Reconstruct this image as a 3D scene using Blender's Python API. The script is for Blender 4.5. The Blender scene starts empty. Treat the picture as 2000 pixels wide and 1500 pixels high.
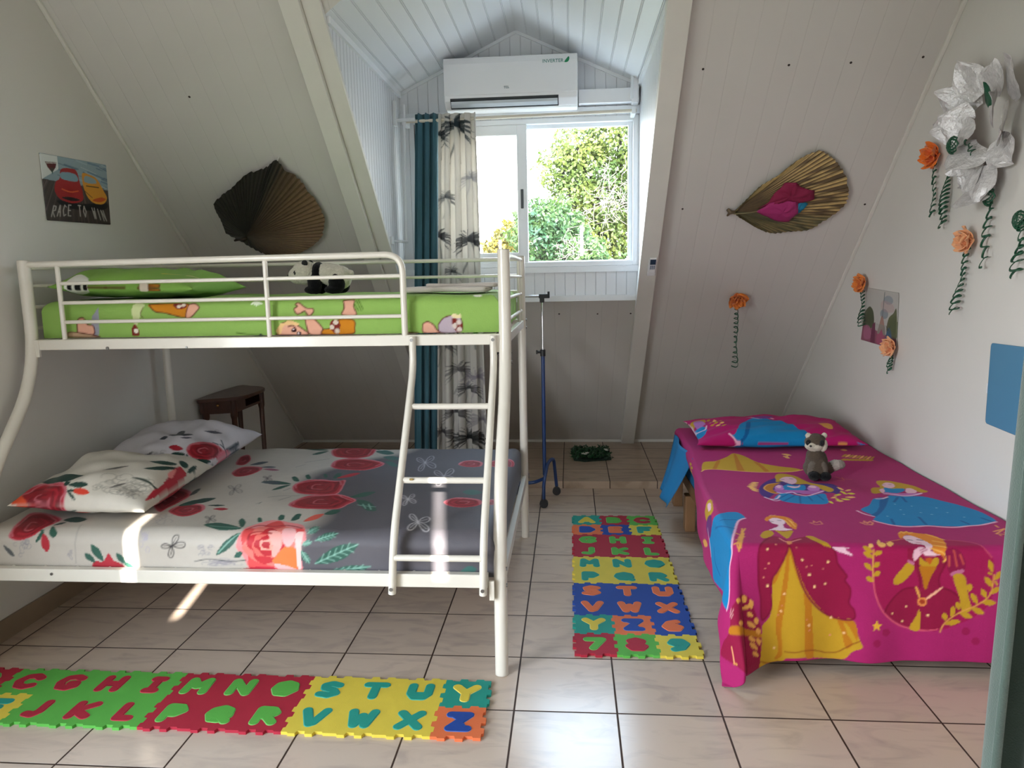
import bpy, bmesh, math, random
import numpy as np
from mathutils import Vector, Matrix, noise

# ------------------------------------------------------------------ camera
SC = bpy.context.scene
COL = SC.collection
CAM_R = ((0.9966, 0.0795, -0.0196), (0.0077, 0.1473, 0.9891), (-0.0815, 0.9859, -0.1462))  # right, up, forward
cam = bpy.data.cameras.new('camera'); cam_o = bpy.data.objects.new('camera', cam); COL.objects.link(cam_o)
r_, u_, f_ = [Vector(v).normalized() for v in CAM_R]
cam_o.matrix_world = Matrix(((r_.x, u_.x, -f_.x, 0), (r_.y, u_.y, -f_.y, 0), (r_.z, u_.z, -f_.z, 1.3814), (0, 0, 0, 1)))
cam.lens = 36 * 1405.8 / 2000; cam.sensor_width = 36; cam.clip_start = 0.05; cam.clip_end = 300
SC.camera = cam_o

# ------------------------------------------------------------------ light
SC.view_settings.view_transform = 'Standard'; SC.view_settings.look = 'None'
SC.view_settings.gamma = 1; SC.view_settings.use_curve_mapping = False
SC.view_settings.exposure = 0.60
W = bpy.data.worlds.new('sky'); SC.world = W; W.use_nodes = True
wn = W.node_tree.nodes; wl = W.node_tree.links; wn.clear()
wo = wn.new('ShaderNodeOutputWorld'); wb = wn.new('ShaderNodeBackground'); wl.new(wb.outputs[0], wo.inputs[0])
tc = wn.new('ShaderNodeTexCoord'); sx = wn.new('ShaderNodeSeparateXYZ'); wl.new(tc.outputs['Generated'], sx.inputs[0])
rp = wn.new('ShaderNodeValToRGB'); wl.new(sx.outputs['Z'], rp.inputs[0])
rp.color_ramp.elements[0].position = 0.0; rp.color_ramp.elements[0].color = (0.97, 0.98, 1.0, 1)
rp.color_ramp.elements[1].position = 0.7; rp.color_ramp.elements[1].color = (0.55, 0.76, 1.0, 1)
wl.new(rp.outputs[0], wb.inputs[0]); wb.inputs[1].default_value = 13.0
sun = bpy.data.lights.new('sun', 'SUN'); sun.energy = 22; sun.angle = math.radians(0.45); sun.color = (1, 0.93, 0.82)
sun_o = bpy.data.objects.new('sun', sun); COL.objects.link(sun_o)
sun_o.rotation_euler = Vector((-0.18, 1, -0.38)).to_track_quat('-Z', 'Y').to_euler(); sun_o.location = (0, -4, 6)
def portal(name, loc, direction, sx_, sy_):      # sky portals in the window and the added left opening; they give no light of their own
    l = bpy.data.lights.new(name, 'AREA'); l.shape = 'RECTANGLE'; l.size = sx_; l.size_y = sy_; l.cycles.is_portal = True
    o = bpy.data.objects.new(name, l); COL.objects.link(o); o.location = loc
    o.rotation_euler = Vector(direction).to_track_quat('-Z', 'Y').to_euler()
portal('sky_portal', (-0.26, 4.62, 1.88), (0, -1, 0), 1.4, 0.9)
portal('sky_portal', (-2.36, 0.1, 1.05), (1, 0, 0), 1.8, 2.1)
SC.cycles.max_bounces = 10; SC.cycles.diffuse_bounces = 6; SC.cycles.transparent_max_bounces = 24
SC.cycles.sample_clamp_indirect = 6; SC.cycles.caustics_reflective = False; SC.cycles.caustics_refractive = False

# ------------------------------------------------------------------ helpers
def lin(h):
    if isinstance(h, str):
        h = h.lstrip('#'); c = [int(h[i:i+2], 16)/255 for i in (0, 2, 4)]
        return tuple((x/12.92 if x <= .04045 else ((x+.055)/1.055)**2.4) for x in c)
    return tuple(h)
MATS = {}
def mat(name, color, rough=0.5, metal=0.0, bump=0.0, bscale=60, var=0.0, vscale=8, sheen=0.0, coat=0.0, spec=0.5, attr=None, weave=0):
    if name in MATS: return MATS[name]
    m = bpy.data.materials.new(name); m.use_nodes = True; nt = m.node_tree; N = nt.nodes; L = nt.links
    b = N['Principled BSDF']; c = lin(color)
    b.inputs['Base Color'].default_value = (*c, 1); b.inputs['Roughness'].default_value = rough
    b.inputs['Metallic'].default_value = metal; b.inputs['Specular IOR Level'].default_value = spec
    if sheen: b.inputs['Sheen Weight'].default_value = sheen
    if coat: b.inputs['Coat Weight'].default_value = coat; b.inputs['Coat Roughness'].default_value = 0.1
    t = N.new('ShaderNodeTexCoord')
    src = None
    if attr:
        a = N.new('ShaderNodeAttribute'); a.attribute_name = attr; src = a.outputs['Color']
        L.new(src, b.inputs['Base Color'])
    if var:
        n = N.new('ShaderNodeTexNoise'); n.inputs['Scale'].default_value = vscale; n.inputs['Detail'].default_value = 6
        L.new(t.outputs['Object'], n.inputs['Vector'])
        mr = N.new('ShaderNodeMapRange'); mr.inputs[1].default_value = .3; mr.inputs[2].default_value = .7
        mr.inputs[3].default_value = 1-var; mr.inputs[4].default_value = 1+var; L.new(n.outputs[0], mr.inputs[0])
        mx = N.new('ShaderNodeVectorMath'); mx.operation = 'SCALE'
        if src is not None: L.new(src, mx.inputs[0])
        else: mx.inputs[0].default_value = c
        L.new(mr.outputs[0], mx.inputs['Scale']); L.new(mx.outputs[0], b.inputs['Base Color'])
    if bump:
        n2 = N.new('ShaderNodeTexNoise'); n2.inputs['Scale'].default_value = bscale; n2.inputs['Detail'].default_value = 4
        L.new(t.outputs['Object'], n2.inputs['Vector'])
        bp = N.new('ShaderNodeBump'); bp.inputs['Strength'].default_value = bump; bp.inputs['Distance'].default_value = 0.004
        L.new(n2.outputs[0], bp.inputs['Height']); L.new(bp.outputs[0], b.inputs['Normal'])
    MATS[name] = m
    return m
def mathn(N, L, op, a, b=None, c=None):
    n = N.new('ShaderNodeMath'); n.operation = op
    for i, x in enumerate((a, b, c)):
        if x is None: continue
        if isinstance(x, (int, float)): n.inputs[i].default_value = x
        else: L.new(x, n.inputs[i])
    return n.outputs[0]
def panel_mat(name, color, axis, spacing, width=0.004, rough=0.45, depth=0.5, dark=0.75, offset=0.0, double=0.0, blotch=0.03):
    """painted tongue-and-groove boards: grooves every `spacing` metres along `axis`"""
    m = bpy.data.materials.new(name); m.use_nodes = True; nt = m.node_tree; N = nt.nodes; L = nt.links
    b = N['Principled BSDF']; b.inputs['Roughness'].default_value = rough
    t = N.new('ShaderNodeTexCoord'); dp = N.new('ShaderNodeVectorMath'); dp.operation = 'DOT_PRODUCT'
    L.new(t.outputs['Object'], dp.inputs[0]); dp.inputs[1].default_value = axis
    def groove(off):
        k = mathn(N, L, 'FRACT', mathn(N, L, 'DIVIDE', mathn(N, L, 'ADD', dp.outputs['Value'], off + 50*spacing), spacing))
        d = mathn(N, L, 'MULTIPLY', mathn(N, L, 'ABSOLUTE', mathn(N, L, 'SUBTRACT', k, .5)), spacing)
        mr = N.new('ShaderNodeMapRange'); mr.interpolation_type = 'SMOOTHSTEP'
        L.new(d, mr.inputs[0]); mr.inputs[1].default_value = 0; mr.inputs[2].default_value = width
        return mr.outputs[0]
    g = groove(offset)
    if double: g = mathn(N, L, 'MULTIPLY', g, groove(offset+double))
    n = N.new('ShaderNodeTexNoise'); n.inputs['Scale'].default_value = 1.3; n.inputs['Detail'].default_value = 5
    L.new(t.outputs['Object'], n.inputs['Vector'])
    mr2 = N.new('ShaderNodeMapRange'); L.new(n.outputs[0], mr2.inputs[0]); mr2.inputs[3].default_value = 1-blotch*2; mr2.inputs[4].default_value = 1+blotch
    sh = mathn(N, L, 'MULTIPLY', mathn(N, L, 'MULTIPLY_ADD', g, 1-dark, dark), mr2.outputs[0])
    v = N.new('ShaderNodeVectorMath'); v.operation = 'SCALE'; v.inputs[0].default_value = lin(color); L.new(sh, v.inputs['Scale'])
    L.new(v.outputs[0], b.inputs['Base Color'])
    bp = N.new('ShaderNodeBump'); bp.inputs['Strength'].default_value = depth; bp.inputs['Distance'].default_value = 0.004
    L.new(g, bp.inputs['Height']); L.new(bp.outputs[0], b.inputs['Normal'])
    return m
def tile_mat(name, x0, y0, T, W_, base, vein, grout, rough=0.16):
    m = bpy.data.materials.new(name); m.use_nodes = True; nt = m.node_tree; N = nt.nodes; L = nt.links
    b = N['Principled BSDF']
    t = N.new('ShaderNodeTexCoord'); s = N.new('ShaderNodeSeparateXYZ'); L.new(t.outputs['Object'], s.inputs[0])
    def ax(o, off):
        k = mathn(N, L, 'DIVIDE', mathn(N, L, 'SUBTRACT', o, off-30*T), T)
        fr = mathn(N, L, 'FRACT', k); fl = mathn(N, L, 'FLOOR', k)
        return mathn(N, L, 'MULTIPLY', mathn(N, L, 'SUBTRACT', .5, mathn(N, L, 'ABSOLUTE', mathn(N, L, 'SUBTRACT', fr, .5))), T), fl
    dx, ix = ax(s.outputs['X'], x0); dy, iy = ax(s.outputs['Y'], y0)
    d = mathn(N, L, 'MINIMUM', dx, dy)
    g = N.new('ShaderNodeMapRange'); L.new(d, g.inputs[0]); g.inputs[1].default_value = W_*.5; g.inputs[2].default_value = W_*.5+.0012
    # per tile random
    cb = N.new('ShaderNodeCombineXYZ'); L.new(ix, cb.inputs[0]); L.new(iy, cb.inputs[1])
    wn_ = N.new('ShaderNodeTexWhiteNoise'); wn_.noise_dimensions = '3D'; L.new(cb.outputs[0], wn_.inputs['Vector'])
    ofs = N.new('ShaderNodeVectorMath'); ofs.operation = 'MULTIPLY_ADD'
    L.new(wn_.outputs['Color'], ofs.inputs[0]); ofs.inputs[1].default_value = (9, 9, 9); L.new(t.outputs['Object'], ofs.inputs[2])
    st = N.new('ShaderNodeMapping'); L.new(ofs.outputs[0], st.inputs[0]); st.inputs['Scale'].default_value = (5, 15, 5); st.inputs['Rotation'].default_value = (0, 0, .35)
    n = N.new('ShaderNodeTexNoise'); n.inputs['Scale'].default_value = 1.0; n.inputs['Detail'].default_value = 8; n.inputs['Distortion'].default_value = 1.2
    L.new(st.outputs[0], n.inputs['Vector'])
    cr = N.new('ShaderNodeValToRGB'); L.new(n.outputs[0], cr.inputs[0])
    e = cr.color_ramp.elements; e[0].position = .27; e[0].color = (*lin(vein), 1); e[1].position = .52; e[1].color = (*lin(base), 1)
    mul = N.new('ShaderNodeMapRange'); L.new(wn_.outputs['Value'], mul.inputs[0]); mul.inputs[3].default_value = .93; mul.inputs[4].default_value = 1.05
    v = N.new('ShaderNodeVectorMath'); v.operation = 'SCALE'; L.new(cr.outputs[0], v.inputs[0]); L.new(mul.outputs[0], v.inputs['Scale'])
    mx = N.new('ShaderNodeMix'); mx.data_type = 'RGBA'; L.new(g.outputs[0], mx.inputs[0]); mx.inputs[6].default_value = (*lin(grout), 1); L.new(v.outputs[0], mx.inputs[7])
    L.new(mx.outputs[2], b.inputs['Base Color'])
    rr = N.new('ShaderNodeMapRange'); L.new(g.outputs[0], rr.inputs[0]); rr.inputs[3].default_value = .7; rr.inputs[4].default_value = rough
    L.new(rr.outputs[0], b.inputs['Roughness'])
    bp = N.new('ShaderNodeBump'); bp.inputs['Strength'].default_value = .8; bp.inputs['Distance'].default_value = .002
    hh = mathn(N, L, 'MULTIPLY_ADD', n.outputs[0], .06, g.outputs[0])
    L.new(hh, bp.inputs['Height']); L.new(bp.outputs[0], b.inputs['Normal'])
    return m

def wloc(o):
    v = Vector((0, 0, 0))
    while o: v += o.location; o = o.parent
    return v
def link(name, me, m=None, parent=None, smooth=False):
    """mesh given in world coordinates -> one object, kept under its thing"""
    o = bpy.data.objects.new(name, me); COL.objects.link(o)
    if parent:
        o.parent = parent; off = wloc(parent)
        if off.length > 0: me.transform(Matrix.Translation(-off))
    if m:
        for x in (m if isinstance(m, (list, tuple)) else [m]): me.materials.append(x)
    if smooth: me.polygons.foreach_set('use_smooth', [True]*len(me.polygons))
    return o
def base_origin(o):
    """move a top-level mesh object's origin to the middle of its base"""
    me = o.data; c = np.empty(len(me.vertices)*3); me.vertices.foreach_get('co', c); c = c.reshape(-1, 3)
    b = Vector(((c[:,0].min()+c[:,0].max())/2, (c[:,1].min()+c[:,1].max())/2, c[:,2].min()))
    me.transform(Matrix.Translation(-b)); o.location = b; return o
def tag(o, label, cat, group=None, kind=None):
    o['label'] = label; o['category'] = cat
    if group: o['group'] = group
    if kind: o['kind'] = kind
    return o
def thing(name, loc, label, cat, group=None):
    o = bpy.data.objects.new(name, None); COL.objects.link(o); o.location = loc; o.empty_display_size = .05
    return tag(o, label, cat, group)
def struct(o): o['kind'] = 'structure'; return o

class MB:
    def __init__(s): s.v = []; s.f = []
    def add(s, vs, fs):
        k = len(s.v); s.v += [tuple(x) for x in vs]; s.f += [tuple(i+k for i in f) for f in fs]; return s
    def box(s, a, b, bev=0):
        (x0, y0, z0), (x1, y1, z1) = a, b
        if bev:
            bm = bmesh.new(); bmesh.ops.create_cube(bm, size=1)
            for v in bm.verts: v.co = Vector((x0+(v.co.x+.5)*(x1-x0), y0+(v.co.y+.5)*(y1-y0), z0+(v.co.z+.5)*(z1-z0)))
            bmesh.ops.bevel(bm, geom=bm.edges[:], offset=bev, segments=2, affect='EDGES', profile=.5)
            return s.bm(bm)
        return s.add([(x0,y0,z0),(x1,y0,z0),(x1,y1,z0),(x0,y1,z0),(x0,y0,z1),(x1,y0,z1),(x1,y1,z1),(x0,y1,z1)],
                     [(0,3,2,1),(4,5,6,7),(0,1,5,4),(1,2,6,5),(2,3,7,6),(3,0,4,7)])
    def bm(s, bm):
        bm.verts.index_update(); s.add([v.co[:] for v in bm.verts], [[v.index for v in f.verts] for f in bm.faces]); bm.free(); return s
    def prism(s, poly, o, U, V, N_, d0, d1):
        """polygon (2D) in plane o + a*U + b*V, extruded along N_ from d0 to d1"""
        o, U, V, N_ = Vector(o), Vector(U), Vector(V), Vector(N_); n = len(poly)
        vs = [o+U*a+V*b+N_*d0 for a, b in poly] + [o+U*a+V*b+N_*d1 for a, b in poly]
        fs = [tuple(range(n))[::-1], tuple(range(n, 2*n))] + [(i, (i+1) % n, n+(i+1) % n, n+i) for i in range(n)]
        return s.add(vs, fs)
    def tube(s, path, r, seg=12, cap=True, closed=False, flat=None):
        P = [Vector(p) for p in path]; n = len(P); rr = r if isinstance(r, (list, tuple)) else [r]*n
        T_ = []
        for i in range(n):
            a = P[(i-1) % n] if (closed or i > 0) else P[i]; b = P[(i+1) % n] if (closed or i < n-1) else P[i]
            T_.append((b-a).normalized())
        ref = Vector((0, 0, 1)) if abs(T_[0].z) < .9 else Vector((1, 0, 0))
        N0 = T_[0].cross(ref).normalized(); k = len(s.v); vs = []
        for i in range(n):
            N0 = (N0 - T_[i]*N0.dot(T_[i])).normalized(); B = T_[i].cross(N0)
            for j in range(seg):
                an = 2*math.pi*j/seg
                vs.append(P[i] + (N0*math.cos(an)*(flat or 1) + B*math.sin(an))*rr[i])
        fs = []
        for i in range(n if closed else n-1):
            for j in range(seg):
                a = i*seg+j; b = i*seg+(j+1) % seg; c = ((i+1) % n)*seg+(j+1) % seg; d = ((i+1) % n)*seg+j
                fs.append((a, b, c, d))
        if cap and not closed: fs += [tuple(range(seg))[::-1], tuple(range((n-1)*seg, n*seg))]
        return s.add(vs, fs)
    def cyl(s, a, b, r, seg=20): return s.tube([a, b], r, seg)
    def sphere(s, c, r, seg=16, rings=10, M=None):
        bm = bmesh.new(); bmesh.ops.create_uvsphere(bm, u_segments=seg, v_segments=rings, radius=1)
        rx, ry, rz = r if isinstance(r, (list, tuple)) else (r, r, r)
        for v in bm.verts:
            p = Vector((v.co.x*rx, v.co.y*ry, v.co.z*rz))
            if M: p = M @ p
            v.co = p + Vector(c)
        return s.bm(bm)
    def lathe(s, prof, c, seg=24):
        c = Vector(c); vs = []; fs = []; n = len(prof)
        for r, z in prof:
            for j in range(seg): an = 2*math.pi*j/seg; vs.append(c+Vector((r*math.cos(an), r*math.sin(an), z)))
        for i in range(n-1):
            for j in range(seg): fs.append((i*seg+j, i*seg+(j+1) % seg, (i+1)*seg+(j+1) % seg, (i+1)*seg+j))
        fs += [tuple(range(seg))[::-1], tuple(range((n-1)*seg, n*seg))]
        return s.add(vs, fs)
    def mesh(s, name):
        me = bpy.data.meshes.new(name); me.from_pydata([tuple(v) for v in s.v], [], s.f); me.validate(); me.update()
        bm = bmesh.new(); bm.from_mesh(me); bmesh.ops.recalc_face_normals(bm, faces=bm.faces); bm.to_mesh(me); bm.free()
        return me
    def build(s, name, m, parent=None, smooth=False, bevel=0, angle=None):
        o = link(name, s.mesh(name), m, parent, smooth)
        if smooth and angle is not None:
            o.data.set_sharp_from_angle(angle=math.radians(angle))
        if bevel:
            b = o.modifiers.new('bevel', 'BEVEL'); b.width = bevel; b.segments = 2; b.limit_method = 'ANGLE'
        return o
def smoothpath(pts, n=8):
    """Catmull-Rom through the points"""
    P = [Vector(p) for p in pts]; P = [2*P[0]-P[1]] + P + [2*P[-1]-P[-2]]; out = []
    for i in range(1, len(P)-2):
        for k in range(n):
            t = k/n
            out.append(.5*((2*P[i]) + (P[i+1]-P[i-1])*t + (2*P[i-1]-5*P[i]+4*P[i+1]-P[i+2])*t*t + (-P[i-1]+3*P[i]-3*P[i+1]+P[i+2])*t**3))
    out.append(P[-2]); return out
def roundpath(pts, rad=.06, n=6):
    """polyline with rounded corners"""
    P = [Vector(p) for p in pts]; out = [P[0]]
    for i in range(1, len(P)-1):
        a, b, c = P[i-1], P[i], P[i+1]; u = (a-b); v = (c-b); R_ = min(rad, u.length*.45, v.length*.45)
        p, q = b+u.normalized()*R_, b+v.normalized()*R_
        for k in range(n+1):
            t = k/n; out.append(p*(1-t)**2 + b*2*t*(1-t) + q*t*t)
    out.append(P[-1]); return out

# ---- cloth surfaces and their printed pattern --------------------------------
class Canvas:
    """a print, drawn in the cloth's own coordinates (metres) by polygons and strokes, then read out per vertex"""
    def __init__(s, u0, u1, v0, v1, res, color):
        s.u0, s.v0, s.res = u0, v0, res; s.w = int((u1-u0)/res)+2; s.h = int((v1-v0)/res)+2
        s.a = np.empty((s.h, s.w, 3)); s.a[:] = lin(color)
    def _blend(s, x0, y0, m, color):
        h, w = m.shape; sub = s.a[y0:y0+h, x0:x0+w]; sub += (np.array(lin(color))-sub)*m[..., None]
    def _grid(s, pts, pad):
        P = (np.array(pts, float)-[s.u0, s.v0])/s.res
        x0, y0 = np.maximum(np.floor(P.min(0)-pad).astype(int), 0); x1, y1 = np.minimum(np.ceil(P.max(0)+pad).astype(int)+1, [s.w, s.h])
        if x1 <= x0 or y1 <= y0: return None
        X, Y = np.meshgrid(np.arange(x0, x1), np.arange(y0, y1)); return P, x0, y0, X, Y
    def poly(s, color, pts, alpha=1.0):
        g = s._grid(pts, 1)
        if g is None: return
        P, x0, y0, X, Y = g; inside = np.zeros(X.shape, bool)
        for i in range(len(P)):
            (ax, ay), (bx, by) = P[i], P[(i+1) % len(P)]
            if ay == by: continue
            c = ((ay > Y) != (by > Y)) & (X < (bx-ax)*(Y-ay)/(by-ay)+ax); inside ^= c
        s._blend(x0, y0, inside.astype(float)*alpha, color)
    def line(s, color, w, pts, closed=False, alpha=1.0):
        r = w/2/s.res; g = s._grid(pts, r+2)
        if g is None: return
        P, x0, y0, X, Y = g; D = np.full(X.shape, 1e9)
        n = len(P)
        for i in range(n if closed else n-1):
            a, b = P[i], P[(i+1) % n]; d = b-a; L2 = d@d
            t = np.clip(((X-a[0])*d[0]+(Y-a[1])*d[1])/L2, 0, 1) if L2 > 0 else 0
            D = np.minimum(D, np.hypot(X-a[0]-t*d[0], Y-a[1]-t*d[1]))
        s._blend(x0, y0, np.clip(r-D+.5, 0, 1)*alpha, color)
    def ell(s, color, c, rx, ry=None, rot=0, alpha=1.0, n=20):
        ry = ry or rx; ca, sa = math.cos(rot), math.sin(rot)
        s.poly(color, [(c[0]+rx*math.cos(t)*ca-ry*math.sin(t)*sa, c[1]+rx*math.cos(t)*sa+ry*math.sin(t)*ca) for t in np.linspace(0, 2*math.pi, n, endpoint=False)], alpha)
    def grad(s, fn):
        X, Y = np.meshgrid(np.arange(s.w)*s.res+s.u0, np.arange(s.h)*s.res+s.v0); s.a[:] = fn(X, Y, s.a)
    def sample(s, u, v):
        x = np.clip((u-s.u0)/s.res, 0, s.w-1.001); y = np.clip((v-s.v0)/s.res, 0, s.h-1.001)
        i, j = x.astype(int), y.astype(int); fx, fy = (x-i)[..., None], (y-j)[..., None]
        return (s.a[j, i]*(1-fx)+s.a[j, i+1]*fx)*(1-fy)+(s.a[j+1, i]*(1-fx)+s.a[j+1, i+1]*fx)*fy
def curve(pts, n=6, closed=True):
    """rounded outline through 2D points"""
    P = np.array(pts, float); m = len(P); out = []
    rng = range(m) if closed else range(m-1)
    g = (lambda i: P[i % m]) if closed else (lambda i: P[min(max(i, 0), m-1)])
    for i in rng:
        a, b, c, d = g(i-1), g(i), g(i+1), g(i+2)
        for k in range(n):
            t = k/n; out.append(.5*(2*b+(c-a)*t+(2*a-5*b+4*c-d)*t*t+(-a+3*b-3*c+d)*t**3))
    if not closed: out.append(P[-1])
    return out
def sheet(name, f, us, vs, canvas, m, parent=None, thick=0.0, flip=False, warp=None):
    """surface f(u, v) on a grid, coloured from the canvas"""
    U, V = np.meshgrid(us, vs); nu, nv = len(us), len(vs)
    if warp: U, V = warp(U, V)
    X, Y, Z = f(U, V)
    co = np.stack([X, Y, Z], -1).reshape(-1, 3).astype(np.float32)
    i = np.arange(nv-1)[:, None]*nu+np.arange(nu-1)[None]
    q = np.stack([i, i+1, i+nu+1, i+nu], -1).reshape(-1, 4)
    if flip: q = q[:, ::-1]
    return grid_mesh(name, co, q, canvas.sample(U, V).reshape(-1, 3) if canvas else None, m, parent, thick)
def grid_mesh(name, co, q, col, m, parent, thick=0.0):
    me = bpy.data.meshes.new(name); me.vertices.add(len(co)); me.vertices.foreach_set('co', np.ascontiguousarray(co).ravel())
    me.loops.add(q.size); me.loops.foreach_set('vertex_index', np.ascontiguousarray(q).ravel().astype(np.int32))
    me.polygons.add(len(q)); me.polygons.foreach_set('loop_start', np.arange(len(q), dtype=np.int32)*4)
    me.update(calc_edges=True)
    if col is not None:
        a = me.color_attributes.new('print', 'FLOAT_COLOR', 'POINT'); c4 = np.ones((len(co), 4), np.float32); c4[:, :3] = col
        a.data.foreach_set('color', c4.ravel())
    o = link(name, me, m, parent, True)
    if thick:
        s = o.modifiers.new('thickness', 'SOLIDIFY'); s.thickness = thick; s.offset = -1
    return o
def waves(seed, n, kmin, kmax):
    rg = np.random.RandomState(seed); K = [(rg.uniform(kmin, kmax), rg.uniform(0, 2*math.pi), rg.uniform(0, 2*math.pi)) for _ in range(n)]
    def f(u, v):
        s = 0
        for k, a, p in K: s = s+np.sin(k*(u*math.cos(a)+v*math.sin(a))+p+.8*np.sin(k*.37*(v*math.cos(a)-u*math.sin(a))+p*2))
        return s/math.sqrt(n)
    return f

# ------------------------------------------------------------------ the room
XL, XR = -2.245, 1.60
Y0, M_ = 5.775, 1.055                 # foot of the sloping wall and its run per metre of height
SL = math.hypot(1, M_)
T_UP = Vector((0, -M_, 1))/SL; N_IN = Vector((0, -1, -M_))/SL; S0 = Vector((0, Y0, .04))
def S(x, s, d=0.0): return S0 + Vector((x, 0, 0)) + T_UP*s + N_IN*d     # point on the sloping wall
def s_of(z): return (z-.04)*SL
YS = 4.606; ZP = .049                 # raised part of the floor
YW = 4.52; DX0, DX1 = -1.03, .42; ZE, ZR, XRG = 2.50, 2.83, -.31; ZB = 1.235   # dormer
yw_ = lambda z: Y0-M_*(z-.04)

WHITE = (.66, .64, .60)
plaster = mat('white painted plaster', WHITE, .6, bump=.12, bscale=35, var=.02, vscale=2.0)
slope_m = panel_mat('white boards of the sloping wall', (.63, .605, .57), (1, 0, 0), .20, .0030, .5, .25, .955, double=.10, blotch=.04)
vert_x = panel_mat('white upright boards', (.74, .75, .77), (1, 0, 0), .063, .0035, .4, .7, .80)
vert_y = panel_mat('white upright boards of the dormer cheeks', (.74, .75, .77), (0, 1, 0), .05, .0045, .4, 1.0, .55)
roofb = panel_mat('white boards of the dormer ceiling', (.76, .78, .81), (.91, 0, .41), .088, .0028, .35, .7, .91, double=.007)
roofb2 = panel_mat('white boards of the dormer ceiling right', (.76, .78, .81), (.91, 0, -.41), .088, .0028, .35, .7, .91, double=.007)
trimw = mat('white gloss trim paint', (.70, .68, .63), .35, bump=.05, bscale=20, var=.02)
floor_m = tile_mat('beige marbled floor tiles', -.1905, 2.1344, .33, .0045, '#cbb7a6', '#b7a598', '#3a261c', .20)
plat_m = tile_mat('beige marbled tiles of the step', -.0566, YS-.006, .307, .004, '#bda894', '#a08b76', '#2f2018', .3)
frame_m = mat('white aluminium', (.78, .80, .82), .3)

struct(MB().box((XL-.1, -1.2, -.12), (XR+.1, YS, 0)).build('floor', floor_m))
struct(MB().box((XL-.1, YS, -.12), (XR+.1, 5.9, ZP)).build('floor', plat_m))
# left wall, with an unseen opening added behind the camera's left shoulder for soft light
w = MB(); w.box((XL-.1, .95, -.05), (XL, 5.95, 3.35)).box((XL-.1, -1.2, -.05), (XL, -.8, 3.35)).box((XL-.1, -.8, 2.1), (XL, .95, 3.35))
struct(w.build('wall_left', plaster))
struct(MB().box((XR, -1.2, -.05), (XR+.1, 5.95, 3.35)).build('wall_right', plaster))
# rear wall behind the camera: two slits cut and placed to shape the sun strips
rx = [XL-.1, -.990, -.948, .142, .187, XR+.1]; w = MB()
for i in (0, 2, 4): w.box((rx[i], -1.12, -.05), (rx[i+1], -1.10, 3.35))
w.box((rx[1], -1.12, -.05), (rx[2], -1.10, 1.45)).box((rx[1], -1.12, 1.905), (rx[2], -1.10, 3.35))
w.box((rx[3], -1.12, -.05), (rx[4], -1.10, 1.66)).box((rx[3], -1.12, 2.07), (rx[4], -1.10, 3.35))
struct(w.build('wall_rear', plaster))
struct(MB().box((XL-.1, -1.2, 3.1), (XR+.1, 2.62, 3.2)).build('ceiling', plaster))
# sloping wall around the dormer opening
w = MB(); sB, sE, sR, sT = s_of(ZB), s_of(ZE), s_of(ZR), s_of(3.2)
A_ = dict(o=S0, U=(1, 0, 0), V=T_UP, N_=N_IN)
w.prism([(XL-.02, -.1), (DX0-.002, -.1), (DX0-.002, sT), (XL-.02, sT)], d0=-.08, d1=0, **A_)
w.prism([(DX1+.002, -.1), (XR+.02, -.1), (XR+.02, sT), (DX1+.002, sT)], d0=-.08, d1=0, **A_)
w.prism([(DX0-.002, -.1), (DX1+.002, -.1), (DX1+.002, sB), (DX0-.002, sB)], d0=-.08, d1=0, **A_)
w.prism([(DX0, sE), (XRG, sR), (XRG, sT), (DX0, sT)], d0=-.02, d1=0, **A_)
w.prism([(XRG, sR), (DX1, sE), (DX1, sT), (XRG, sT)], d0=-.02, d1=0, **A_)
wall_slope = struct(w.build('wall_back', slope_m))
# dormer cheeks and ceiling
cheek = [(yw_(ZB), ZB), (YW+.08, ZB), (YW+.08, ZE), (yw_(ZE), ZE)]
for x0, x1, nm in ((DX0-.03, DX0, 'wall_dormer_left'), (DX1, DX1+.03, 'wall_dormer_right')):
    struct(MB().prism(cheek, (0, 0, 0), (0, 1, 0), (0, 0, 1), (1, 0, 0), x0, x1).build(nm, vert_y))
for xa, mt_ in ((DX0, roofb), (DX1, roofb2)):
    w = MB(); ya, yr, yb = yw_(ZE), yw_(ZR), YW+.08; sg = -1 if xa < XRG else 1
    e0 = [(xa, ya, ZE), (XRG, yr, ZR), (XRG, yb, ZR), (xa, yb, ZE)]
    w.add(e0+[(x, y, z+.06) for x, y, z in e0], [(0, 1, 2, 3), (7, 6, 5, 4), (0, 4, 5, 1), (1, 5, 6, 2), (2, 6, 7, 3), (3, 7, 4, 0)])
    struct(w.build('ceiling', mt_))
# window wall of the dormer
WX0, WX1, WZ0, WZ1 = -.93, .412, 1.444, 2.325
w = MB(); o_ = dict(o=(0, 0, 0), U=(1, 0, 0), V=(0, 0, 1), N_=(0, 1, 0), d0=YW, d1=YW+.08)
w.prism([(DX0, ZB), (DX1, ZB), (DX1, WZ0), (DX0, WZ0)], **o_); w.prism([(DX0, WZ0), (WX0, WZ0), (WX0, WZ1), (DX0, WZ1)], **o_)
w.prism([(WX1, WZ0), (DX1, WZ0), (DX1, WZ1), (WX1, WZ1)], **o_); w.prism([(DX0, WZ1), (DX1, WZ1), (DX1, ZE), (XRG, ZR), (DX0, ZE)], **o_)
struct(w.build('wall_dormer_back', vert_x))
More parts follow.
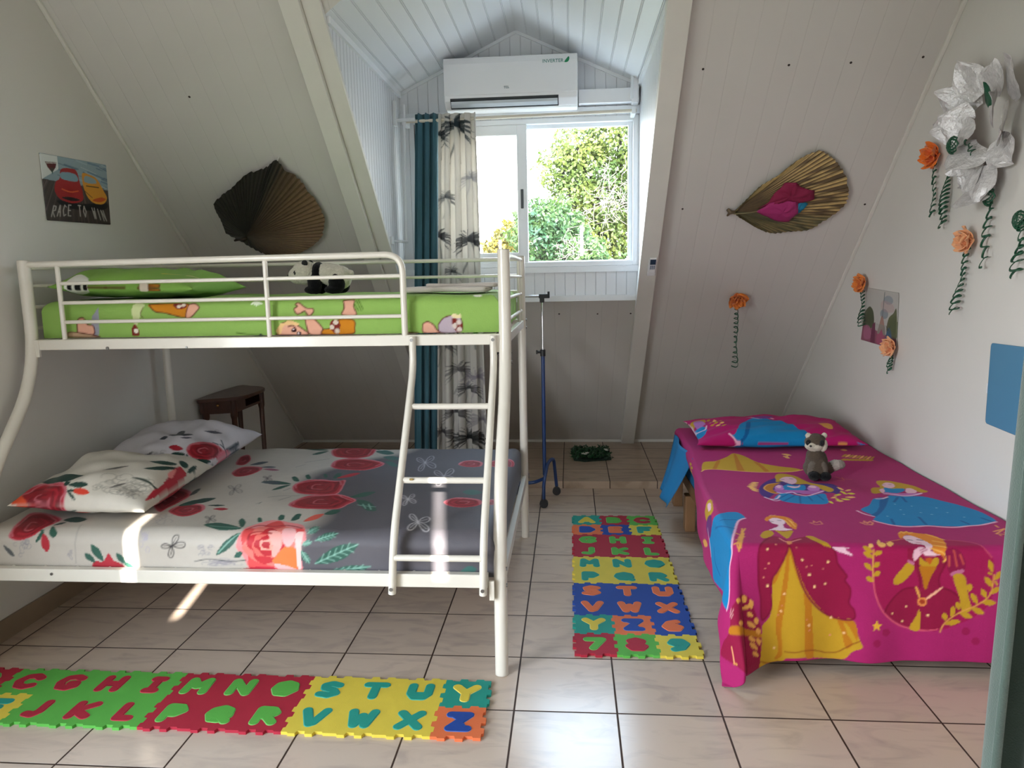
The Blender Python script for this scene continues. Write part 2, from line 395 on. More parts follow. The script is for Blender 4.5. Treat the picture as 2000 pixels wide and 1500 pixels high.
# mouldings of the dormer
def slat(name, a, b, wd, m=trimw, up=(0, 0, 1), parent=None, kind=True):
    """square bar from a to b"""
    a, b = Vector(a), Vector(b); d = (b-a).normalized(); sx_ = d.cross(Vector(up)).normalized(); sy_ = sx_.cross(d)
    w1, w2 = (wd if isinstance(wd, tuple) else (wd, wd)); q = MB(); vs = [p+sx_*i*w1/2+sy_*j*w2/2 for p in (a, b) for i, j in ((-1, -1), (1, -1), (1, 1), (-1, 1))]
    q.add(vs, [(0, 1, 2, 3), (7, 6, 5, 4), (0, 4, 5, 1), (1, 5, 6, 2), (2, 6, 7, 3), (3, 7, 4, 0)]); o = q.build(name, m, parent)
    return struct(o) if kind else o
k = 0
def trim(a, b, wd, m=trimw, up=(0, 0, 1)):
    global k; k += 1; return slat('trim_%d' % k, a, b, wd, m, up)
trim((DX0, YW-.012, ZB+.012), (DX1, YW-.012, ZB+.012), (.03, .035), frame_m)          # ledge under the window wall
trim((DX0, YW-.006, WZ0-.02), (DX1, YW-.006, WZ0-.02), (.012, .035), frame_m)
trim((DX0, YW-.010, WZ1+.03), (DX1, YW-.010, WZ1+.03), (.02, .045), frame_m)
trim((DX0+.004, YW-.006, ZE-.008), (XRG, YW-.006, ZR-.008), (.014, .018), frame_m)
trim((XRG, YW-.006, ZR-.008), (DX1-.004, YW-.006, ZE-.008), (.014, .018), frame_m)
trim((DX0+.008, yw_(ZE)+.02, ZE-.012), (DX0+.008, YW, ZE-.012), (.016, .03), frame_m)
trim((DX1-.008, yw_(ZE)+.02, ZE-.012), (DX1-.008, YW, ZE-.012), (.016, .03), frame_m)
# rafter beams lying on the sloping wall either side of the dormer
def beam(x0, x1, d, s0, s1, m=trimw, dd=0.0):
    global k; k += 1
    return struct(MB().prism([(x0, s0), (x1, s0), (x1, s1), (x0, s1)], S0, (1, 0, 0), T_UP, N_IN, dd, d).build('trim_%d' % k, m, bevel=.003))
sF = s_of(ZP)+.045
beam(.400, .500, .055, sF, sT); beam(-1.19, -1.105, .055, sF, sT)
beam(-1.105, -1.026, .026, sF, sT); beam(.42, .424, .03, sB-.02, sT)
# thin cover strips where the slope meets the side walls
beam(XL, XL+.018, .014, sF, sT); beam(XR-.018, XR, .014, sF, sT)
# skirting
struct(slat('baseboard_back', (XL, Y0-.02, ZP+.011), (XR, Y0-.02, ZP+.011), (.03, .02), trimw))
skirt_m = mat('beige tile skirting', '#8d7a66', .35, bump=.1, bscale=15, var=.08, vscale=6)
struct(MB().box((XL, .95, 0), (XL+.01, YS, .085)).build('baseboard_left', skirt_m))
struct(MB().box((XR-.01, -1.1, 0), (XR, YS, .085)).build('baseboard_right', skirt_m))
# old screw holes in the boards
hole_m = mat('dark screw hole', (.03, .02, .015), .8)
for x, s_ in ((.594, 3.253), (.963, 3.255), (1.226, 3.254), (1.523, 3.266), (.601, 2.451), (1.54, 2.449), (-1.788, 3.223), (-.071, 1.609), (.172, 1.604), (.40-.02, 1.603)):
    c = S(x, s_); MB().cyl(c-N_IN*.004, c+N_IN*.0015, .0055, 12).build('screw_hole', hole_m, wall_slope)

# ------------------------------------------------------------------ window
def glass(name, tint, fres=.06):
    m = bpy.data.materials.new(name); m.use_nodes = True; nt = m.node_tree; N = nt.nodes; L = nt.links; N.clear()
    o = N.new('ShaderNodeOutputMaterial'); t = N.new('ShaderNodeBsdfTransparent'); g = N.new('ShaderNodeBsdfGlossy'); x = N.new('ShaderNodeMixShader')
    t.inputs[0].default_value = (*tint, 1); g.inputs['Roughness'].default_value = .02; x.inputs[0].default_value = fres
    L.new(t.outputs[0], x.inputs[1]); L.new(g.outputs[0], x.inputs[2]); L.new(x.outputs[0], o.inputs[0]); return m
win = thing('window_1', (-.26, YW, WZ0), 'white sliding window in the dormer', 'window'); del win['label']; del win['category']; struct(win)
def ring(mb, x0, z0, x1, z1, t, ya, yb, tb=None, tt=None, tl=None, tr=None):
    tb = tb or t; tt = tt or t; tl = tl or t; tr = tr or t
    mb.box((x0, ya, z0), (x0+tl, yb, z1)).box((x1-tr, ya, z0), (x1, yb, z1)).box((x0+tl, ya, z0), (x1-tr, yb, z0+tb)).box((x0+tl, ya, z1-tt), (x1-tr, yb, z1)); return mb
ring(MB(), WX0, WZ0, WX1, WZ1, .03, YW-.005, YW+.07).build('window_frame', frame_m, win, bevel=.003)
ring(MB(), -.90, WZ0+.03, -.255, WZ1-.03, .06, YW, YW+.03, tb=.06, tr=.062).build('sash', frame_m, win, bevel=.003)
ring(MB(), -.32, WZ0+.022, .382, WZ1-.022, .03, YW+.034, YW+.064, tl=.05, tr=.026, tb=.014).build('sash', frame_m, win, bevel=.003)
MB().box((-.85, YW+.012, WZ0+.08), (-.31, YW+.017, WZ1-.08)).build('glass_pane', glass('warm tinted pane', (.93, .90, .84)), win)
MB().box((-.28, YW+.046, WZ0+.03), (.362, YW+.051, WZ1-.045)).build('glass_pane', glass('clear pane', (.97, .98, .98)), win)
h = MB().box((-.297, YW-.006, 1.80), (-.28, YW+.001, 1.915), .003).build('handle', mat('dark grey plastic', (.06, .07, .08), .4), win)
MB().box((-.298, YW-.003, 1.73), (-.279, YW+.0005, 1.795), .002).build('latch', frame_m, win)

# ------------------------------------------------------------------ bunk bed
enamel = mat('cream white enamelled steel', (.74, .70, .62), .28, coat=.3, var=.015)
bolt_m = mat('grey bolt steel', (.25, .24, .23), .35, metal=1)
bunk = thing('bunk_bed', (-1.2, 3.0, 0), 'white tubular steel triple bunk bed, narrow over wide, with a ladder at its right end', 'bunk bed')
BX0, BX1, BF, BB, UF = -2.175, -.25, 2.35, 3.707, 2.75
for x in (BX0, BX1):
    path = roundpath([(x, UF, 1.485), (x, UF, 1.03), (x, BF+.045, .60), (x, BF, .0)], .20, 10)
    o = MB().tube(path, .0235, 20).build('post', enamel, bunk, True, angle=40)
    MB().cyl((x, UF, 1.484), (x, UF, 1.488), .0225).build('cap', mat('beige cap plastic', (.5, .47, .4), .4), o)
    o = MB().cyl((x, BB, 0), (x, BB, 1.485), .0205).build('post', enamel, bunk, True, angle=40)
    MB().cyl((x, BB, 1.484), (x, BB, 1.49), .0195).build('cap', mat('beige cap plastic', (.5, .47, .4), .4), o)
def rail(a, b): return MB().box(a, b, .003).build('side_rail', enamel, bunk)
rail((BX0+.02, UF-.012, 1.128), (BX1-.03, UF+.018, 1.170)); rail((BX0+.02, BB-.018, 1.128), (BX1-.02, BB+.012, 1.170))
rail((BX0+.02, BF-.012, .322), (BX1-.04, BF+.018, .370)); rail((BX0+.02, BB-.018, .322), (BX1-.02, BB+.012, .370))
for x in (BX0, BX1):
    MB().box((x-.012, UF+.02, 1.128), (x+.012, BB-.018, 1.165), .003).build('end_rail', enamel, bunk)
    MB().box((x-.012, BF+.03, .300), (x+.012, BB-.018, .345), .003).build('end_rail', enamel, bunk)
for z, y in ((1.12, UF), (.30, BF)):                                  # brackets joining rail and post
    MB().box((BX1-.036, y-.018, z-.02), (BX1-.018, y-.004, z+.05), .002).build('bracket', enamel, bunk)
    MB().box((BX0+.018, y-.018, z-.02), (BX0+.036, y-.004, z+.05), .002).build('bracket', enamel, bunk)
def bolt(x, y, z, par=bunk, d=(0, -1, 0), r=.0065):
    d = Vector(d); c = Vector((x, y, z)); MB().cyl(c, c+d*.004, r, 12).build('bolt', bolt_m, par)
for z in (1.165, 1.125, .93-.6, .345): bolt(BX1+.022, BB, z, d=(1, 0, 0))
for z in (1.10, 1.06, .39, .33): bolt(BX1+.022, (UF if z > 1 else BF), z, d=(1, 0, 0))
bolt(-1.85, UF-.012, 1.133); bolt(-1.52, UF-.012, 1.133, r=.004); bolt(-1.88, BF-.012, .352, r=.005)
# front guard rail
g = MB(); g.tube(roundpath([(BX0+.015, UF, 1.470), (-.640, UF, 1.478), (-.640, UF, 1.165)], .07, 10), .0125, 14)
g.build('guard_rail', enamel, bunk, True, angle=50)
for x in (-2.035, -1.182): MB().cyl((x, UF, 1.165), (x, UF, 1.465), .0095, 14).build('upright', enamel, bunk, True, angle=50)
for z in (1.397, 1.320, 1.243): MB().cyl((-2.035, UF, z-.004), (-.64, UF, z), .0075, 12).build('guard_bar', enamel, bunk, True, angle=50)
# rear guard rail
for z in (1.474, 1.392, 1.31): MB().cyl((BX0, BB, z), (BX1, BB, z), .0075 if z < 1.4 else .0095, 12).build('guard_bar', enamel, bunk, True, angle=50)
for x in (-2.035, -1.2): MB().cyl((x, BB, 1.165), (x, BB, 1.47), .009, 12).build('upright', enamel, bunk, True, angle=50)
# end guards
for x in (BX0, BX1):
    MB().tube(roundpath([(x, UF+.01, 1.458), (x, UF+.35, 1.470), (x, BB, 1.470)], .2, 6), .010, 12).build('guard_rail', enamel, bunk, True, angle=50)
    for z in (1.386, 1.300, 1.214): MB().cyl((x, UF, z), (x, BB, z), .0075, 12).build('guard_bar', enamel, bunk, True, angle=50)
    for y in (3.55,): MB().cyl((x, y, 1.16), (x, y, 1.47), .008, 12).build('upright', enamel, bunk, True, angle=50)
# slats
for i in range(15):
    x = BX0+.12+i*.125
    MB().cyl((x, BF+.015, .362), (x, BB-.015, .362), .0075, 8).build('slat', enamel, bunk, True, angle=50)
    MB().cyl((x, UF+.015, 1.15), (x, BB-.015, 1.15), .007, 8).build('slat', enamel, bunk, True, angle=50)
# ladder
lad = MB().tube(roundpath([(-.607, UF-.026, 1.165), (-.607, UF-.026, 1.045), (-.612, BF-.022, .50), (-.624, BF-.026, .305)], .14, 8), .0135, 14, flat=1.15)
lad.tube(roundpath([(-.294, UF-.026, 1.165), (-.294, UF-.026, 1.045), (-.300, BF-.022, .50), (-.306, BF-.026, .305)], .14, 8), .0135, 14, flat=1.15)
lad = lad.build('ladder', enamel, bunk, True, angle=50)
for z, y in ((.908, 2.632), (.672, 2.457), (.435, BF-.026)):
    MB().cyl((-.61, y, z), (-.30, y, z), .0115, 14).build('rung', enamel, lad, True, angle=50)
for x, z in ((-.607, 1.152), (-.294, 1.150)): bolt(x, UF-.038, z, lad)
for x in (-.624, -.306): bolt(x, BF-.039, .325, lad)
MB().box((-.575, 2.44, .675), (-.560, 2.447, .683), .003).build('rust_spot', mat('rusty scuff', '#9a8048', .7), lad)

# ------------------------------------------------------------------ bedding surfaces
def fold(t, R):                       # t: arc length past the start of the rounded edge
    out = np.where(t <= 0, t, np.where(t < math.pi*R/2, R*np.sin(np.clip(t, 0, math.pi*R/2)/R), R))
    drop = np.where(t <= 0, 0, np.where(t < math.pi*R/2, R*(1-np.cos(np.clip(t, 0, math.pi*R/2)/R)), R+t-math.pi*R/2))
    return out, drop
def box_surface(xa, xb, ya, yb, h, R, amp=.004, seed=1, kk=(6, 22), sag=None):
    wv = waves(seed, 7, *kk)
    def f(U, V):
        ox0, d0 = fold((xa+R)-U, R); ox1, d1 = fold(U-(xb-R), R); oy0, d2 = fold((ya+R)-V, R); oy1, d3 = fold(V-(yb-R), R)
        X = np.where(U < xa+R, xa+R-ox0, np.where(U > xb-R, xb-R+ox1, U)); Y = np.where(V < ya+R, ya+R-oy0, np.where(V > yb-R, yb-R+oy1, V))
        D = np.maximum(np.maximum(d0, d1), np.maximum(d2, d3)); w_ = wv(U, V)*amp
        fr = np.clip(d2/R, 0, 1); Z = h-D+w_*(1-fr); Y = Y-w_*fr*.9
        if sag is not None: Z = Z+sag(U, V)*(1-fr)
        return X, Y, Z
    return f
LM = dict(xa=-2.20, xb=-.265, ya=2.372, yb=3.685, h=.502, R=.055)
UM = dict(xa=-2.15, xb=-.275, ya=2.785, yb=3.685, h=1.322, R=.045)
f_low = box_surface(**LM, amp=.005, seed=4)
f_up = box_surface(**UM, amp=.004, seed=9)
# bedspread of the single bed: hangs over the left side and the front, its free corner falling in a cone
SB = dict(xa=.548, xb=1.592, ya=2.43, yb=4.38, h=.455, R=.03)
def make_spread(h, xa, ya, R, lay=.006, seed=3):
    wv = waves(seed, 7, 5, 20); wh = waves(seed+5, 5, 12, 30)
    def f(U, V):
        xv = xa+.08*np.clip((V-2.8)/1.3, 0, 1); a = np.maximum(xv+R-U, 0); b = np.maximum(ya+R-V, 0); r = np.hypot(a, b); th = np.arctan2(b, a)
        o, D = fold(r, R); inside = r <= 0
        o = np.where(inside, 0, o); D = np.where(inside, 0, D)
        corner = np.where((a > 0) & (b > 0), np.sin(2*th), 0.0)
        hang = np.clip((D-R)/.35, 0, 1)
        flare = hang*(.016+.075*corner) + hang*(wh(U*(b > 0)*1.0+V*(a > 0)*1.0, 0*U)*.014)
        over = np.maximum(D-(h-.008), 0)
        o = np.where(inside, 0, o+flare+over*.85); D = np.minimum(D, h-.006-.004*np.sin(U*40+V*30)*(over > 0))
        X = np.where(a > 0, xv+R, U)-o*np.cos(th)*(r > 0); Y = np.where(b > 0, ya+R, V)-o*np.sin(th)*(r > 0)-.13*np.exp(-((U-.52)/.15)**2)*hang**1.3*np.clip(b/.12, 0, 1)
        top = np.clip(1-r/R, 0, 1); Z = h-D+wv(U, V)*.0032*top
        return X, Y, Z
    return f
def spread_hem(s, t):                 # s, t in 0..1 over the whole cloth, which lies a little askew
    V0 = 2.035-.004*np.sin(s*14); V = V0+(4.36-V0)*t
    U0 = .325+np.clip((V-2.95)/.45, 0, 1)**1.5*.19+.08*np.clip((V-2.8)/1.3, 0, 1); return U0+(1.588-U0)*s, V
f_spread = make_spread(SB['h'], SB['xa'], SB['ya'], SB['R'])
def pillow_f(a, b, T, loc, rotz, tx=0, ty=0, seed=1, sgn=1, pinch=.10, wr=.006, flatb=.55):
    """upper (sgn=1) or under side of a pillow of half size a x b"""
    wv = waves(seed, 6, 2, 9); cz, sz, cy, sy, cx, sx_ = math.cos(rotz), math.sin(rotz), math.cos(ty), math.sin(ty), math.cos(tx), math.sin(tx)
    M = np.array([[cz, -sz, 0], [sz, cz, 0], [0, 0, 1]]) @ np.array([[cy, 0, sy], [0, 1, 0], [-sy, 0, cy]]) @ np.array([[1, 0, 0], [0, cx, -sx_], [0, sx_, cx]])
    def f(U, V):
        s, t = U/a, V/b
        x = U*(1-pinch*(1-np.abs(s))*0-pinch*t*t*.6*np.abs(s)**3*0)-np.sign(U)*pinch*a*(1-np.abs(t)**4)*np.abs(s)**6*.6
        y = V-np.sign(V)*pinch*b*(1-np.abs(s)**4)*np.abs(t)**6*.8
        z = T*(np.clip((1-np.abs(s)**2.6)*(1-np.abs(t)**2.6), 0, 1))**.5
        z = z*(1+.10*wv(s, t)) + wr*wv(s*2.3+1, t*2.1)*np.clip((1-s*s)*(1-t*t)*4, 0, 1)
        z = z if sgn > 0 else -z*flatb
        P = np.stack([x, y, z], -1) @ M.T
        return P[..., 0]+loc[0], P[..., 1]+loc[1], P[..., 2]+loc[2]
    return f
PIL1 = dict(a=.265, b=.28, T=.10, loc=(-1.855, 2.73, .572), rotz=.03, tx=.05, ty=.05, seed=3)
PIL2 = dict(a=.27, b=.29, T=.105, loc=(-1.885, 3.29, .590), rotz=.0, tx=.06, ty=.05, seed=8)
PILG = dict(a=.315, b=.25, T=.080, loc=(-1.85, 3.10, 1.370), rotz=.0, tx=.0, ty=.03, seed=5)
PILP = dict(a=.44, b=.245, T=.07, loc=(1.10, 4.02, .502), rotz=0.0, tx=.06, ty=.0, seed=6)

# ------------------------------------------------------------------ bedding objects
def cloth_mat(name, rough=.75, bump=.25, bscale=180, sheen=.15, spec=.15):
    return mat(name, (1, 1, 1), rough, attr='print', bump=bump, bscale=bscale, sheen=sheen, spec=spec, var=.02, vscale=30)
cotton = cloth_mat('printed cotton', sheen=.04)
satin = cloth_mat('printed satin cotton', rough=.55, bump=.12, spec=.35, sheen=.04)
def span(a, b, st): return np.linspace(a, b, int(round((b-a)/st))+1)
def pillow(name, P, canvas_up, canvas_dn, m, label, group=None, st=.004):
    P = dict(P); a, b = P['a'], P['b']; t = thing(name, P['loc'][:2]+(P['loc'][2]-P['T']*.5,), label, 'pillow', group)
    us, vs = span(-a, a, st), span(-b, b, st); fu = pillow_f(sgn=1, **P); fd = pillow_f(sgn=-1, **P)
    # one closed cushion: both sides sewn at the edge
    U, V = np.meshgrid(us, vs); nu, nv = len(us), len(vs)
    cu = np.stack(fu(U, V), -1).reshape(-1, 3); cd = np.stack(fd(U, V), -1).reshape(-1, 3)
    i = (np.arange(nv-1)[:, None]*nu+np.arange(nu-1)[None]); q = np.stack([i, i+1, i+nu+1, i+nu], -1).reshape(-1, 4)
    co = np.vstack([cu, cd]); qq = np.vstack([q, q[:, ::-1]+nu*nv])
    col = np.vstack([canvas_up.sample(U, V).reshape(-1, 3), canvas_dn.sample(U, V).reshape(-1, 3)])
    o = grid_mesh('pillowcase', co, qq, col, m, t); w_ = o.modifiers.new('seam', 'WELD'); w_.merge_threshold = .0002
    rim = MB(); edge = [fu(np.array(x), np.array(y)) for x, y in [(u, -b) for u in us[::3]]+[(a, v) for v in vs[::3]]+[(u, b) for u in us[::-3]]+[(-a, v) for v in vs[::-3]]]
    return t

C_low = Canvas(-2.45, -.02, 2.10, 3.95, .003, '#bdb6ac')
C_spr = Canvas(.02, 1.62, 1.88, 4.42, .003, '#a82466')
C_up = Canvas(-2.40, -.10, 2.55, 3.80, .003, '#8fb45c')
C_p1 = Canvas(-.37, .37, -.30, .30, .003, '#cfc9bd')
C_p2 = Canvas(-.37, .37, -.30, .30, .003, '#cfcbd0')
C_pg = Canvas(-.37, .37, -.30, .30, .003, '#84ae52')
C_pp = Canvas(-.50, .50, -.32, .32, .003, '#b01864')
def ops(cv, s):
    """one drawing step a line: kind, colour, opacity, width in mm, then points in mm; capitals are rounded outlines"""
    for ln in s.strip().split('\n'):
        k, c, al, w, *pp = ln.split(); P = [tuple(int(x)/1000 for x in p.split(',')) for p in pp]; al = float(al); w = float(w)/1000
        if k in 'Pp': cv.poly(c, curve(P, 4) if k == 'P' else P, al)
        elif k in 'Ll': cv.line(c, w, curve(P, 4, False) if k == 'L' else P, alpha=al)
        else: cv.ell(c, P[0], w)
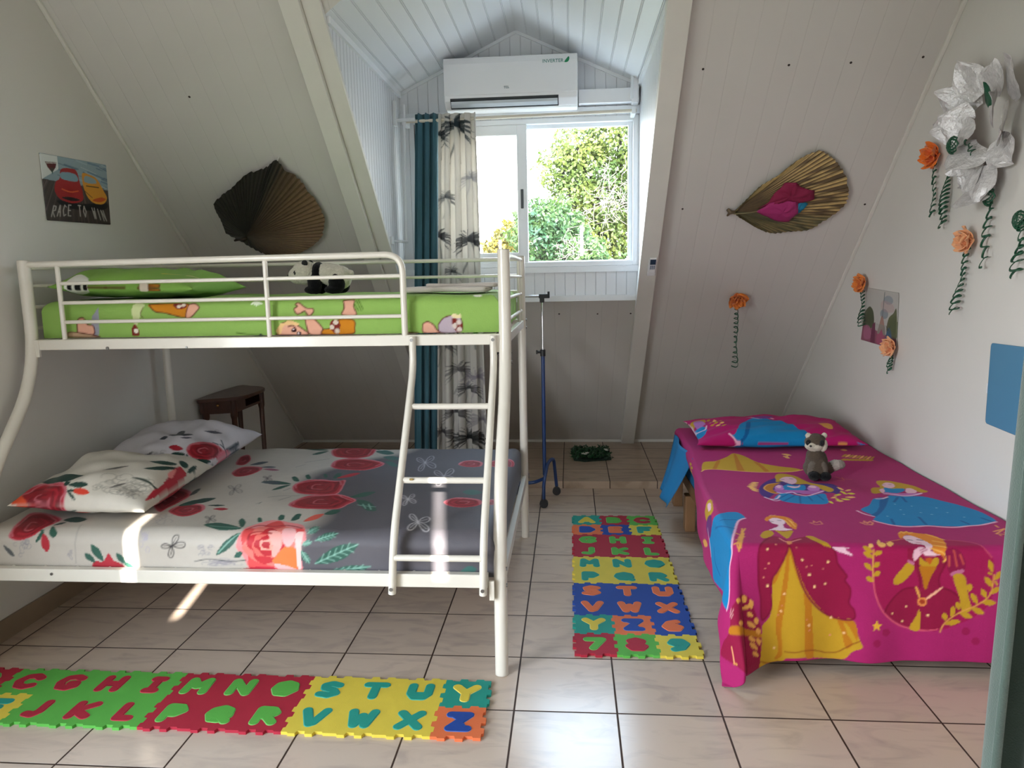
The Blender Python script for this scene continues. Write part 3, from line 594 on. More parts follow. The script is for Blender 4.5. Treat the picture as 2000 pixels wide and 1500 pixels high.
ops(C_spr, '''
P #c09626 1 0 619,3389 654,3549 718,3574 792,3657 840,3729 883,3679 920,3543 990,3470 1055,3439 1080,3412 1036,3376 940,3360 862,3362 792,3376 694,3417 640,3415
p #b8741a 1 0 728,3588 746,3588 691,3417 671,3419
p #b8741a 1 0 839,3723 849,3713 815,3375 781,3382
p #b8741a 1 0 900,3573 920,3543 928,3366 905,3364
L #f0b868 1 6 615,3381 640,3415 694,3417 792,3376 860,3356 940,3360 1038,3381 1093,3412
P #f0b868 1 0 1081,3720 1087,3691 1099,3672 1118,3678 1112,3713 1097,3724
P #f0b868 1 0 1073,3668 1074,3637 1080,3615 1093,3615 1092,3651 1084,3666
P #f0b868 1 0 1115,3714 1102,3694 1087,3661 1073,3618 1087,3639 1102,3675
P #f0b868 1 0 1406,3808 1409,3789 1418,3779 1436,3793 1433,3816 1421,3818
P #c09626 1 0 1352,3641 1364,3645 1380,3664 1403,3705 1390,3701 1371,3675
P #c09626 1 0 1318,3565 1326,3562 1339,3569 1357,3597 1349,3602 1334,3588
P #f0b868 1 0 1366,3633 1378,3639 1395,3658 1418,3700 1404,3694 1385,3667
P #c09626 1 0 1335,3567 1343,3563 1355,3569 1373,3596 1365,3602 1351,3588
P #c09626 1 0 1380,3626 1392,3632 1410,3653 1432,3694 1419,3687 1399,3660
P #c09626 1 0 1352,3569 1359,3563 1371,3569 1389,3595 1382,3602 1368,3590
P #f0b868 1 0 1394,3618 1407,3626 1424,3647 1447,3689 1433,3681 1413,3652
P #c09626 1 0 1370,3570 1376,3564 1387,3569 1406,3594 1399,3603 1385,3591
P #c09626 1 0 1408,3611 1421,3620 1439,3641 1462,3684 1447,3674 1427,3645
P #c09626 1 0 1387,3572 1393,3565 1404,3569 1422,3592 1415,3603 1402,3592
P #f0b868 1 0 1422,3604 1435,3613 1453,3636 1477,3679 1462,3669 1441,3638
P #c09626 1 0 1404,3574 1409,3566 1420,3568 1438,3591 1432,3602 1419,3593
P #c09626 1 0 1436,3597 1449,3607 1468,3630 1492,3674 1476,3662 1455,3631
P #c09626 1 0 1421,3576 1426,3567 1436,3568 1453,3590 1448,3602 1435,3594
P #f0b868 1 0 1449,3589 1463,3600 1482,3625 1507,3668 1490,3655 1469,3624
P #c09626 1 0 1438,3577 1442,3567 1452,3568 1469,3588 1465,3602 1452,3594
P #c09626 1 0 1463,3582 1477,3594 1496,3619 1521,3663 1504,3649 1483,3617
P #c09626 1 0 1455,3579 1459,3568 1468,3567 1485,3587 1481,3601 1469,3595
P #c09626 1 0 590,3621 583,3623 580,3608 586,3562 595,3563 595,3587
P #c09626 1 0 580,3574 574,3567 572,3546 581,3496 588,3505 587,3534
P #c09626 1 0 567,3546 562,3562 561,3550 559,3522 565,3501 569,3509
P #c09626 1 0 559,3514 558,3501 557,3482 556,3459 558,3468 559,3488
P #c09626 1 0 555,3457 554,3429 549,3395 547,3393 553,3421 555,3444
P #c09626 1 0 546,3391 541,3385 537,3378 534,3374 540,3383 543,3387
P #c09626 1 0 533,3372 528,3366 524,3359 521,3355 526,3361 530,3368
P #c09626 1 0 519,3351 513,3342 509,3336 508,3334 513,3342 517,3349
P #c09626 1 0 506,3332 504,3328 499,3321 495,3315 499,3321 502,3325
P #c09626 1 0 494,3313 491,3309 487,3302 484,3296 486,3300 490,3306
P #4a2a78 1 0 798,3045 816,3113 853,3182 903,3242 949,3279 969,3287 1017,3248 1072,3195 1138,3178 1152,3137 1146,3073 1109,3016 1089,3035 974,3017 867,3024 813,2958 796,2996
P #f0b868 1 0 833,3183 824,3192 813,3196 798,3190 808,3178 820,3177
P #f0b868 1 0 825,3161 816,3171 803,3177 788,3173 799,3160 812,3157
P #f0b868 1 0 817,3139 807,3151 794,3159 778,3156 789,3141 803,3137
P #f0b868 1 0 809,3118 799,3131 784,3140 767,3139 780,3123 795,3117
P #f0b868 1 0 802,3096 794,3110 783,3121 769,3121 778,3103 790,3097
P #f0b868 1 0 805,3074 797,3089 786,3101 771,3102 780,3083 793,3075
P #f0b868 1 0 798,3053 792,3069 784,3081 773,3084 779,3064 788,3055
P #d8c83c 1 0 1100,3148 1094,3124 1091,3103 1095,3094 1102,3122 1103,3139
P #f0b868 1 0 1143,3121 1143,3097 1147,3078 1157,3074 1158,3101 1152,3115
P #d8c83c 1 0 1137,3063 1136,3039 1139,3019 1148,3012 1149,3040 1144,3056
P #f0b868 1 0 1159,3064 1165,3059 1175,3062 1189,3079 1182,3086 1171,3078
P #d8c83c 1 0 1153,3026 1159,3016 1169,3012 1184,3022 1178,3034 1166,3034
P #f0b868 1 0 1127,2976 1137,2968 1150,2965 1169,2975 1158,2986 1143,2984
P #d8c83c 1 0 1103,2955 1110,2943 1120,2937 1136,2942 1129,2957 1116,2959
P #f0b868 1 0 1073,2930 1080,2921 1089,2917 1103,2925 1097,2937 1085,2937
P #d8c83c 1 0 1089,2998 1097,2994 1108,2996 1124,3011 1115,3018 1102,3011
P #f0b868 1 0 1064,2964 1072,2961 1082,2965 1097,2981 1088,2985 1076,2977
P #d8c83c 1 0 1042,2930 1042,2913 1045,2899 1054,2896 1054,2917 1049,2927
P #f0b868 1 0 1029,2939 1026,2920 1025,2904 1031,2897 1035,2919 1033,2932
P #d8c83c 1 0 1091,2921 1093,2941 1090,2957 1083,2964 1081,2940 1085,2927
P #b8741a 1 0 835,3112 851,3142 883,3167 923,3185 885,3132 863,3072 872,3024 847,3034 833,3073
L #e0a050 1 6 921,3179 870,3162 836,3112 833,3073 851,3029 878,3024
P #c09626 1 0 928,3282 951,3329 984,3338 1024,3310 1041,3251 1058,3194 1100,3148 1119,3083 1086,3044 1060,3115 1036,3170 992,3168 946,3208 911,3194 920,3238
P #e8b8c8 1 0 938,3239 967,3281 1004,3286 1010,3236 993,3190 969,3166 952,3187 942,3213
l #3a2030 1 5 945,3242 955,3239
l #3a2030 1 5 987,3258 1000,3255
l #c0506a 1 4 954,3198 960,3196
P #c07ac0 1 0 880,3112 905,3152 922,3143 914,3092 894,3063 877,3072
P #e8b8c8 1 0 887,3122 906,3147 914,3132 899,3102
P #c07ac0 1 0 1012,3094 1040,3148 1064,3143 1065,3094 1042,3059 1016,3064
P #e8b8c8 1 0 1026,3120 1042,3146 1059,3137 1051,3104
P #1580b8 1 0 922,3132 951,3165 974,3145 1016,3153 1006,3094 977,3064 922,3063 914,3092
P #e8b8c8 1 0 938,3138 959,3134 981,3130 1001,3157 986,3119 956,3103
P #b060a8 1 0 872,3082 925,3073 964,3073 1030,3064 1072,3073 1062,3044 1015,3017 974,3017 952,3035 894,3025 872,3043
L #ead2e8 1 6 871,3039 894,3025 933,3044 946,3016 980,2994 1026,3026 1067,3059
P #1580b8 1 0 872,3015 911,3025 941,2998 982,2990 1058,3026 1051,2964 1031,2897 972,2885 910,2894 863,2916 852,2942 835,2950
l #0f5c96 1 7 908,3016 852,2951
l #0f5c96 1 7 930,2998 865,2921
l #0f5c96 1 7 949,2990 923,2895
l #0f5c96 1 7 982,2990 981,2930
l #0f5c96 1 7 1025,3008 1029,2939
L #e4cfe6 1 7 801,2972 818,2944 844,2950 870,2997
L #e4cfe6 1 5 803,2969 828,2923 852,2933
l #c8604c 1 4 1204,3301 1216,3267
l #c8604c 1 4 1216,3267 1258,3255
l #c8604c 1 4 1187,3243 1217,3231
l #c8604c 1 4 1227,3290 1221,3249
l #e08a6a 1 4 883,2656 898,2656 904,2680 907,2656 926,2676 924,2640 897,2633 883,2656
l #e08a6a 1 4 1064,2654 1078,2653 1086,2676 1088,2653 1107,2672 1103,2639 1077,2631 1064,2654
P #c09626 1 0 1269,3074 1294,3117 1328,3126 1340,3193 1361,3233 1404,3233 1437,3201 1475,3147 1488,3092 1498,3066 1468,3050 1441,3087 1416,3107 1376,3094 1313,3052 1263,3030
P #e8b8c8 1 0 1351,3163 1383,3201 1404,3186 1396,3142 1369,3114 1348,3127
l #3a2030 1 4 1356,3166 1363,3163
l #3a2030 1 4 1383,3171 1392,3168
P #1580b8 1 0 1341,3119 1366,3107 1416,3107 1405,3075 1362,3043 1316,3040
P #e8b8c8 1 0 1307,3084 1331,3105 1325,3072 1304,3039
P #e8b8c8 1 0 1427,3107 1449,3107 1452,3062 1419,3039 1405,3057
P #c070b0 1 0 1313,3052 1362,3043 1422,3045 1466,3044 1427,3015 1376,3009 1328,3017
L #ead2e8 1 7 1305,3033 1346,3024 1376,3009 1418,3019 1462,3044
P #1580b8 1 0 1235,2961 1293,2985 1318,3011 1374,3003 1447,3003 1493,2948 1532,2885 1561,2795 1556,2678 1495,2648 1423,2632 1365,2631 1297,2637 1227,2626 1167,2636 1125,2686 1148,2730 1128,2814 1183,2875
P #0f5c96 1 0 1257,2952 1304,2986 1230,2842 1153,2730 1134,2742 1177,2790 1218,2866
l #0f5c96 1 10 1342,2989 1301,2927
l #0f5c96 1 10 1361,2990 1351,2932
l #0f5c96 1 10 1193,2698 1177,2637
l #0f5c96 1 10 1307,2731 1294,2646
l #0f5c96 1 10 1440,2691 1448,2655
l #0f5c96 1 10 1526,2717 1541,2674
L #f0b8d0 1 8 1109,2802 1115,2772 1126,2748 1142,2728
L #f0b8d0 1 8 1120,2675 1138,2654 1165,2631 1204,2618 1248,2622 1294,2632 1336,2625 1383,2622 1438,2636 1486,2644 1554,2673
L #f0c8d8 1 7 1245,2962 1270,2965 1303,2991
e #90c8e0 1 3.5 1194,2732
e #90c8e0 1 3.5 1281,2823
e #90c8e0 1 3.5 1267,2761
e #90c8e0 1 3.5 1343,2793
e #90c8e0 1 3.5 1373,2770
e #90c8e0 1 3.5 1442,2794
e #90c8e0 1 3.5 1431,2856
e #90c8e0 1 3.5 1347,2878
e #90c8e0 1 3.5 1472,2733
e #90c8e0 1 3.5 1291,2897
l #e8a060 1 6 1492,2578 1543,2603 1544,2572 1565,2576
l #e8a060 1 6 1489,2556 1543,2603
l #e8a060 1 6 1489,2556 1526,2546 1544,2572
l #e8a060 1 6 1530,2636 1529,2617
l #e8a060 1 6 1494,2543 1494,2539
l #e8a060 1 6 1523,2546 1523,2568
l #e08a6a 1 5 1065,2659 1075,2634 1095,2629 1110,2654 1100,2664 1085,2644 1080,2665
P #1580b8 1 0 545,2751 576,2756 616,2773 649,2763 659,2703 620,2660 583,2545 548,2444 511,2407 480,2359 451,2322 425,2292 376,2393 331,2641 369,2700 405,2755 431,2789 497,2767
L #e8b0c8 1 8 659,2703 625,2669 583,2545 545,2439 504,2400 478,2355 447,2313 421,2294
L #0f5c96 1 6 522,2698 570,2612 594,2594
L #0f5c96 1 6 446,2699 402,2652 384,2577
l #0f5c96 1 6 562,2689 620,2686
P #c09626 1 0 544,2947 576,2947 567,2853 551,2802 505,2821 488,2904 504,2969
P #e8b8c8 1 0 551,2920 565,2904 553,2843 538,2868
P #6a2a70 1 0 511,2870 541,2791 497,2767 453,2781 449,2832 466,2888
L #e8b0c8 1 6 472,2845 430,2773 393,2737
P #e0a050 1 0 372,2993 415,2879 409,2813 383,2883
l #e0a050 1 6 574,2421 623,2594
l #e0a050 1 6 589,2545 610,2515
l #e0a050 1 6 561,2450 585,2454
l #e0a050 1 6 634,2595 589,2498
l #e0a050 1 6 581,2432 617,2546
P #c09626 1 0 561,3542 560,3524 558,3503 558,3480 562,3487 562,3515
P #c09626 1 0 557,3486 556,3471 555,3452 554,3431 555,3447 556,3467
P #c09626 1 0 554,3427 553,3416 547,3393 543,3387 547,3393 552,3408
P #c09626 1 0 541,3385 539,3380 536,3376 530,3368 533,3372 537,3378
P #c09626 1 0 528,3366 527,3364 524,3359 517,3349 520,3353 524,3359
P #c09626 1 0 516,3347 516,3347 512,3340 506,3332 508,3334 512,3340
P #c09626 1 0 505,3330 504,3328 501,3323 494,3313 495,3315 499,3321
P #c09626 1 0 493,3311 493,3311 490,3306 484,3296 484,3296 487,3302
P #90163f 1 0 678,2493 716,2518 744,2493 755,2473 779,2492 834,2509 861,2455 889,2433 900,2409 906,2380 927,2351 938,2334 932,2319 949,2294 951,2269 947,2240 964,2216 967,2191 952,2180 912,2182 867,2201 826,2239 793,2290 772,2351 755,2414 746,2444 728,2396 704,2349 688,2325 683,2283 683,2220 656,2188 645,2200 646,2257 640,2305 640,2360 641,2413 651,2443
P #c09626 1 0 746,2444 755,2411 776,2344 800,2283 830,2236 867,2201 912,2182 961,2181 975,2141 985,2110 993,2085 963,2070 937,2037 891,2035 814,2048 742,2050 722,2039 704,2038 676,2038 629,2036 639,2076 646,2123 650,2169 671,2186 683,2213 686,2272 688,2321 708,2349 728,2392
P #b8741a 1 0 738,2425 746,2421 742,2336 728,2219 718,2148 721,2085 716,2056 692,2047 707,2085 698,2166 714,2254 728,2343
P #b8741a 1 0 794,2276 811,2254 822,2232 825,2163 831,2079 830,2046 801,2054 799,2148 798,2219
P #b8741a 1 0 909,2182 926,2179 947,2126 963,2096 941,2078 927,2135
P #b8741a 1 0 688,2321 721,2381 742,2428 724,2375 701,2317 688,2303
P #b8741a 1 0 746,2442 762,2396 790,2312 822,2254 867,2204 912,2182 961,2179 976,2144 974,2108 952,2145 936,2169 885,2185 841,2220 797,2276 769,2337 748,2411
P #c09626 1 0 938,2167 952,2151 974,2108 964,2103 946,2134
L #8a4a1a 1 4 728,2073 763,2069 799,2074 836,2071 875,2059 910,2059 938,2077 963,2096 985,2108
L #8a4a1a 1 4 637,2057 669,2039 707,2039
L #7c0d33 1 6 861,2455 889,2433 900,2409 906,2380 927,2351 938,2334 932,2319 949,2294 951,2269 947,2240 964,2216 967,2191 952,2180 912,2182 867,2201 826,2239 793,2290 772,2351 755,2414 746,2444
L #7c0d33 1 6 746,2444 728,2396 704,2349 688,2325 683,2283 683,2220 656,2188 645,2200 646,2257 640,2305 640,2360 641,2413 651,2443 688,2493
e #f0c088 1 4.5 672,2427
e #f0c088 1 4.5 671,2300
e #f0c088 1 4.5 728,2272
e #f0c088 1 4.5 717,2212
e #f0c088 1 4.5 812,2339
e #f0c088 1 4.5 867,2307
e #f0c088 1 4.5 874,2384
e #f0c088 1 4.5 787,2391
e #f0c088 1 4.5 813,2162
e #f0c088 1 4.5 830,2297
e #f0c088 1 4.5 934,2132
e #f0c088 1 4.5 890,2185
e #f0c088 1 4.5 692,2088
e #f0c088 1 4.5 558,2073
e #e08a70 1 3 664,2360
e #e08a70 1 3 676,2376
e #e08a70 1 3 657,2329
e #e08a70 1 3 702,2446
e #e08a70 1 3 770,2434
e #e08a70 1 3 819,2372
e #e08a70 1 3 803,2366
e #e08a70 1 3 859,2360
e #e08a70 1 3 707,2199
e #e08a70 1 3 720,2231
e #e08a70 1 3 805,2183
e #e08a70 1 3 815,2144
e #e08a70 1 3 889,2122
P #c09626 1 0 670,2523 688,2559 710,2574 725,2558 715,2528 683,2498 670,2503
P #c09626 1 0 737,2573 761,2562 796,2572 780,2531 755,2493 746,2522
P #c09626 1 0 823,2510 846,2514 862,2480 884,2440 878,2435 850,2452
P #ecc0d0 1 0 890,2435 914,2435 930,2435 947,2432 931,2428 952,2413 949,2406 928,2420 946,2408 922,2416 902,2424
L #e8908a 1 5 728,2498 738,2469 751,2456
L #e8908a 1 5 751,2456 773,2472 798,2486
P #d88a58 1 0 746,2468 762,2468 756,2449 742,2449
P #e0852c 1 0 728,2690 745,2720 776,2733 809,2727 827,2701 830,2655 830,2633 811,2583 800,2604 797,2633 795,2677 770,2710 745,2690 732,2668
P #f0d0dc 1 0 743,2683 759,2705 779,2706 797,2684 794,2654 780,2632 777,2597 799,2583 765,2570 734,2577 715,2578 753,2612 761,2632 746,2647
l #3a2030 1 4 745,2672 752,2665
l #3a2030 1 4 774,2680 785,2677
l #c05070 1 3.5 750,2636 756,2636
l #f8c060 1 4 812,2700 823,2655
l #f8c060 1 4 815,2677 817,2611
l #f8c060 1 4 800,2677 802,2618
l #f4b070 1 4 755,2728 766,2740 771,2732 781,2741
P #90163f 1 0 454,2279 514,2284 591,2277 616,2241 633,2192 643,2157 632,2036 595,2035 421,2105 332,2167 351,2203 403,2213 430,2238
P #b8741a 1 0 412,2214 428,2232 491,2211 603,2167 639,2151 642,2131 598,2150 472,2190
P #e0a050 1 0 514,2271 538,2267 552,2268 530,2281 505,2287 503,2282
P #e0a050 1 0 586,2252 593,2259 594,2268 586,2277 574,2270 575,2261
P #e0a050 1 0 611,2229 617,2238 618,2250 609,2262 602,2251 604,2239
P #e0a050 1 0 560,2238 588,2232 600,2233 608,2242 594,2246 583,2242
P #e0a050 1 0 614,2206 613,2215 607,2221 595,2222 596,2212 604,2208
P #e0a050 1 0 628,2177 634,2183 635,2192 625,2201 618,2193 620,2185
P #e0a050 1 0 624,2169 617,2181 606,2191 590,2195 596,2182 609,2173
P #e0a050 1 0 526,2199 562,2193 567,2197 526,2214 500,2218 504,2211
P #e0a050 1 0 635,2143 641,2149 641,2157 631,2167 624,2160 627,2151
P #e0a050 1 0 621,2128 617,2137 608,2146 594,2148 598,2137 609,2130
P #e0a050 1 0 637,2110 642,2117 641,2125 630,2134 623,2127 628,2118
P #e0a050 1 0 628,2097 624,2110 614,2123 597,2132 601,2118 613,2106
P #e0a050 1 0 631,2076 628,2086 621,2095 607,2100 609,2089 619,2081
l #e8a070 1 8 412,2166 416,2115
l #e0a050 1 5 412,2113 437,2105
l #d8a0a0 1 4 439,2262 472,2270
l #d8a0a0 1 4 444,2253 463,2258
l #d8a0a0 1 4 442,2271 454,2279
l #e0a050 1 5 571,2442 608,2542
l #e0a050 1 5 576,2479 612,2511
l #e0a050 1 5 583,2430 577,2453
l #e0a050 1 5 575,2419 570,2438
l #e0a050 1 5 622,2573 596,2490
P #a0184f 1 0 1026,2319 1024,2433 1080,2472 1179,2508 1301,2504 1358,2473 1391,2429 1411,2404 1420,2339 1413,2263 1363,2201 1262,2153 1186,2146 1117,2167 1066,2212 1038,2267
L #d85a70 1 5 1024,2319 1034,2267 1062,2209 1117,2163 1186,2146 1241,2153
L #c8506a 1 4 1286,2503 1363,2483 1388,2433 1407,2407
l #d8804a 1 3 1080,2472 1156,2506
P #90163f 1 0 1162,2297 1201,2282 1236,2295 1257,2299 1293,2284 1315,2261 1320,2216 1262,2169 1241,2154 1185,2150 1117,2167 1069,2208 1076,2235 1102,2269 1130,2292
L #7c0d33 1 6 1162,2297 1130,2292 1102,2269 1076,2235 1066,2212
L #7c0d33 1 6 1250,2299 1282,2288 1311,2265
P #c09626 1 0 1183,2219 1184,2147 1152,2152 1170,2192
P #90163f 1 0 1138,2435 1161,2427 1174,2412 1210,2401 1252,2420 1268,2432 1261,2375 1241,2337 1243,2302 1201,2278 1180,2297 1172,2335 1158,2373 1147,2381 1136,2400
L #7c0d33 1 5 1169,2385 1178,2335 1180,2297
L #7c0d33 1 5 1260,2387 1241,2337 1243,2302
P #b8741a 1 0 1176,2374 1229,2375 1213,2336 1201,2294 1193,2297 1185,2336
P #c09626 1 0 1175,2405 1197,2389 1232,2405 1232,2375 1204,2374 1176,2378
P #c05a20 1 0 1193,2399 1217,2401 1208,2380
P #ecc6d2 1 0 1157,2516 1177,2536 1203,2528 1230,2492 1224,2447 1211,2427 1249,2417 1203,2408 1185,2420 1198,2436 1193,2458 1162,2470
P #e0852c 1 0 1151,2544 1177,2569 1224,2558 1268,2541 1282,2494 1261,2432 1252,2413 1260,2394 1242,2413 1217,2424 1224,2464 1209,2510 1179,2541 1145,2506
l #f4b858 1 6 1250,2550 1286,2503
l #f4b858 1 6 1245,2493 1276,2475
l #f4b858 1 6 1227,2455 1264,2442
l #f4b858 1 6 1213,2436 1242,2424
L #f4b858 1 6 1245,2424 1263,2406 1253,2390
l #3a2030 1 5 1162,2498 1177,2494
l #3a2030 1 5 1196,2500 1212,2496
l #c05070 1 4 1183,2476 1196,2472
l #f4b858 1 5 1158,2553 1173,2569 1174,2555 1192,2571 1195,2556 1207,2562
P #e6b6c6 1 0 1154,2400 1157,2427 1183,2443 1198,2436 1204,2431 1181,2416 1161,2392
l #a05068 1 3 1175,2427 1196,2438
l #a05068 1 3 1178,2420 1199,2431
P #c09626 1 0 1136,2385 1158,2373 1152,2350 1122,2315 1100,2307 1092,2319 1099,2338 1120,2365
P #c06a90 1 0 1136,2396 1158,2385 1154,2377 1135,2389
P #8c1644 1 0 1260,2428 1291,2437 1316,2410 1324,2380 1315,2357 1276,2349 1264,2383
l #c8504a 1 6 1285,2428 1296,2375
l #c8504a 1 6 1270,2409 1271,2375
l #c8504a 1 6 1305,2414 1317,2383
P #c06a90 1 0 1279,2353 1314,2364 1318,2353 1282,2341
P #c09626 1 0 1285,2341 1319,2345 1330,2315 1335,2281 1348,2224 1320,2216 1308,2269
P #e0a050 1 0 1165,2297 1172,2297 1184,2266 1178,2262
P #f0b090 1 0 1246,2299 1250,2295 1209,2259 1202,2263
e #e0884a 1 16 1189,2248
e #a03a20 1 9 1189,2248
P #c09626 1 0 1021,2418 1016,2430 1008,2440 992,2440 996,2425 1008,2419
P #c09626 1 0 1023,2399 1017,2411 1006,2420 990,2421 997,2406 1010,2400
P #c09626 1 0 1020,2357 1017,2370 1009,2380 994,2383 998,2368 1008,2360
P #c09626 1 0 1024,2318 1021,2328 1013,2336 1001,2334 1004,2322 1014,2317
P #c09626 1 0 1023,2410 1034,2408 1044,2410 1051,2422 1039,2425 1029,2420
P #c09626 1 0 1023,2369 1033,2368 1042,2372 1045,2384 1033,2385 1026,2379
P #c09626 1 0 1024,2338 1034,2337 1043,2340 1047,2352 1035,2355 1028,2349
P #f0b868 1 0 1043,2452 1047,2441 1056,2438 1070,2447 1068,2467 1057,2465
P #f0b868 1 0 1023,2437 1027,2447 1027,2456 1015,2451 1010,2438 1015,2435
P #f0b868 1 0 1059,2466 1063,2484 1061,2489 1048,2469 1044,2450 1049,2452
P #f0b868 1 0 1074,2458 1076,2446 1084,2443 1099,2456 1099,2477 1089,2474
L #e0a050 1 4 1024,2319 1022,2373 1024,2429
P #c09626 1 0 1413,2354 1414,2370 1411,2386 1397,2398 1395,2380 1402,2365
P #c09626 1 0 1418,2328 1430,2332 1440,2342 1443,2359 1427,2354 1420,2342
P #c09626 1 0 1413,2305 1411,2320 1403,2333 1387,2339 1390,2322 1400,2311
P #c09626 1 0 1405,2282 1419,2282 1432,2287 1440,2302 1424,2303 1413,2295
P #c09626 1 0 1395,2267 1396,2280 1391,2291 1378,2297 1377,2282 1384,2272
P #c09626 1 0 1378,2252 1393,2243 1410,2240 1428,2248 1411,2259 1393,2258
P #c09626 1 0 1368,2244 1367,2259 1361,2273 1346,2281 1347,2263 1356,2251
P #c09626 1 0 1339,2285 1346,2293 1349,2304 1341,2315 1332,2306 1333,2295
P #c09626 1 0 1348,2231 1358,2218 1372,2209 1391,2210 1379,2226 1364,2232
P #c09626 1 0 1310,2212 1321,2200 1336,2193 1353,2197 1340,2211 1325,2214
P #c09626 1 0 1310,2223 1313,2233 1312,2243 1301,2250 1296,2238 1301,2229
P #c09626 1 0 1286,2196 1294,2207 1298,2220 1291,2236 1281,2224 1281,2209
P #c09626 1 0 1268,2184 1272,2194 1271,2204 1260,2211 1255,2199 1259,2190
P #c09626 1 0 1265,2172 1282,2168 1299,2170 1315,2183 1295,2188 1279,2183
P #c09626 1 0 1422,2317 1427,2311 1430,2311 1429,2320 1422,2327 1420,2324
P #c09626 1 0 1403,2347 1410,2348 1412,2350 1404,2354 1395,2354 1396,2351
L #e0a050 1 4 1250,2143 1265,2176 1310,2212 1372,2244 1409,2282 1417,2347
p #e8b03a 1 0 1038,2185 1044,2171 1057,2169 1047,2160 1051,2146 1039,2155 1027,2146 1031,2160 1023,2168 1034,2171
e #f0c088 1 4 1137,2230
e #f0c088 1 4 1092,2206
e #f0c088 1 4 1209,2201
e #f0c088 1 4 1127,2177
e #981a50 1 14 1072,2139
e #981a50 1 14 1334,2147
e #981a50 1 14 1367,2113
e #981a50 1 14 1041,2102
''')
ops(C_pp, '''
P #1580b8 1 0 -226,-191 -175,-56 -98,38 3,59 80,-27 141,-164 163,-204 167,-245 36,-245 -120,-245 -200,-245 -222,-243 -250,-206
P #0f5c96 1 0 -138,-36 -112,-20 -164,-203 -201,-243 -222,-243 -185,-204
L #f0b8d0 1 9 -264,-195 -246,-219 -233,-240 -214,-244
L #e8c8dc 1 8 -145,72 -109,62 -56,50 6,72 32,61
P #7a3a90 1 0 -90,71 -14,105 41,96 10,66 -62,49
P #c09626 1 0 -440,131 -395,146 -341,121 -356,49 -414,40 -440,34
P #e8b8c8 1 0 -440,225 -440,190 -438,94 -440,58 -440,140
P #b070b0 1 0 -417,119 -365,98 -360,-4 -415,-31
P #1580b8 1 0 -427,-19 -366,-61 -396,-153 -437,-158 -440,-37
L #e8c8dc 1 8 -440,84 -437,-65 -383,-80 -362,-41
P #c09626 1 0 -335,90 -329,82 -321,84 -309,111 -316,121 -325,111
P #f0b868 1 0 -344,-6 -338,-16 -330,-16 -319,3 -327,4 -336,1
P #c09626 1 0 -341,-48 -333,-50 -324,-49 -316,-39 -325,-36 -334,-40
P #f0b868 1 0 -316,14 -310,7 -301,9 -281,69 -283,107 -294,96
P #c09626 1 0 -316,-28 -308,-33 -298,-31 -287,-13 -296,-6 -306,-15
P #f0b868 1 0 -311,-60 -303,-67 -294,-66 -283,-51 -292,-44 -302,-50
P #c09626 1 0 -286,8 -278,8 -268,8 -255,28 -257,63 -276,22
P #f0b868 1 0 -285,-36 -277,-40 -267,-39 -254,-19 -263,-13 -275,-22
P #c09626 1 0 -285,-83 -277,-89 -266,-86 -253,-68 -262,-61 -274,-69
P #1580b8 1 0 382,-238 420,-245 440,-245 396,-245
P #e0a050 1 0 242,-49 309,-50 298,-112 254,-112
l #e0a050 1 5 290,-245 321,-245
l #e0a050 1 5 301,-245 330,-245
''')
C_low.grad(lambda X, Y, a: a + (np.array(lin('#59565c'))-a)*(np.clip((X-(-1.16+.16*np.sin(Y*5.2+1.2)+(Y-2.3)*.10))/.10, 0, 1)**1.0)[..., None])
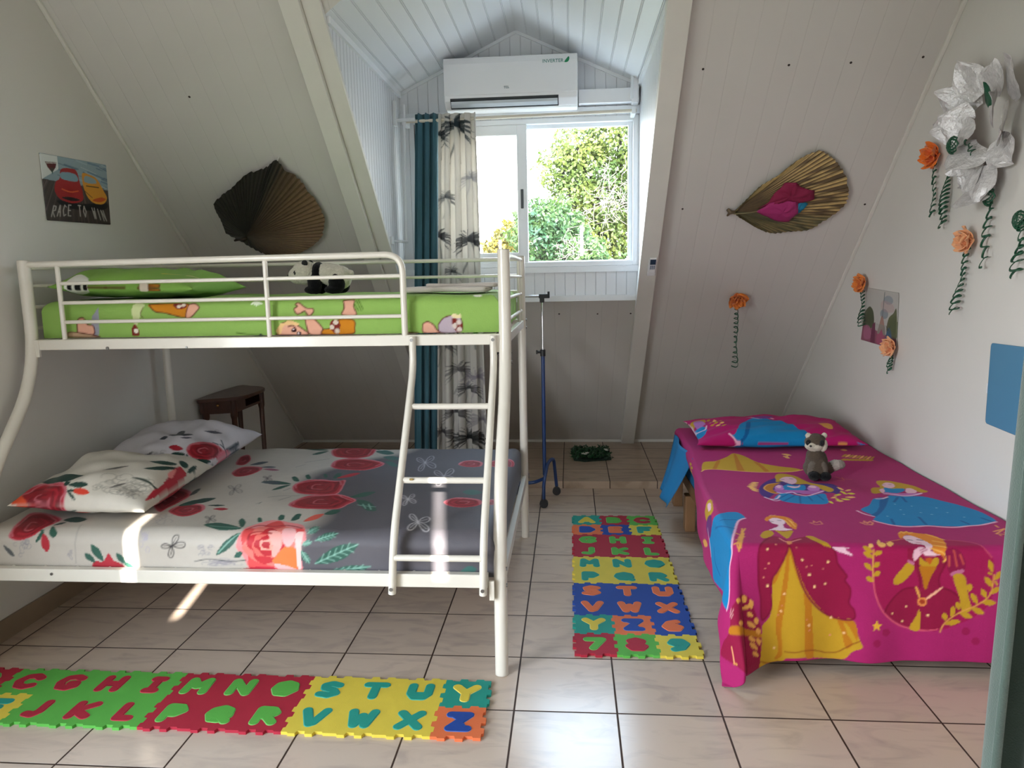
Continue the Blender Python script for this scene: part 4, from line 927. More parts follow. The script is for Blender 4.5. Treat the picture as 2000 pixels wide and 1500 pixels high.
ops(C_low, '''
P #2c5a4c 1 0 -1272,3606 -1327,3641 -1378,3641 -1432,3644 -1370,3615 -1313,3598
P #2c5a4c 1 0 -1265,3584 -1291,3580 -1313,3554 -1324,3501 -1294,3506 -1275,3539
P #2c5a4c 1 0 -1247,3636 -1258,3644 -1270,3641 -1288,3641 -1279,3642 -1263,3636
P #3c6862 1 0 -1028,3633 -1006,3627 -989,3645 -972,3646 -996,3644 -1016,3644
P #3c6862 1 0 -1016,3590 -976,3545 -937,3526 -912,3563 -959,3620 -994,3620
P #3c6862 1 0 -943,3460 -906,3413 -874,3397 -853,3438 -896,3496 -925,3494
P #3c6862 1 0 -907,3357 -878,3307 -849,3278 -826,3287 -859,3346 -887,3365
P #c8707c 1 0 -1253,3593 -1229,3644 -1170,3644 -1102,3646 -1035,3644 -1019,3600 -1012,3471 -1064,3423 -1136,3440 -1205,3477
P #b02434 1 0 -1243,3588 -1224,3643 -1168,3644 -1104,3644 -1045,3646 -1025,3594 -1019,3474 -1067,3430 -1134,3446 -1198,3481
P #8e1422 1 0 -1227,3587 -1213,3643 -1165,3644 -1110,3645 -1059,3645 -1040,3592 -1035,3491 -1076,3452 -1133,3464 -1189,3496
L #c8707c 0.8 7 -1235,3589 -1224,3644 -1165,3644 -1106,3644 -1043,3644 -1041,3592 -1027,3485
L #6a0c1a 0.8 7 -1164,3645 -1116,3645 -1076,3636 -1046,3589 -1048,3503 -1087,3477 -1133,3472
L #b02434 0.8 9 -1077,3632 -1071,3580 -1063,3517 -1088,3481 -1130,3502 -1169,3518 -1201,3581
L #6a0c1a 0.8 6 -1077,3528 -1102,3513 -1130,3508 -1159,3529 -1173,3576 -1175,3611 -1152,3625
L #c8707c 0.8 5 -1128,3531 -1149,3541 -1167,3575 -1155,3594 -1143,3607 -1121,3607 -1103,3595
L #6a0c1a 0.8 6 -1146,3571 -1146,3586 -1137,3593 -1124,3587 -1110,3587 -1105,3572 -1107,3553
P #c8707c 1 0 -1154,3283 -1167,3390 -1113,3429 -1023,3410 -911,3338 -903,3274 -965,3207 -1046,3214 -1105,3231
P #b02434 1 0 -1146,3283 -1157,3382 -1107,3418 -1023,3399 -919,3331 -912,3273 -969,3210 -1045,3218 -1100,3235
P #8e1422 1 0 -1132,3290 -1141,3374 -1099,3404 -1026,3387 -936,3327 -930,3277 -979,3224 -1046,3233 -1093,3248
L #c8707c 0.8 7 -1139,3288 -1158,3385 -1097,3402 -1025,3394 -919,3334 -932,3277
L #6a0c1a 0.8 7 -1094,3396 -1028,3374 -959,3320 -938,3278 -988,3236 -1045,3250
L #b02434 0.8 9 -962,3320 -970,3285 -999,3249 -1045,3252 -1075,3271 -1104,3297
L #6a0c1a 0.8 6 -1008,3261 -1044,3272 -1072,3275 -1091,3300 -1089,3339 -1074,3361
L #c8707c 0.8 5 -1061,3287 -1076,3302 -1082,3334 -1061,3339 -1036,3335 -998,3313
L #6a0c1a 0.8 6 -1062,3320 -1055,3329 -1038,3324 -1020,3309 -1014,3297 -1027,3287
P #2c5a4c 1 0 -1234,2989 -1282,3009 -1334,3020 -1377,3009 -1313,2967 -1267,2969
P #2c5a4c 1 0 -1230,2978 -1251,2962 -1269,2931 -1276,2880 -1253,2899 -1239,2937
P #2c5a4c 1 0 -1213,3031 -1232,3065 -1251,3086 -1263,3074 -1240,3032 -1223,3023
P #2c5a4c 1 0 -1173,3072 -1190,3105 -1205,3122 -1211,3102 -1191,3064 -1179,3059
P #2c5a4c 1 0 -1117,3085 -1105,3077 -1102,3087 -1119,3129 -1134,3139 -1130,3118
P #2c5a4c 1 0 -1068,3065 -1051,3060 -1043,3081 -1055,3145 -1076,3151 -1077,3115
P #c8707c 1 0 -1207,2930 -1215,2994 -1181,3047 -1114,3051 -1035,3018 -1002,3032 -983,2957 -969,2839 -1004,2802 -1085,2832 -1162,2867
P #b02434 1 0 -1199,2931 -1206,2991 -1174,3040 -1111,3042 -1038,3009 -1007,3021 -989,2953 -976,2843 -1009,2810 -1085,2839 -1157,2872
P #8e1422 1 0 -1186,2939 -1192,2990 -1163,3030 -1109,3030 -1045,3002 -1018,3010 -1003,2951 -991,2856 -1020,2830 -1087,2857 -1150,2888
L #c8707c 0.8 7 -1192,2937 -1208,2992 -1162,3029 -1111,3037 -1038,3012 -1019,3008 -996,2953
L #6a0c1a 0.8 7 -1158,3025 -1106,3018 -1055,2988 -1023,3003 -1015,2949 -1012,2874 -1025,2839
L #b02434 0.8 9 -1056,2987 -1043,2983 -1029,2948 -1014,2877 -1045,2873 -1089,2889 -1136,2907
L #6a0c1a 0.8 6 -1042,2948 -1041,2902 -1050,2882 -1089,2902 -1121,2925 -1147,2950 -1146,2977
L #c8707c 0.8 5 -1065,2908 -1089,2917 -1116,2928 -1125,2952 -1129,2970 -1121,2986 -1096,2978
L #6a0c1a 0.8 6 -1103,2940 -1114,2951 -1114,2963 -1105,2968 -1094,2969 -1079,2961 -1075,2960
P #c8707c 1 0 -1123,2677 -1122,2745 -1096,2819 -1025,2818 -963,2821 -918,2800 -873,2766 -889,2718 -914,2647 -997,2630 -1074,2639
P #b02434 1 0 -1113,2679 -1113,2741 -1088,2809 -1022,2809 -965,2812 -923,2793 -881,2762 -896,2717 -919,2650 -996,2635 -1068,2642
P #8e1422 1 0 -1098,2687 -1097,2740 -1075,2796 -1019,2798 -970,2801 -933,2784 -898,2757 -910,2718 -930,2661 -997,2648 -1058,2654
L #c8707c 0.8 7 -1105,2684 -1114,2743 -1073,2795 -1021,2804 -965,2814 -935,2783 -890,2760
L #6a0c1a 0.8 7 -1068,2790 -1015,2786 -976,2784 -938,2779 -912,2751 -928,2718 -935,2666
L #b02434 0.8 9 -977,2782 -957,2761 -929,2745 -931,2718 -954,2683 -996,2671 -1043,2671
L #6a0c1a 0.8 6 -943,2739 -954,2719 -958,2686 -996,2683 -1026,2689 -1054,2702 -1049,2731
L #c8707c 0.8 5 -972,2700 -996,2695 -1022,2694 -1031,2710 -1032,2728 -1026,2749 -1004,2748
L #6a0c1a 0.8 6 -1009,2709 -1021,2714 -1018,2726 -1011,2736 -1001,2741 -990,2742 -984,2736
P #b02434 1 0 -1050,3063 -1019,3069 -991,3101 -973,3161 -1010,3150 -1034,3110
P #2c5a4c 1 0 -873,2766 -835,2702 -794,2652 -757,2649 -803,2739 -843,2771
P #2c5a4c 1 0 -907,2791 -876,2799 -845,2823 -823,2878 -862,2873 -889,2835
P #2c5a4c 1 0 -942,2578 -920,2574 -902,2589 -896,2635 -922,2639 -936,2614
l #8fbfae 1 4 -854,2716 -774,2695
l #8fbfae 1 4 -836,2729 -809,2677
l #8fbfae 1 4 -813,2731 -784,2664
P #d85a4a 1 0 -994,2496 -970,2500 -949,2524 -942,2578 -971,2569 -987,2536
P #2c5a4c 1 0 -1168,2497 -1157,2492 -1153,2500 -1168,2530 -1183,2538 -1180,2522
P #2c5a4c 1 0 -1099,2518 -1085,2513 -1079,2523 -1090,2559 -1107,2566 -1108,2547
P #2c5a4c 1 0 -1045,2508 -1029,2509 -1021,2527 -1029,2573 -1048,2573 -1051,2545
P #e88a8c 1 0 -1196,2339 -1188,2393 -1182,2434 -1156,2479 -1122,2512 -1081,2507 -1033,2485 -984,2460 -956,2415 -940,2367 -958,2349 -960,2304 -959,2259 -1011,2251 -1104,2247 -1156,2266 -1172,2304
P #d84a4a 1 0 -1172,2341 -1182,2390 -1174,2425 -1129,2431 -1114,2485 -1081,2504 -1036,2442 -996,2425 -957,2414 -960,2364 -987,2349 -965,2306 -968,2265 -1030,2274 -1103,2258 -1155,2268 -1155,2314
P #e87a70 1 0 -1176,2341 -1153,2378 -1148,2401 -1137,2445 -1099,2440 -1070,2429 -1035,2446 -1001,2415 -1000,2389 -972,2363 -983,2349 -1005,2321 -994,2284 -1025,2267 -1100,2280 -1135,2293 -1158,2312
P #c42430 1 0 -1155,2343 -1157,2380 -1136,2390 -1112,2401 -1099,2438 -1068,2420 -1045,2399 -1010,2404 -997,2390 -1008,2360 -1008,2350 -999,2319 -1015,2299 -1045,2293 -1100,2279 -1131,2299 -1135,2325
P #e06a60 1 0 -1140,2345 -1130,2369 -1131,2386 -1109,2394 -1087,2392 -1069,2400 -1046,2398 -1036,2384 -1025,2378 -1009,2360 -1029,2350 -1034,2331 -1020,2302 -1051,2301 -1096,2308 -1124,2308 -1133,2326
P #b81828 1 0 -1133,2346 -1126,2367 -1114,2371 -1103,2382 -1087,2390 -1075,2381 -1060,2380 -1039,2382 -1042,2371 -1041,2356 -1037,2350 -1042,2333 -1049,2322 -1060,2312 -1096,2310 -1111,2324 -1120,2334
P #f0a090 1 0 -1111,2348 -1111,2360 -1109,2367 -1096,2367 -1087,2370 -1077,2374 -1070,2369 -1065,2366 -1056,2365 -1055,2355 -1065,2351 -1061,2340 -1058,2328 -1075,2330 -1093,2329 -1107,2329 -1108,2340
P #b01424 1 0 -1105,2349 -1101,2355 -1100,2360 -1094,2362 -1088,2362 -1084,2362 -1077,2363 -1074,2360 -1074,2358 -1069,2353 -1072,2351 -1076,2345 -1073,2338 -1079,2336 -1092,2338 -1099,2340 -1102,2344
P #f0a8a0 1 0 -1089,2402 -1074,2414 -1037,2396 -1030,2348 -1058,2306 -1070,2317 -1064,2351
P #e07838 1 0 -1055,2306 -1018,2344 -977,2338 -964,2293 -981,2263 -1033,2269 -1067,2290
P #f0b0b0 1 0 -1038,2429 -991,2416 -985,2366 -1007,2344 -1027,2367
P #f4c8c4 1 0 -984,2394 -955,2398 -958,2342 -962,2267 -973,2263 -977,2342
P #c8243c 1 0 -1202,2254 -1099,2271 -996,2258 -886,2256 -886,2247 -1188,2243
P #eab0b0 1 0 -1060,2283 -995,2270 -974,2255 -1034,2254
L #a01424 1 6 -1174,2416 -1147,2459 -1090,2452 -1038,2460 -970,2423
L #a81c28 1 6 -1156,2369 -1151,2395 -1117,2407 -1075,2397
P #2c5a4c 1 0 -1196,2422 -1255,2457 -1314,2475 -1351,2445 -1283,2408 -1233,2407
P #2c5a4c 1 0 -1200,2431 -1201,2458 -1212,2491 -1242,2529 -1242,2498 -1224,2463
P #2c5a4c 1 0 -1190,2397 -1219,2378 -1248,2351 -1273,2312 -1230,2331 -1200,2362
P #2c5a4c 1 0 -1175,2323 -1188,2325 -1199,2320 -1206,2304 -1190,2302 -1180,2310
l #8fbfae 1 3 -1323,2437 -1209,2426
l #8fbfae 1 3 -1192,2392 -1264,2320
P #2c5a4c 1 0 -940,2394 -923,2394 -909,2402 -911,2439 -933,2442 -939,2416
l #8fbfae 1 3.5 -940,2394 -911,2439
l #8fbfae 0.8 2.8 -936,2398 -940,2413
l #8fbfae 0.8 2.8 -936,2398 -925,2392
l #8fbfae 0.8 2.8 -931,2403 -935,2420
l #8fbfae 0.8 2.8 -931,2403 -920,2397
l #8fbfae 0.8 2.8 -926,2408 -932,2428
l #8fbfae 0.8 2.8 -926,2408 -915,2402
l #8fbfae 0.8 2.8 -921,2414 -929,2438
l #8fbfae 0.8 2.8 -921,2414 -910,2407
l #8fbfae 0.8 2.8 -917,2422 -925,2448
l #8fbfae 0.8 2.8 -917,2422 -905,2413
P #2c5a4c 1 0 -908,2367 -880,2366 -852,2373 -832,2401 -866,2403 -890,2387
l #8fbfae 1 3.5 -908,2367 -832,2401
l #8fbfae 0.8 2.8 -898,2371 -894,2384
l #8fbfae 0.8 2.8 -898,2371 -885,2365
l #8fbfae 0.8 2.8 -886,2375 -882,2389
l #8fbfae 0.8 2.8 -886,2375 -873,2369
l #8fbfae 0.8 2.8 -875,2380 -871,2395
l #8fbfae 0.8 2.8 -875,2380 -861,2374
l #8fbfae 0.8 2.8 -863,2385 -860,2401
l #8fbfae 0.8 2.8 -863,2385 -849,2378
l #8fbfae 0.8 2.8 -852,2390 -849,2407
l #8fbfae 0.8 2.8 -852,2390 -837,2383
P #2c5a4c 1 0 -911,2283 -857,2285 -799,2306 -752,2356 -817,2353 -871,2323
l #8fbfae 1 3.5 -911,2283 -752,2356
l #8fbfae 0.8 2.8 -891,2292 -878,2318
l #8fbfae 0.8 2.8 -891,2292 -865,2283
l #8fbfae 0.8 2.8 -867,2302 -854,2328
l #8fbfae 0.8 2.8 -867,2302 -841,2293
l #8fbfae 0.8 2.8 -843,2313 -831,2339
l #8fbfae 0.8 2.8 -843,2313 -817,2304
l #8fbfae 0.8 2.8 -819,2324 -807,2351
l #8fbfae 0.8 2.8 -819,2324 -793,2315
l #8fbfae 0.8 2.8 -795,2335 -783,2362
l #8fbfae 0.8 2.8 -795,2335 -769,2326
P #2c5a4c 1 0 -870,2251 -822,2247 -766,2253 -711,2275 -768,2279 -824,2268
l #8fbfae 1 3.5 -870,2251 -711,2275
l #8fbfae 0.8 2.8 -850,2254 -832,2266
l #8fbfae 0.8 2.8 -850,2254 -830,2247
l #8fbfae 0.8 2.8 -826,2257 -808,2269
l #8fbfae 0.8 2.8 -826,2257 -806,2250
l #8fbfae 0.8 2.8 -803,2260 -784,2273
l #8fbfae 0.8 2.8 -803,2260 -782,2254
l #8fbfae 0.8 2.8 -778,2264 -760,2277
l #8fbfae 0.8 2.8 -778,2264 -759,2258
l #8fbfae 0.8 2.8 -754,2268 -736,2281
l #8fbfae 0.8 2.8 -754,2268 -734,2262
P #2c5a4c 1 0 -954,2353 -942,2349 -930,2351 -921,2363 -937,2369 -947,2364
l #8fbfae 1 3.5 -954,2353 -921,2363
l #8fbfae 0.8 2.8 -950,2355 -949,2363
l #8fbfae 0.8 2.8 -950,2355 -944,2349
l #8fbfae 0.8 2.8 -945,2356 -944,2364
l #8fbfae 0.8 2.8 -945,2356 -939,2351
l #8fbfae 0.8 2.8 -940,2358 -939,2366
l #8fbfae 0.8 2.8 -940,2358 -934,2352
l #8fbfae 0.8 2.8 -935,2359 -934,2367
l #8fbfae 0.8 2.8 -935,2359 -929,2354
l #8fbfae 0.8 2.8 -930,2361 -929,2369
l #8fbfae 0.8 2.8 -930,2361 -924,2355
P #2c5a4c 1 0 -958,2331 -958,2312 -950,2295 -931,2286 -930,2309 -942,2323
l #8fbfae 1 3.5 -958,2331 -931,2286
l #8fbfae 0.8 2.8 -955,2325 -944,2325
l #8fbfae 0.8 2.8 -955,2325 -959,2315
l #8fbfae 0.8 2.8 -950,2318 -940,2318
l #8fbfae 0.8 2.8 -950,2318 -955,2308
l #8fbfae 0.8 2.8 -946,2312 -936,2312
l #8fbfae 0.8 2.8 -946,2312 -950,2301
l #8fbfae 0.8 2.8 -942,2305 -931,2305
l #8fbfae 0.8 2.8 -942,2305 -946,2295
l #8fbfae 0.8 2.8 -938,2299 -927,2298
l #8fbfae 0.8 2.8 -938,2299 -942,2288
L #2e2a2c 1 4 -1435,2344 -1419,2353 -1405,2357 -1395,2357 -1388,2354 -1385,2349 -1387,2344 -1393,2339 -1403,2337 -1418,2338 -1435,2344
l #2e2a2c 1 2.8 -1435,2344 -1395,2348
L #2e2a2c 1 4 -1435,2344 -1432,2328 -1432,2314 -1436,2305 -1441,2300 -1446,2299 -1450,2301 -1453,2307 -1452,2316 -1447,2329 -1435,2344
l #2e2a2c 1 2.8 -1435,2344 -1444,2308
L #2e2a2c 1 4 -1435,2344 -1435,2360 -1434,2371 -1430,2378 -1425,2381 -1420,2381 -1415,2378 -1413,2371 -1415,2364 -1422,2354 -1435,2344
l #2e2a2c 1 2.8 -1435,2344 -1422,2373
L #2e2a2c 1 4 -1435,2344 -1450,2337 -1462,2334 -1470,2335 -1475,2337 -1476,2342 -1474,2346 -1469,2349 -1461,2351 -1449,2349 -1435,2344
l #2e2a2c 1 2.8 -1435,2344 -1468,2342
L #4a4548 1 3 -1362,2514 -1354,2516 -1346,2513 -1338,2506 -1332,2498 -1329,2491 -1328,2485 -1330,2483 -1336,2486 -1347,2496 -1362,2514
l #4a4548 1 2.1 -1362,2514 -1335,2495
L #4a4548 1 3 -1362,2514 -1352,2491 -1347,2475 -1345,2466 -1346,2462 -1349,2464 -1353,2469 -1358,2478 -1361,2489 -1363,2502 -1362,2514
l #4a4548 1 2.1 -1362,2514 -1352,2474
L #4a4548 1 3 -1362,2514 -1369,2534 -1371,2548 -1370,2554 -1367,2554 -1363,2551 -1359,2544 -1356,2535 -1355,2527 -1356,2519 -1362,2514
l #4a4548 1 2.1 -1362,2514 -1363,2543
L #4a4548 1 3 -1362,2514 -1369,2513 -1376,2516 -1383,2522 -1388,2529 -1391,2535 -1391,2539 -1389,2541 -1384,2538 -1375,2529 -1362,2514
l #4a4548 1 2.1 -1362,2514 -1385,2531
L #4a4548 1 3 -1461,2921 -1447,2923 -1433,2914 -1419,2900 -1408,2882 -1401,2866 -1399,2856 -1403,2853 -1414,2861 -1434,2885 -1461,2921
l #4a4548 1 2.1 -1461,2921 -1414,2879
L #4a4548 1 3 -1461,2921 -1443,2878 -1432,2847 -1428,2829 -1429,2823 -1435,2827 -1442,2839 -1451,2856 -1458,2877 -1462,2900 -1461,2921
l #4a4548 1 2.1 -1461,2921 -1440,2847
L #4a4548 1 3 -1461,2921 -1471,2956 -1474,2977 -1471,2985 -1466,2986 -1460,2979 -1454,2968 -1450,2954 -1448,2940 -1451,2928 -1461,2921
l #4a4548 1 2.1 -1461,2921 -1461,2968
L #4a4548 1 3 -1461,2921 -1472,2921 -1484,2928 -1493,2938 -1501,2949 -1505,2959 -1506,2966 -1503,2968 -1495,2964 -1481,2949 -1461,2921
l #4a4548 1 2.1 -1461,2921 -1497,2952
L #4a3a44 1 3 -1371,3057 -1362,3058 -1353,3052 -1346,3044 -1340,3034 -1336,3026 -1336,3020 -1338,3019 -1344,3022 -1356,3035 -1371,3057
l #4a3a44 1 2.1 -1371,3057 -1343,3032
L #4a3a44 1 3 -1371,3057 -1362,3032 -1357,3014 -1356,3005 -1358,3002 -1361,3004 -1365,3011 -1370,3021 -1373,3033 -1374,3046 -1371,3057
l #4a3a44 1 2.1 -1371,3057 -1363,3015
L #4a3a44 1 3 -1371,3057 -1377,3081 -1379,3096 -1378,3102 -1374,3102 -1370,3097 -1366,3088 -1363,3078 -1362,3069 -1365,3061 -1371,3057
l #4a3a44 1 2.1 -1371,3057 -1370,3088
L #4a3a44 1 3 -1371,3057 -1379,3059 -1387,3064 -1394,3072 -1399,3080 -1402,3087 -1402,3092 -1400,3093 -1394,3089 -1384,3077 -1371,3057
l #4a3a44 1 2.1 -1371,3057 -1395,3081
L #d8d4d8 1 4 -561,2491 -539,2480 -523,2460 -512,2439 -507,2421 -507,2411 -511,2407 -518,2408 -528,2415 -542,2441 -561,2491
l #d8d4d8 1 2.8 -561,2491 -516,2423
L #d8d4d8 1 4 -561,2491 -558,2444 -562,2419 -568,2411 -575,2410 -580,2414 -583,2422 -584,2438 -582,2456 -574,2476 -561,2491
l #d8d4d8 1 2.8 -561,2491 -575,2425
L #d8d4d8 1 4 -561,2491 -557,2534 -550,2560 -542,2568 -535,2563 -529,2549 -526,2531 -526,2512 -531,2496 -543,2488 -561,2491
l #d8d4d8 1 2.8 -561,2491 -535,2537
L #d8d4d8 1 4 -561,2491 -578,2502 -592,2521 -602,2542 -607,2562 -609,2578 -607,2586 -600,2584 -590,2569 -576,2537 -561,2491
l #d8d4d8 1 2.8 -561,2491 -599,2560
L #c0bcc4 1 3 -709,3359 -687,3357 -667,3339 -652,3312 -643,3285 -639,3262 -640,3246 -647,3242 -660,3253 -681,3290 -709,3359
l #c0bcc4 1 2.1 -709,3359 -652,3279
L #c0bcc4 1 3 -709,3359 -697,3282 -693,3233 -695,3210 -700,3202 -707,3208 -714,3225 -719,3251 -721,3284 -718,3323 -709,3359
l #c0bcc4 1 2.1 -709,3359 -707,3236
L #c0bcc4 1 3 -709,3359 -713,3430 -711,3475 -705,3493 -697,3492 -689,3476 -683,3450 -680,3420 -682,3391 -691,3368 -709,3359
l #c0bcc4 1 2.1 -709,3359 -693,3452
L #c0bcc4 1 3 -709,3359 -727,3364 -744,3381 -756,3405 -765,3430 -769,3452 -768,3467 -762,3470 -751,3457 -732,3420 -709,3359
l #c0bcc4 1 2.1 -709,3359 -757,3434
L #c0bcc4 1 3 -575,3120 -553,3123 -534,3110 -521,3090 -513,3067 -509,3046 -512,3030 -519,3025 -531,3034 -551,3066 -575,3120
l #c0bcc4 1 2.1 -575,3120 -522,3061
L #c0bcc4 1 3 -575,3120 -568,3055 -565,3004 -567,2973 -572,2962 -578,2966 -585,2986 -590,3016 -592,3052 -588,3089 -575,3120
l #c0bcc4 1 2.1 -575,3120 -579,3001
L #c0bcc4 1 3 -575,3120 -574,3175 -569,3213 -562,3229 -554,3230 -547,3218 -542,3197 -541,3173 -546,3149 -557,3130 -575,3120
l #c0bcc4 1 2.1 -575,3120 -553,3197
L #c0bcc4 1 3 -575,3120 -594,3121 -609,3133 -620,3151 -627,3170 -630,3188 -629,3200 -622,3202 -611,3193 -595,3165 -575,3120
l #c0bcc4 1 2.1 -575,3120 -619,3174
L #c8c4c8 1 3 -658,2760 -645,2761 -634,2756 -626,2746 -621,2735 -619,2725 -619,2717 -624,2714 -631,2717 -643,2732 -658,2760
l #c8c4c8 1 2.1 -658,2760 -626,2731
L #c8c4c8 1 3 -658,2760 -653,2727 -652,2703 -653,2691 -657,2686 -661,2689 -665,2698 -667,2711 -668,2726 -665,2744 -658,2760
l #c8c4c8 1 2.1 -658,2760 -660,2703
L #c8c4c8 1 3 -658,2760 -659,2790 -657,2810 -653,2819 -648,2819 -643,2812 -640,2801 -639,2789 -641,2776 -647,2765 -658,2760
l #c8c4c8 1 2.1 -658,2760 -646,2801
L #c8c4c8 1 3 -658,2760 -669,2761 -679,2768 -686,2779 -691,2790 -693,2800 -692,2807 -688,2808 -681,2801 -671,2785 -658,2760
l #c8c4c8 1 2.1 -658,2760 -686,2791
P #c8707c 1 0 -541,3322 -523,3384 -476,3406 -429,3365 -427,3293 -472,3270 -515,3284
P #b02434 1 0 -536,3319 -519,3377 -476,3397 -432,3359 -430,3292 -472,3271 -512,3284
P #8e1422 1 0 -530,3325 -515,3375 -478,3392 -440,3360 -438,3302 -474,3283 -509,3295
L #c8707c 0.8 7 -533,3324 -520,3381 -478,3391 -436,3362 -431,3296
L #6a0c1a 0.8 7 -478,3387 -446,3357 -448,3310 -475,3287 -505,3300
L #b02434 0.8 9 -450,3311 -478,3302 -501,3307 -518,3328 -503,3360
L #6a0c1a 0.8 6 -497,3314 -506,3331 -501,3358 -481,3366 -463,3348
L #c8707c 0.8 5 -494,3349 -482,3357 -466,3346 -468,3324 -480,3316
L #6a0c1a 0.8 6 -475,3341 -473,3328 -482,3323 -489,3327 -495,3333
P #c8707c 1 0 -402,3375 -335,3401 -275,3417 -275,3328 -335,3259 -387,3304
P #b02434 1 0 -397,3368 -334,3391 -279,3400 -279,3318 -334,3260 -383,3302
P #8e1422 1 0 -388,3365 -335,3385 -288,3382 -288,3311 -335,3272 -377,3309
L #c8707c 0.8 7 -392,3368 -335,3395 -289,3379 -284,3315
L #6a0c1a 0.8 7 -291,3372 -294,3306 -335,3284 -373,3310
L #b02434 0.8 9 -335,3285 -361,3315 -371,3352 -335,3370
L #6a0c1a 0.8 6 -363,3346 -334,3354 -308,3343 -309,3304
L #c8707c 0.8 5 -318,3333 -317,3308 -335,3304 -349,3320
L #6a0c1a 0.8 6 -335,3315 -345,3322 -347,3334 -334,3338
P #c8707c 1 0 -510,2744 -489,2792 -442,2796 -366,2751 -354,2700 -390,2676 -462,2696
P #b02434 1 0 -504,2743 -484,2787 -441,2789 -370,2747 -359,2699 -393,2677 -459,2697
P #8e1422 1 0 -494,2746 -477,2783 -440,2784 -379,2748 -369,2706 -398,2688 -455,2705
L #c8707c 0.8 7 -499,2746 -485,2789 -439,2783 -375,2748 -359,2702
L #6a0c1a 0.8 7 -439,2780 -386,2746 -382,2713 -401,2692 -452,2710
L #b02434 0.8 9 -384,2714 -410,2707 -448,2716 -478,2746 -460,2768
L #6a0c1a 0.8 6 -444,2721 -461,2744 -457,2765 -435,2763 -406,2743
L #c8707c 0.8 5 -446,2755 -434,2755 -409,2742 -409,2727 -419,2720
L #6a0c1a 0.8 6 -420,2740 -415,2731 -423,2727 -436,2732 -446,2742
P #c8707c 1 0 -341,2731 -309,2751 -303,2700 -331,2698
P #b02434 1 0 -339,2727 -309,2746 -304,2698 -330,2697
P #8e1422 1 0 -336,2728 -311,2743 -306,2702 -329,2702
l #c8707c 0.8 7 -338,2728 -309,2748
l #6a0c1a 0.8 7 -307,2703 -328,2704
l #b02434 0.8 9 -333,2725 -314,2733
l #6a0c1a 0.8 6 -313,2707 -325,2710
l #c8707c 0.8 5 -326,2720 -317,2726
l #6a0c1a 0.8 6 -318,2713 -323,2713
P #3c6862 1 0 -366,2848 -397,2892 -429,2910 -454,2875 -418,2828 -389,2825
P #3c6862 1 0 -393,2257 -372,2250 -351,2253 -332,2272 -357,2282 -377,2273
L #8f8b92 0.8 2.5 -2010,2349 -2010,2356 -2005,2361 -1999,2360 -1995,2354 -1998,2347
L #8f8b92 0.8 2.5 -2037,2335 -2044,2333 -2048,2337 -2047,2345 -2041,2349 -2034,2348
L #8f8b92 0.8 2.5 -2026,2321 -2026,2330 -2019,2337 -2010,2337 -2006,2330 -2009,2321
L #8f8b92 0.8 2.5 -1992,2341 -2001,2342 -2004,2351 -2001,2360 -1992,2362 -1985,2357
L #8f8b92 0.8 2.5 -2019,2340 -2019,2347 -2014,2351 -2009,2350 -2006,2345 -2009,2339
L #8f8b92 0.8 2.5 -1986,2344 -1980,2338 -1982,2329 -1990,2324 -1999,2326 -2001,2335
L #8f8b92 0.8 2.5 -1989,2352 -1988,2347 -1991,2343 -1996,2342 -1999,2346 -1998,2351
L #8f8b92 0.8 2.5 -1991,2339 -1999,2339 -2003,2344 -2001,2352 -1994,2356 -1987,2353
L #8f8b92 0.8 2.5 -2011,2314 -2013,2308 -2019,2305 -2025,2307 -2026,2314 -2022,2319
L #8f8b92 0.8 2.5 -2001,2363 -1992,2362 -1986,2354 -1989,2344 -1998,2340 -2006,2345
L #8f8b92 0.8 2.5 -1992,2337 -1997,2328 -2006,2325 -2014,2330 -2013,2340 -2005,2347
L #8f8b92 0.8 2.5 -2019,2296 -2026,2293 -2031,2295 -2032,2301 -2027,2306 -2021,2307
P #55585a 1 0 -2089,2338 -2082,2320 -2069,2302 -2049,2292 -2057,2313 -2072,2328
L #8f8b92 0.8 2.5 -1840,2299 -1839,2304 -1836,2307 -1833,2306 -1833,2301 -1835,2297
L #8f8b92 0.8 2.5 -1831,2311 -1831,2317 -1828,2320 -1824,2319 -1823,2315 -1825,2310
L #8f8b92 0.8 2.5 -1832,2293 -1834,2296 -1833,2301 -1830,2305 -1827,2303 -1826,2298
L #8f8b92 0.8 2.5 -1820,2310 -1824,2308 -1827,2312 -1826,2318 -1823,2322 -1819,2321
L #8f8b92 0.8 2.5 -1823,2294 -1823,2290 -1824,2287 -1826,2286 -1828,2288 -1828,2292
L #8f8b92 0.8 2.5 -1838,2306 -1836,2309 -1833,2310 -1832,2308 -1833,2304 -1835,2302
L #a8a2b4 0.8 2.5 -1547,2380 -1546,2387 -1540,2386 -1535,2377 -1534,2368 -1538,2365
L #a8a2b4 0.8 2.5 -1536,2394 -1532,2386 -1532,2380 -1536,2380 -1541,2386 -1544,2395
L #a8a2b4 0.8 2.5 -1551,2393 -1551,2385 -1557,2386 -1563,2396 -1568,2408 -1566,2413
L #a8a2b4 0.8 2.5 -1557,2358 -1552,2360 -1547,2353 -1548,2342 -1553,2336 -1558,2339
L #a8a2b4 0.8 2.5 -1540,2377 -1542,2369 -1546,2369 -1551,2375 -1553,2385 -1551,2390
L #a8a2b4 0.8 2.5 -1538,2357 -1542,2362 -1543,2369 -1541,2373 -1537,2371 -1534,2365
L #a8a2b4 0.8 2.5 -1542,2377 -1542,2383 -1537,2382 -1533,2376 -1532,2369 -1535,2366
L #a8a2b4 0.8 2.5 -1536,2317 -1537,2328 -1532,2338 -1526,2338 -1523,2330 -1526,2318
L #a8a2b4 0.8 2.5 -1531,2374 -1529,2368 -1531,2363 -1534,2363 -1537,2369 -1537,2375
